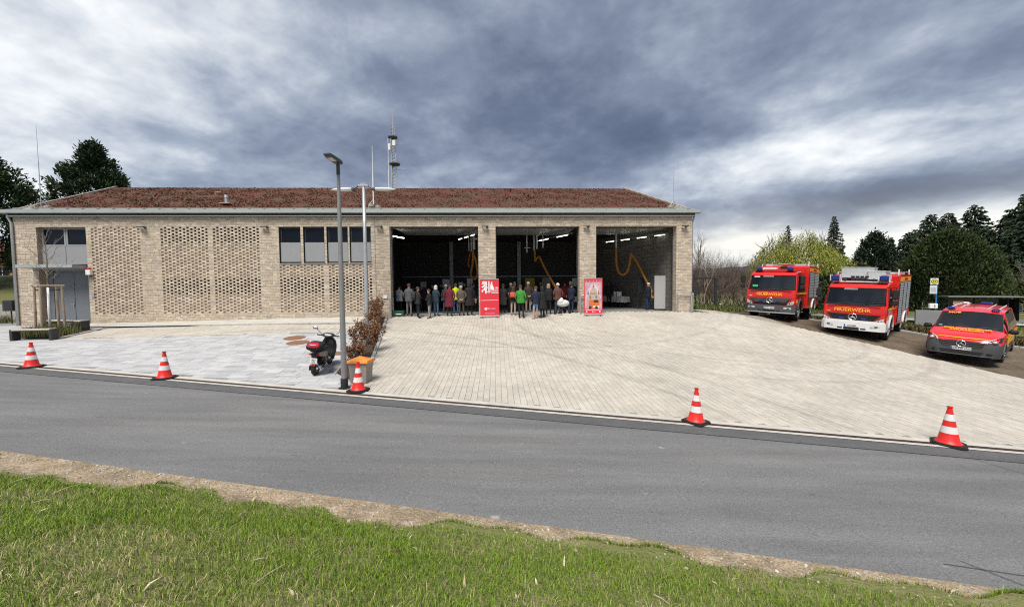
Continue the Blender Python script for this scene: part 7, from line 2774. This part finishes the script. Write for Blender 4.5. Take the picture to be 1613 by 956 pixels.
L_PINE = leafmat('pine_needles', [(0.030, 0.052, 0.022), (0.045, 0.070, 0.028), (0.022, 0.040, 0.019), (0.058, 0.080, 0.034)])
L_SPR = leafmat('spruce_needles', [(0.026, 0.044, 0.024), (0.036, 0.056, 0.028), (0.019, 0.034, 0.020), (0.046, 0.064, 0.034)])
L_THU = leafmat('thuja_sprays', [(0.036, 0.054, 0.016), (0.050, 0.070, 0.020), (0.026, 0.040, 0.013), (0.062, 0.080, 0.025)])
L_WIL = leafmat('willow_leaves', [(0.22, 0.25, 0.035), (0.28, 0.30, 0.05), (0.16, 0.19, 0.03), (0.32, 0.32, 0.07), (0.18, 0.18, 0.05)])
L_BCH = leafmat('beech_leaves', [(0.16, 0.075, 0.036), (0.22, 0.11, 0.055), (0.11, 0.05, 0.026), (0.28, 0.155, 0.085)])
L_CAT = leafmat('pale_catkins', [(0.40, 0.36, 0.24), (0.34, 0.30, 0.19), (0.46, 0.42, 0.30)])
L_SHR = leafmat('evergreen_leaves', [(0.045, 0.075, 0.022), (0.07, 0.10, 0.03), (0.03, 0.05, 0.018), (0.12, 0.10, 0.045)])
M_BARK = mat('bark', (0.085, 0.065, 0.05), .95, col2=(0.05, 0.038, 0.03), vscale=6, bump=.6, bscale=20)
M_TWIG = mat('bare_twig', (0.150, 0.112, 0.090), .9, col2=(0.105, 0.075, 0.06), vscale=2)
M_TWIGP = mat('pale_twig', (0.27, 0.225, 0.18), .9, col2=(0.19, 0.15, 0.12), vscale=2)


def trunk(t, h, r, lean=(0, 0), name='trunk', m=None, z0=-.6):
    pts = [(lean[0] * k * k, lean[1] * k * k, z0 + (h - z0) * k) for k in (0, .15, .35, .6, .85, 1)]
    MB().tube(pts, [r * 1.25, r, r * .85, r * .6, r * .3, r * .08], 9).build(name, m or M_BARK, t, smooth=True)


def pine(x, y, z, h, w, label, z_low=.45, n=9000, seed=1):
    rg = np.random.default_rng(seed)
    t = thing('pine_tree', label, 'tree', (x, y, z), seed)
    trunk(t, h * .96, .045 * h * .7, (.3, .1))
    br = MB()
    P, D = [], []
    nb = 70
    for i in range(nb):
        u = (i + .5) / nb
        zz = h * (z_low + (1 - z_low) * u)
        prof = math.sin(math.pi * min(1, .22 + .80 * (1 - u))) ** .75 * (1 - u * .30)
        R_ = w / 2 * prof * rg.uniform(.55, 1.12)
        a = i * 2.4 + rg.uniform(-.5, .5)
        d = np.array([math.cos(a), math.sin(a), .18 + .25 * u])
        base = np.array([.3 * (zz / h) ** 2, .1 * (zz / h) ** 2, zz - .2 * R_])
        tip = base + d * R_
        br.tube([base, base + d * R_ * .5 + [0, 0, -.06 * R_], tip], [.09 * (1.2 - u), .05, .015], 5)
        m = int(n / nb * (.35 + .9 * prof))
        cl = rg.integers(3, 7)
        for c in range(cl):
            k = rg.uniform(.42, 1.0)
            ctr = base + d * R_ * k + rg.normal(size=3) * np.array([.22, .22, .10]) * (w * .10)
            q = m // cl
            dirs = rg.normal(size=(q, 3))
            dirs[:, 2] = np.abs(dirs[:, 2]) * .8
            dirs /= np.linalg.norm(dirs, axis=1, keepdims=True)
            rad = w * .085 * rg.uniform(.7, 1.3)
            P.append(ctr + dirs * rg.random((q, 1)) ** .6 * np.array([rad, rad, rad * .55]))
            D.append(dirs + np.array([0, 0, .2]))
    br.build('branch', M_BARK, t, kind='stuff')
    leaf_mesh('crown', np.concatenate(P), np.concatenate(D), .030 * w, .011 * w, L_PINE, t)
    return t


def spruce(x, y, z, h, w, label, n=7000, seed=1, m=None, power=.85, low=.02, name='spruce_tree', sag=.35, ragged=.25):
    rg = np.random.default_rng(seed)
    t = thing(name, label, 'tree', (x, y, z), seed * 1.3)
    trunk(t, h * .99, .018 * h + .05)
    nb = 150
    P, D = [], []
    br = MB()
    for i in range(nb):
        u = (i + rg.random()) / nb
        u = u ** .8
        zz = h * (low + (1 - low) * (1 - u ** 1.0) if False else low + (1 - low) * u)
        R_ = w / 2 * (1 - u) ** power * rg.uniform(1 - ragged * 1.6, 1 + ragged * .5) + .05
        a = i * 2.399 + rg.uniform(-.4, .4)
        dx, dy = math.cos(a), math.sin(a)
        q = int(max(8, n / nb * 2.2 * (1 - u) ** .8))
        k = rg.random(q) ** .65
        side = rg.normal(size=q) * .16 * R_ * (1.1 - k)
        pts = np.stack([dx * k * R_ - dy * side, dy * k * R_ + dx * side, zz - sag * R_ * k ** 1.5 + .18 * R_ * k ** 4 + rg.normal(size=q) * .05 * R_], 1)
        P.append(pts)
        D.append(np.stack([dx + rg.normal(size=q) * .6, dy + rg.normal(size=q) * .6, -.25 - .5 * rg.random(q)], 1))
        if i % 3 == 0:
            br.tube([(0, 0, zz), (dx * R_ * .6, dy * R_ * .6, zz - sag * R_ * .4)], [.04, .015], 4)
    br.build('branch', M_BARK, t, kind='stuff')
    leaf_mesh('crown', np.concatenate(P), np.concatenate(D), .056 * w ** .75, .026 * w ** .75, m or L_SPR, t, droop=.2)
    return t


def dome(x, y, z, h, w, label, n=16000, seed=1, m=None, name='thuja_tree', peak=.25, up=.9, sz=.30, dep=None, cat='tree', z_low=.01, rag=.80, nc=420, tuft=1.0, lowtuck=0.0, pw=(2.1, .62)):
    """dense egg-shaped evergreen of upright sprays, with tufts and hollows"""
    rg = np.random.default_rng(seed)
    t = thing(name, label, cat, (x, y, z), seed)
    trunk(t, h * .8, .12 + .012 * h)
    P, D = [], []
    for i in range(nc):
        u = rg.random() ** .9
        a = rg.uniform(0, 2 * math.pi)
        prof = (1 - u ** (1 / max(peak, .05) * .55)) ** .55 if u < 1 else 0
        prof = max(.05, (1 - u ** pw[0]) ** pw[1] * (.80 + .2 * min(1, u * 5)) * (1 - lowtuck * (1 - min(1, u * 3.2))))
        lob = 1 + .10 * math.sin(3 * a + 4 * u + seed) + .07 * math.sin(7 * a - 9 * u)
        R_ = w / 2 * prof * lob * rg.uniform(rag, 1.03)
        c = np.array([math.cos(a) * R_, math.sin(a) * R_ * ((dep or w) / w), h * (z_low + (.98 - z_low) * u)])
        q = n // nc
        off = rg.normal(size=(q, 3)) * np.array([.05, .05, .07]) * w * .75 * tuft
        P.append(c + off)
        nrm = np.array([math.cos(a), math.sin(a), .2])
        D.append(nrm * .55 + np.array([0, 0, up]) + rg.normal(size=(q, 3)) * .45)
    leaf_mesh('crown', np.concatenate(P), np.concatenate(D), sz, sz * .42, m or L_THU, t)
    return t


def branchy(mb, p, d, ln, r, depth, rg, spread=.55, up=.15, kids=3, tips=None, n=4):
    d = d / np.linalg.norm(d)
    mid = p + d * ln * .5 + rg.normal(size=3) * .04 * ln
    e = p + d * ln + rg.normal(size=3) * .06 * ln
    mb.tube([p, mid, e], [r, r * .8, r * .6], n if depth > 1 else 3, cap=False)
    if tips is not None:
        tips.append((mid, d))
        tips.append((e, d))
    if depth <= 0:
        return
    for _ in range(kids):
        nd = d + rg.normal(size=3) * spread + np.array([0, 0, up])
        k = rg.uniform(.45, 1.0)
        branchy(mb, p + (e - p) * k, nd, ln * rg.uniform(.58, .82), r * .58, depth - 1, rg, spread, up, kids, tips, n)


def bare(x, y, z, h, label, seed, m=None, stems=5, depth=4, r=.05, spread=.5, name='bare_shrub', group=None, w=1.0, cat='shrub', leaves=None, lsz=.1, nl=3, kids=3, group_twigs=True):
    rg = np.random.default_rng(seed)
    t = thing(name, label, cat, (x, y, z), 0, group)
    mb = MB()
    tips = []
    for i in range(stems):
        a = 2 * math.pi * i / stems + rg.uniform(-.4, .4)
        o = rg.uniform(.0, .25) * w
        branchy(mb, np.array([math.cos(a) * o, math.sin(a) * o, -.1]), np.array([math.cos(a) * .35 * w, math.sin(a) * .35 * w, 1.0]), h * .36 * rg.uniform(.8, 1.15), r, depth, rg, spread, .18, kids, tips)
    mb.build('stems' if False else 'branches', m or M_TWIG, t, kind='stuff')
    if leaves is not None:
        pts = np.array([q[0] for q in tips])
        ds = np.array([q[1] for q in tips])
        pts = np.repeat(pts, nl, 0) + rg.normal(size=(len(pts) * nl, 3)) * lsz * .6
        leaf_mesh('foliage', pts, np.repeat(ds, nl, 0) + rg.normal(size=(len(pts), 3)) * .9, lsz, lsz * .6, leaves, t)
    return t


def willow(x, y, z, h, w, label, seed=5, strands=1500):
    rg = np.random.default_rng(seed)
    t = thing('willow_tree', label, 'tree', (x, y, z), 0)
    trunk(t, h * .6, .32)
    mb = MB()
    tips = []
    for i in range(9):
        a = 2 * math.pi * i / 9
        branchy(mb, np.array([0, 0, h * .22]), np.array([math.cos(a) * .6, math.sin(a) * .6, .9]), h * .34, .11, 3, rg, .45, .2, 3, tips)
    mb.build('branches', M_TWIG, t, kind='stuff')
    P, D = [], []
    for i in range(strands):
        a = rg.uniform(0, 2 * math.pi)
        u = rg.random()
        k = math.sqrt(rg.uniform(.05, 1))
        top = h * (1.0 - .42 * k ** 2.0) * rg.uniform(.86, 1.02) * (.92 + .08 * math.sin(3 * a + 1))
        c = np.array([math.cos(a) * k * w / 2, math.sin(a) * k * w / 2, top])
        L_ = rg.uniform(.12, .50) * h * (.5 + .6 * k)
        m = int(L_ / .16) + 3
        s = np.linspace(0, 1, m)
        out = np.array([math.cos(a), math.sin(a), 0]) * .35
        pts = c + out * (s[:, None] * .8) + np.stack([rg.normal(size=m) * .10, rg.normal(size=m) * .10, -s * L_], 1)
        P.append(pts)
        D.append(np.stack([rg.normal(size=m) * .55 + out[0], rg.normal(size=m) * .55 + out[1], -np.ones(m) * .7], 1))
    leaf_mesh('crown', np.concatenate(P), np.concatenate(D), .20, .055, L_WIL, t, droop=.3)
    return t


# ---- left of the station
dome(-49.6, 45, 2.0, 18.5, 9.6, 'dark round-topped pine standing clear behind the left end of the roof', 26000, 3, L_PINE, 'pine_tree', up=.5, sz=.36, z_low=.40, rag=.45, nc=230, tuft=.72, lowtuck=.45, pw=(1.45, .8))
dome(-44.6, 32, 2.6, 12.0, 7.6, 'dark pine at the left edge of the picture behind the rod', 24000, 8, L_PINE, 'pine_tree', up=.4, sz=.28, z_low=.22, rag=.5, nc=260, tuft=.9, lowtuck=.3)
pine(-50.5, 31, 2.6, 10.0, 9.5, 'lower dark pine filling the left edge behind the downpipe', .05, 22000, 9)
bare(-49, 40, 2.5, 10.0, 'bare tree between the two dark pines, above the roof verge', 31, M_TWIG, 3, 4, .10, .45, 'bare_tree', cat='tree')
# ---- right background
willow(31.5, 41, 1.0, 8.5, 9.6, 'yellow green willow with hanging twigs behind the first fire engine')
spruce(46.5, 54, .8, 12.2, 6.0, 'dark slender spruce right behind the willow', 12000, 2)
spruce(38.4, 52, .8, 10.6, 4.6, 'dark spruce top peeping over the middle of the willow', 10000, 4)
bare(44.6, 48, .8, 7.0, 'pale catkin-covered bare tree between the spruce and the dark pines', 41, M_TWIGP, 4, 4, .08, .5, 'bare_tree', cat='tree', leaves=L_CAT, lsz=.16, nl=3)
dome(40.8, 42, .6, 8.2, 4.6, 'dark bushy pine behind the roof boxes of the second engine', 16000, 12, L_SPR, 'pine_tree', up=.6, sz=.26, rag=.5, nc=240, tuft=1.1)
spruce(43.6, 43, .6, 7.9, 5.6, 'broad dark spruce between the bushy pine and the big green thuja', 14000, 14, ragged=.4)
dome(40.3, 34.5, .4, 7.2, 7.4, 'huge round olive green thuja behind the bus stop sign', 42000, 6, sz=.21)
spruce(52.0, 46.5, .4, 11.4, 8.4, 'tall dark spruce rising just left behind the huge thuja', 17000, 21, power=.62)
spruce(56.5, 48.5, .4, 11.9, 9.0, 'dark spruce behind the huge thuja, second of the tall row', 17000, 26, power=.6)
spruce(60.5, 49, .4, 13.0, 9.5, 'tall dark spruce peaking behind the middle of the huge thuja', 18000, 22, power=.6)
spruce(62.0, 46.5, .4, 11.6, 9.0, 'dark spruce in the dip between the two highest peaks at the right', 16000, 24, power=.55)
spruce(62.3, 45, .4, 14.0, 10.0, 'tallest dark spruce at the right, beyond the huge thuja', 20000, 23, power=.6)
spruce(56.5, 40.5, .4, 11.6, 9.5, 'dark spruce at the right edge above the red van', 18000, 25, power=.6)
spruce(51.5, 37.5, .4, 8.4, 8.0, 'lower dark spruce leaning out behind the bus shelter', 16000, 27, ragged=.4, power=.6)
spruce(48.0, 45.2, .4, 9.0, 7.6, 'dark spruce filling the gap between the bushy pine and the huge thuja', 15000, 33, power=.6)
dome(35.2, 38, .5, 4.4, 5.2, 'low dark evergreen shrub behind the ladder of the second engine', 7000, 16, L_SHR, 'evergreen_shrub', cat='shrub')
dome(30.6, 36, .6, 3.2, 4.6, 'low dark evergreen shrub between the two fire engines', 6000, 18, L_SHR, 'evergreen_shrub', cat='shrub')
dome(46.5, 31.5, .1, 3.6, 7.0, 'low dark evergreen shrub behind the roof of the bus shelter', 8000, 19, L_SHR, 'evergreen_shrub', cat='shrub')
bare(47.5, 33.0, .1, 6.0, 'bare pale tree with grey trunks at the right edge', 43, M_TWIGP, 4, 4, .09, .4, 'bare_tree', cat='tree')
for i, (x, y, h, s, l) in enumerate(((16.6, 36.0, 4.6, 1, 'bare brown shrub just right of the station corner'), (19.0, 37.5, 5.0, 2, 'bare brown shrub behind the black gate frame'), (21.2, 38.0, 5.2, 3, 'bare brown shrub, second from the willow'),
                                (23.4, 39.5, 5.6, 4, 'bare brown shrub close beside the willow'), (17.6, 41.0, 5.4, 5, 'taller bare shrub behind the black sign board'), (20.4, 43.0, 6.0, 6, 'tall bare shrub at the back, right of the gate frame'),
                                (25.4, 41.0, 5.2, 7, 'bare brown shrub touching the left side of the willow'), (22.6, 35.4, 3.6, 8, 'low bare shrub at the grass edge behind the first engine'), (18.4, 34.5, 3.2, 9, 'low bare shrub at the grass edge behind the gate frame'))):
    bare(x, y, G(x, y) - .15, h * 1.36, l, 60 + s, M_TWIG, 13, 4, .035, .55, group='bare brown shrubs right of the station', w=1.6)
bare(17.0, 33.0, 1.3, 7.4, 'slender pale bare tree hard by the right corner of the station', 77, M_TWIGP, 2, 4, .06, .35, 'bare_tree', cat='tree', w=.6)

# far wood along the horizon
fw_ = MB()
P, D = [], []
for i in range(15000):
    a = R(RG.uniform(10, 100))
    dd = RG.uniform(150, 240)
    P.append((math.sin(a) * dd, math.cos(a) * dd, .3 + RG.random() ** .7 * (5.0 + 1.2 * math.sin(a * 37) + .8 * math.sin(a * 91))))
    D.append((RG.normal() * .4, RG.normal() * .4, 1))
leaf_mesh('far_wood', np.array(P), np.array(D), 2.4, 1.3, leafmat('far_wood', [(0.07, 0.058, 0.048), (0.055, 0.05, 0.04), (0.085, 0.068, 0.052), (0.045, 0.05, 0.03)]), None, kind='stuff')

# ---- beech hedge in the bed
for i, (x, y, h, l) in enumerate(((-5.02, 11.75, 1.15, 'brown-leaved young beech nearest the orange-lidded bin'), (-5.3, 12.75, 1.5, 'brown-leaved young beech, second from the bin'), (-5.1, 13.75, 1.35, 'brown-leaved young beech, third from the bin'),
                               (-5.75, 14.75, 1.5, 'brown-leaved young beech at the grey crossing of the bed'), (-6.35, 17.2, 1.35, 'brown-leaved young beech beside the tall galvanised lamp'), (-6.6, 18.2, 1.55, 'brown-leaved young beech, second from the station wall'),
                               (-6.95, 19.2, 1.6, 'brown-leaved young beech nearest the station wall'))):
    bare(x, y, G(x, y) + .03, h, l, 90 + i, M_TWIG, 4, 3, .010, .30, 'beech_shrub', 'young beeches in the planting bed', .32, 'shrub', L_BCH, .062, 3)

# ---- young tree with its stakes
tx, ty = -21.05, 16.9
t = thing('young_tree', 'young bare tree with white-painted trunk by the benches', 'tree', on(tx, ty))
MB().tube([(0, 0, -.1), (-.02, 0, 1.0), (.0, 0, 2.05)], [.045, .042, .038], 8).build('painted_trunk', M_WHITE, t, smooth=True)
mb = MB()
rg = np.random.default_rng(5)
mb.tube([(0, 0, 2.05), (.02, 0, 3.0), (-.02, .02, 4.4)], [.036, .028, .010], 6)
for i in range(16):
    z = 2.15 + i * .14
    a = i * 2.4
    branchy(mb, np.array([0, 0, z]), np.array([math.cos(a) * .7, math.sin(a) * .7, .9]), .62 * (1.15 - i * .035), .013, 2, rg, .35, .2, 2)
mb.build('branches', M_TWIGP, t, kind='stuff')
t = thing('tree_stakes', 'weathered wooden stake frame round the young tree', 'tree stakes', on(tx, ty))
for a in (25, 100, 200, 285):
    p = (.52 * math.cos(R(a)), .42 * math.sin(R(a)))
    MB().cyl((p[0], p[1], -.2), (p[0] * .92, p[1] * .92, 2.12), .05, .045, 10).build('stake', M_WOOD, t, smooth=30)
q = [(.52 * .92 * math.cos(R(a)), .42 * .92 * math.sin(R(a))) for a in (25, 100, 200, 285)]
for i in range(4):
    a, b = Vector((*q[i], 2.10)), Vector((*q[(i + 1) % 4], 2.10))
    d = (b - a).normalized() * .08
    MB().cyl(a - d + Vector((0, 0, .03 * (i % 2))), b + d + Vector((0, 0, .03 * (i % 2))), .042, n=8).build('rail', M_WOOD, t, smooth=30)
MB().tube([(q[0][0], q[0][1], 1.95), (0, .02, 1.92), (q[2][0], q[2][1], 1.95)], .02, 5).build('strap', M_RUB, t)


def field(name, n, cols, hmin, hmax, wid, seed, poly, lean=.6, dz=0.02, clump=None):
    xs, ys = [p[0] for p in poly], [p[1] for p in poly]
    r = random.Random(seed)
    cs = [(r.uniform(min(xs), max(xs)), r.uniform(min(ys), max(ys))) for _ in range(clump or 0)]
    cs = [c for c in cs if inside(c, poly)]
    pts = []
    while len(pts) < n:
        if cs:
            c = r.choice(cs)
            p = (c[0] + r.gauss(0, .10), c[1] + r.gauss(0, .10))
        else:
            p = (r.uniform(min(xs), max(xs)), r.uniform(min(ys), max(ys)))
        if inside(p, poly):
            pts.append(p)
    it = iter(pts)
    return blades(name, n, cols, hmin, hmax, wid, seed, lambda s, t: np.ones_like(s), zfn=lambda s, t: (lambda p: (p[0], p[1], G(*p) + dz))(next(it)), lean=lean)


field('planter_grass', 3800, [(0.10, 0.125, 0.035), (0.16, 0.155, 0.05), (0.07, 0.095, 0.03), (0.24, 0.20, 0.10)], .18, .55, .012, 5, PLANTER, .7, clump=60)
GC = [(17.9, 25.0), (21.2, 20.55), (23.8, 17.35), (28.8, 11.5), (30.2, 12.6), (25.0, 18.5), (22.3, 21.9), (18.9, 26.0)]
field('ground_cover', 14000, [(0.075, 0.085, 0.025), (0.11, 0.105, 0.035), (0.055, 0.06, 0.022), (0.13, 0.09, 0.04), (0.16, 0.13, 0.07)], .10, .34, .06, 6, GC, 1.1)
LN = [(11.6, 23.4), (13.9, 26.0), (17.6, 25.4), (26, 31), (30, 34), (26, 42), (13, 36), (10.6, 24)]
field('rough_grass', 16000, [(0.085, 0.115, 0.028), (0.12, 0.135, 0.04), (0.16, 0.15, 0.07), (0.065, 0.09, 0.022)], .12, .42, .05, 7, LN, .9, dz=-.08)
LN2 = [(30, 14), (27, 19), (24.5, 23.5), (26, 27), (38, 19), (44, 12), (40, 9)]
field('verge_grass', 12000, [(0.075, 0.12, 0.025), (0.10, 0.14, 0.03), (0.14, 0.15, 0.05)], .06, .16, .03, 8, LN2, .8, dz=-.08)
LB = [(-33, 21), (-28.5, 20.5), (-27.5, 23), (-33, 25)]
field('border_plants', 1600, [(0.16, 0.13, 0.08), (0.10, 0.11, 0.045), (0.22, 0.18, 0.11)], .15, .6, .02, 9, LB, .6, dz=-.05, clump=40)
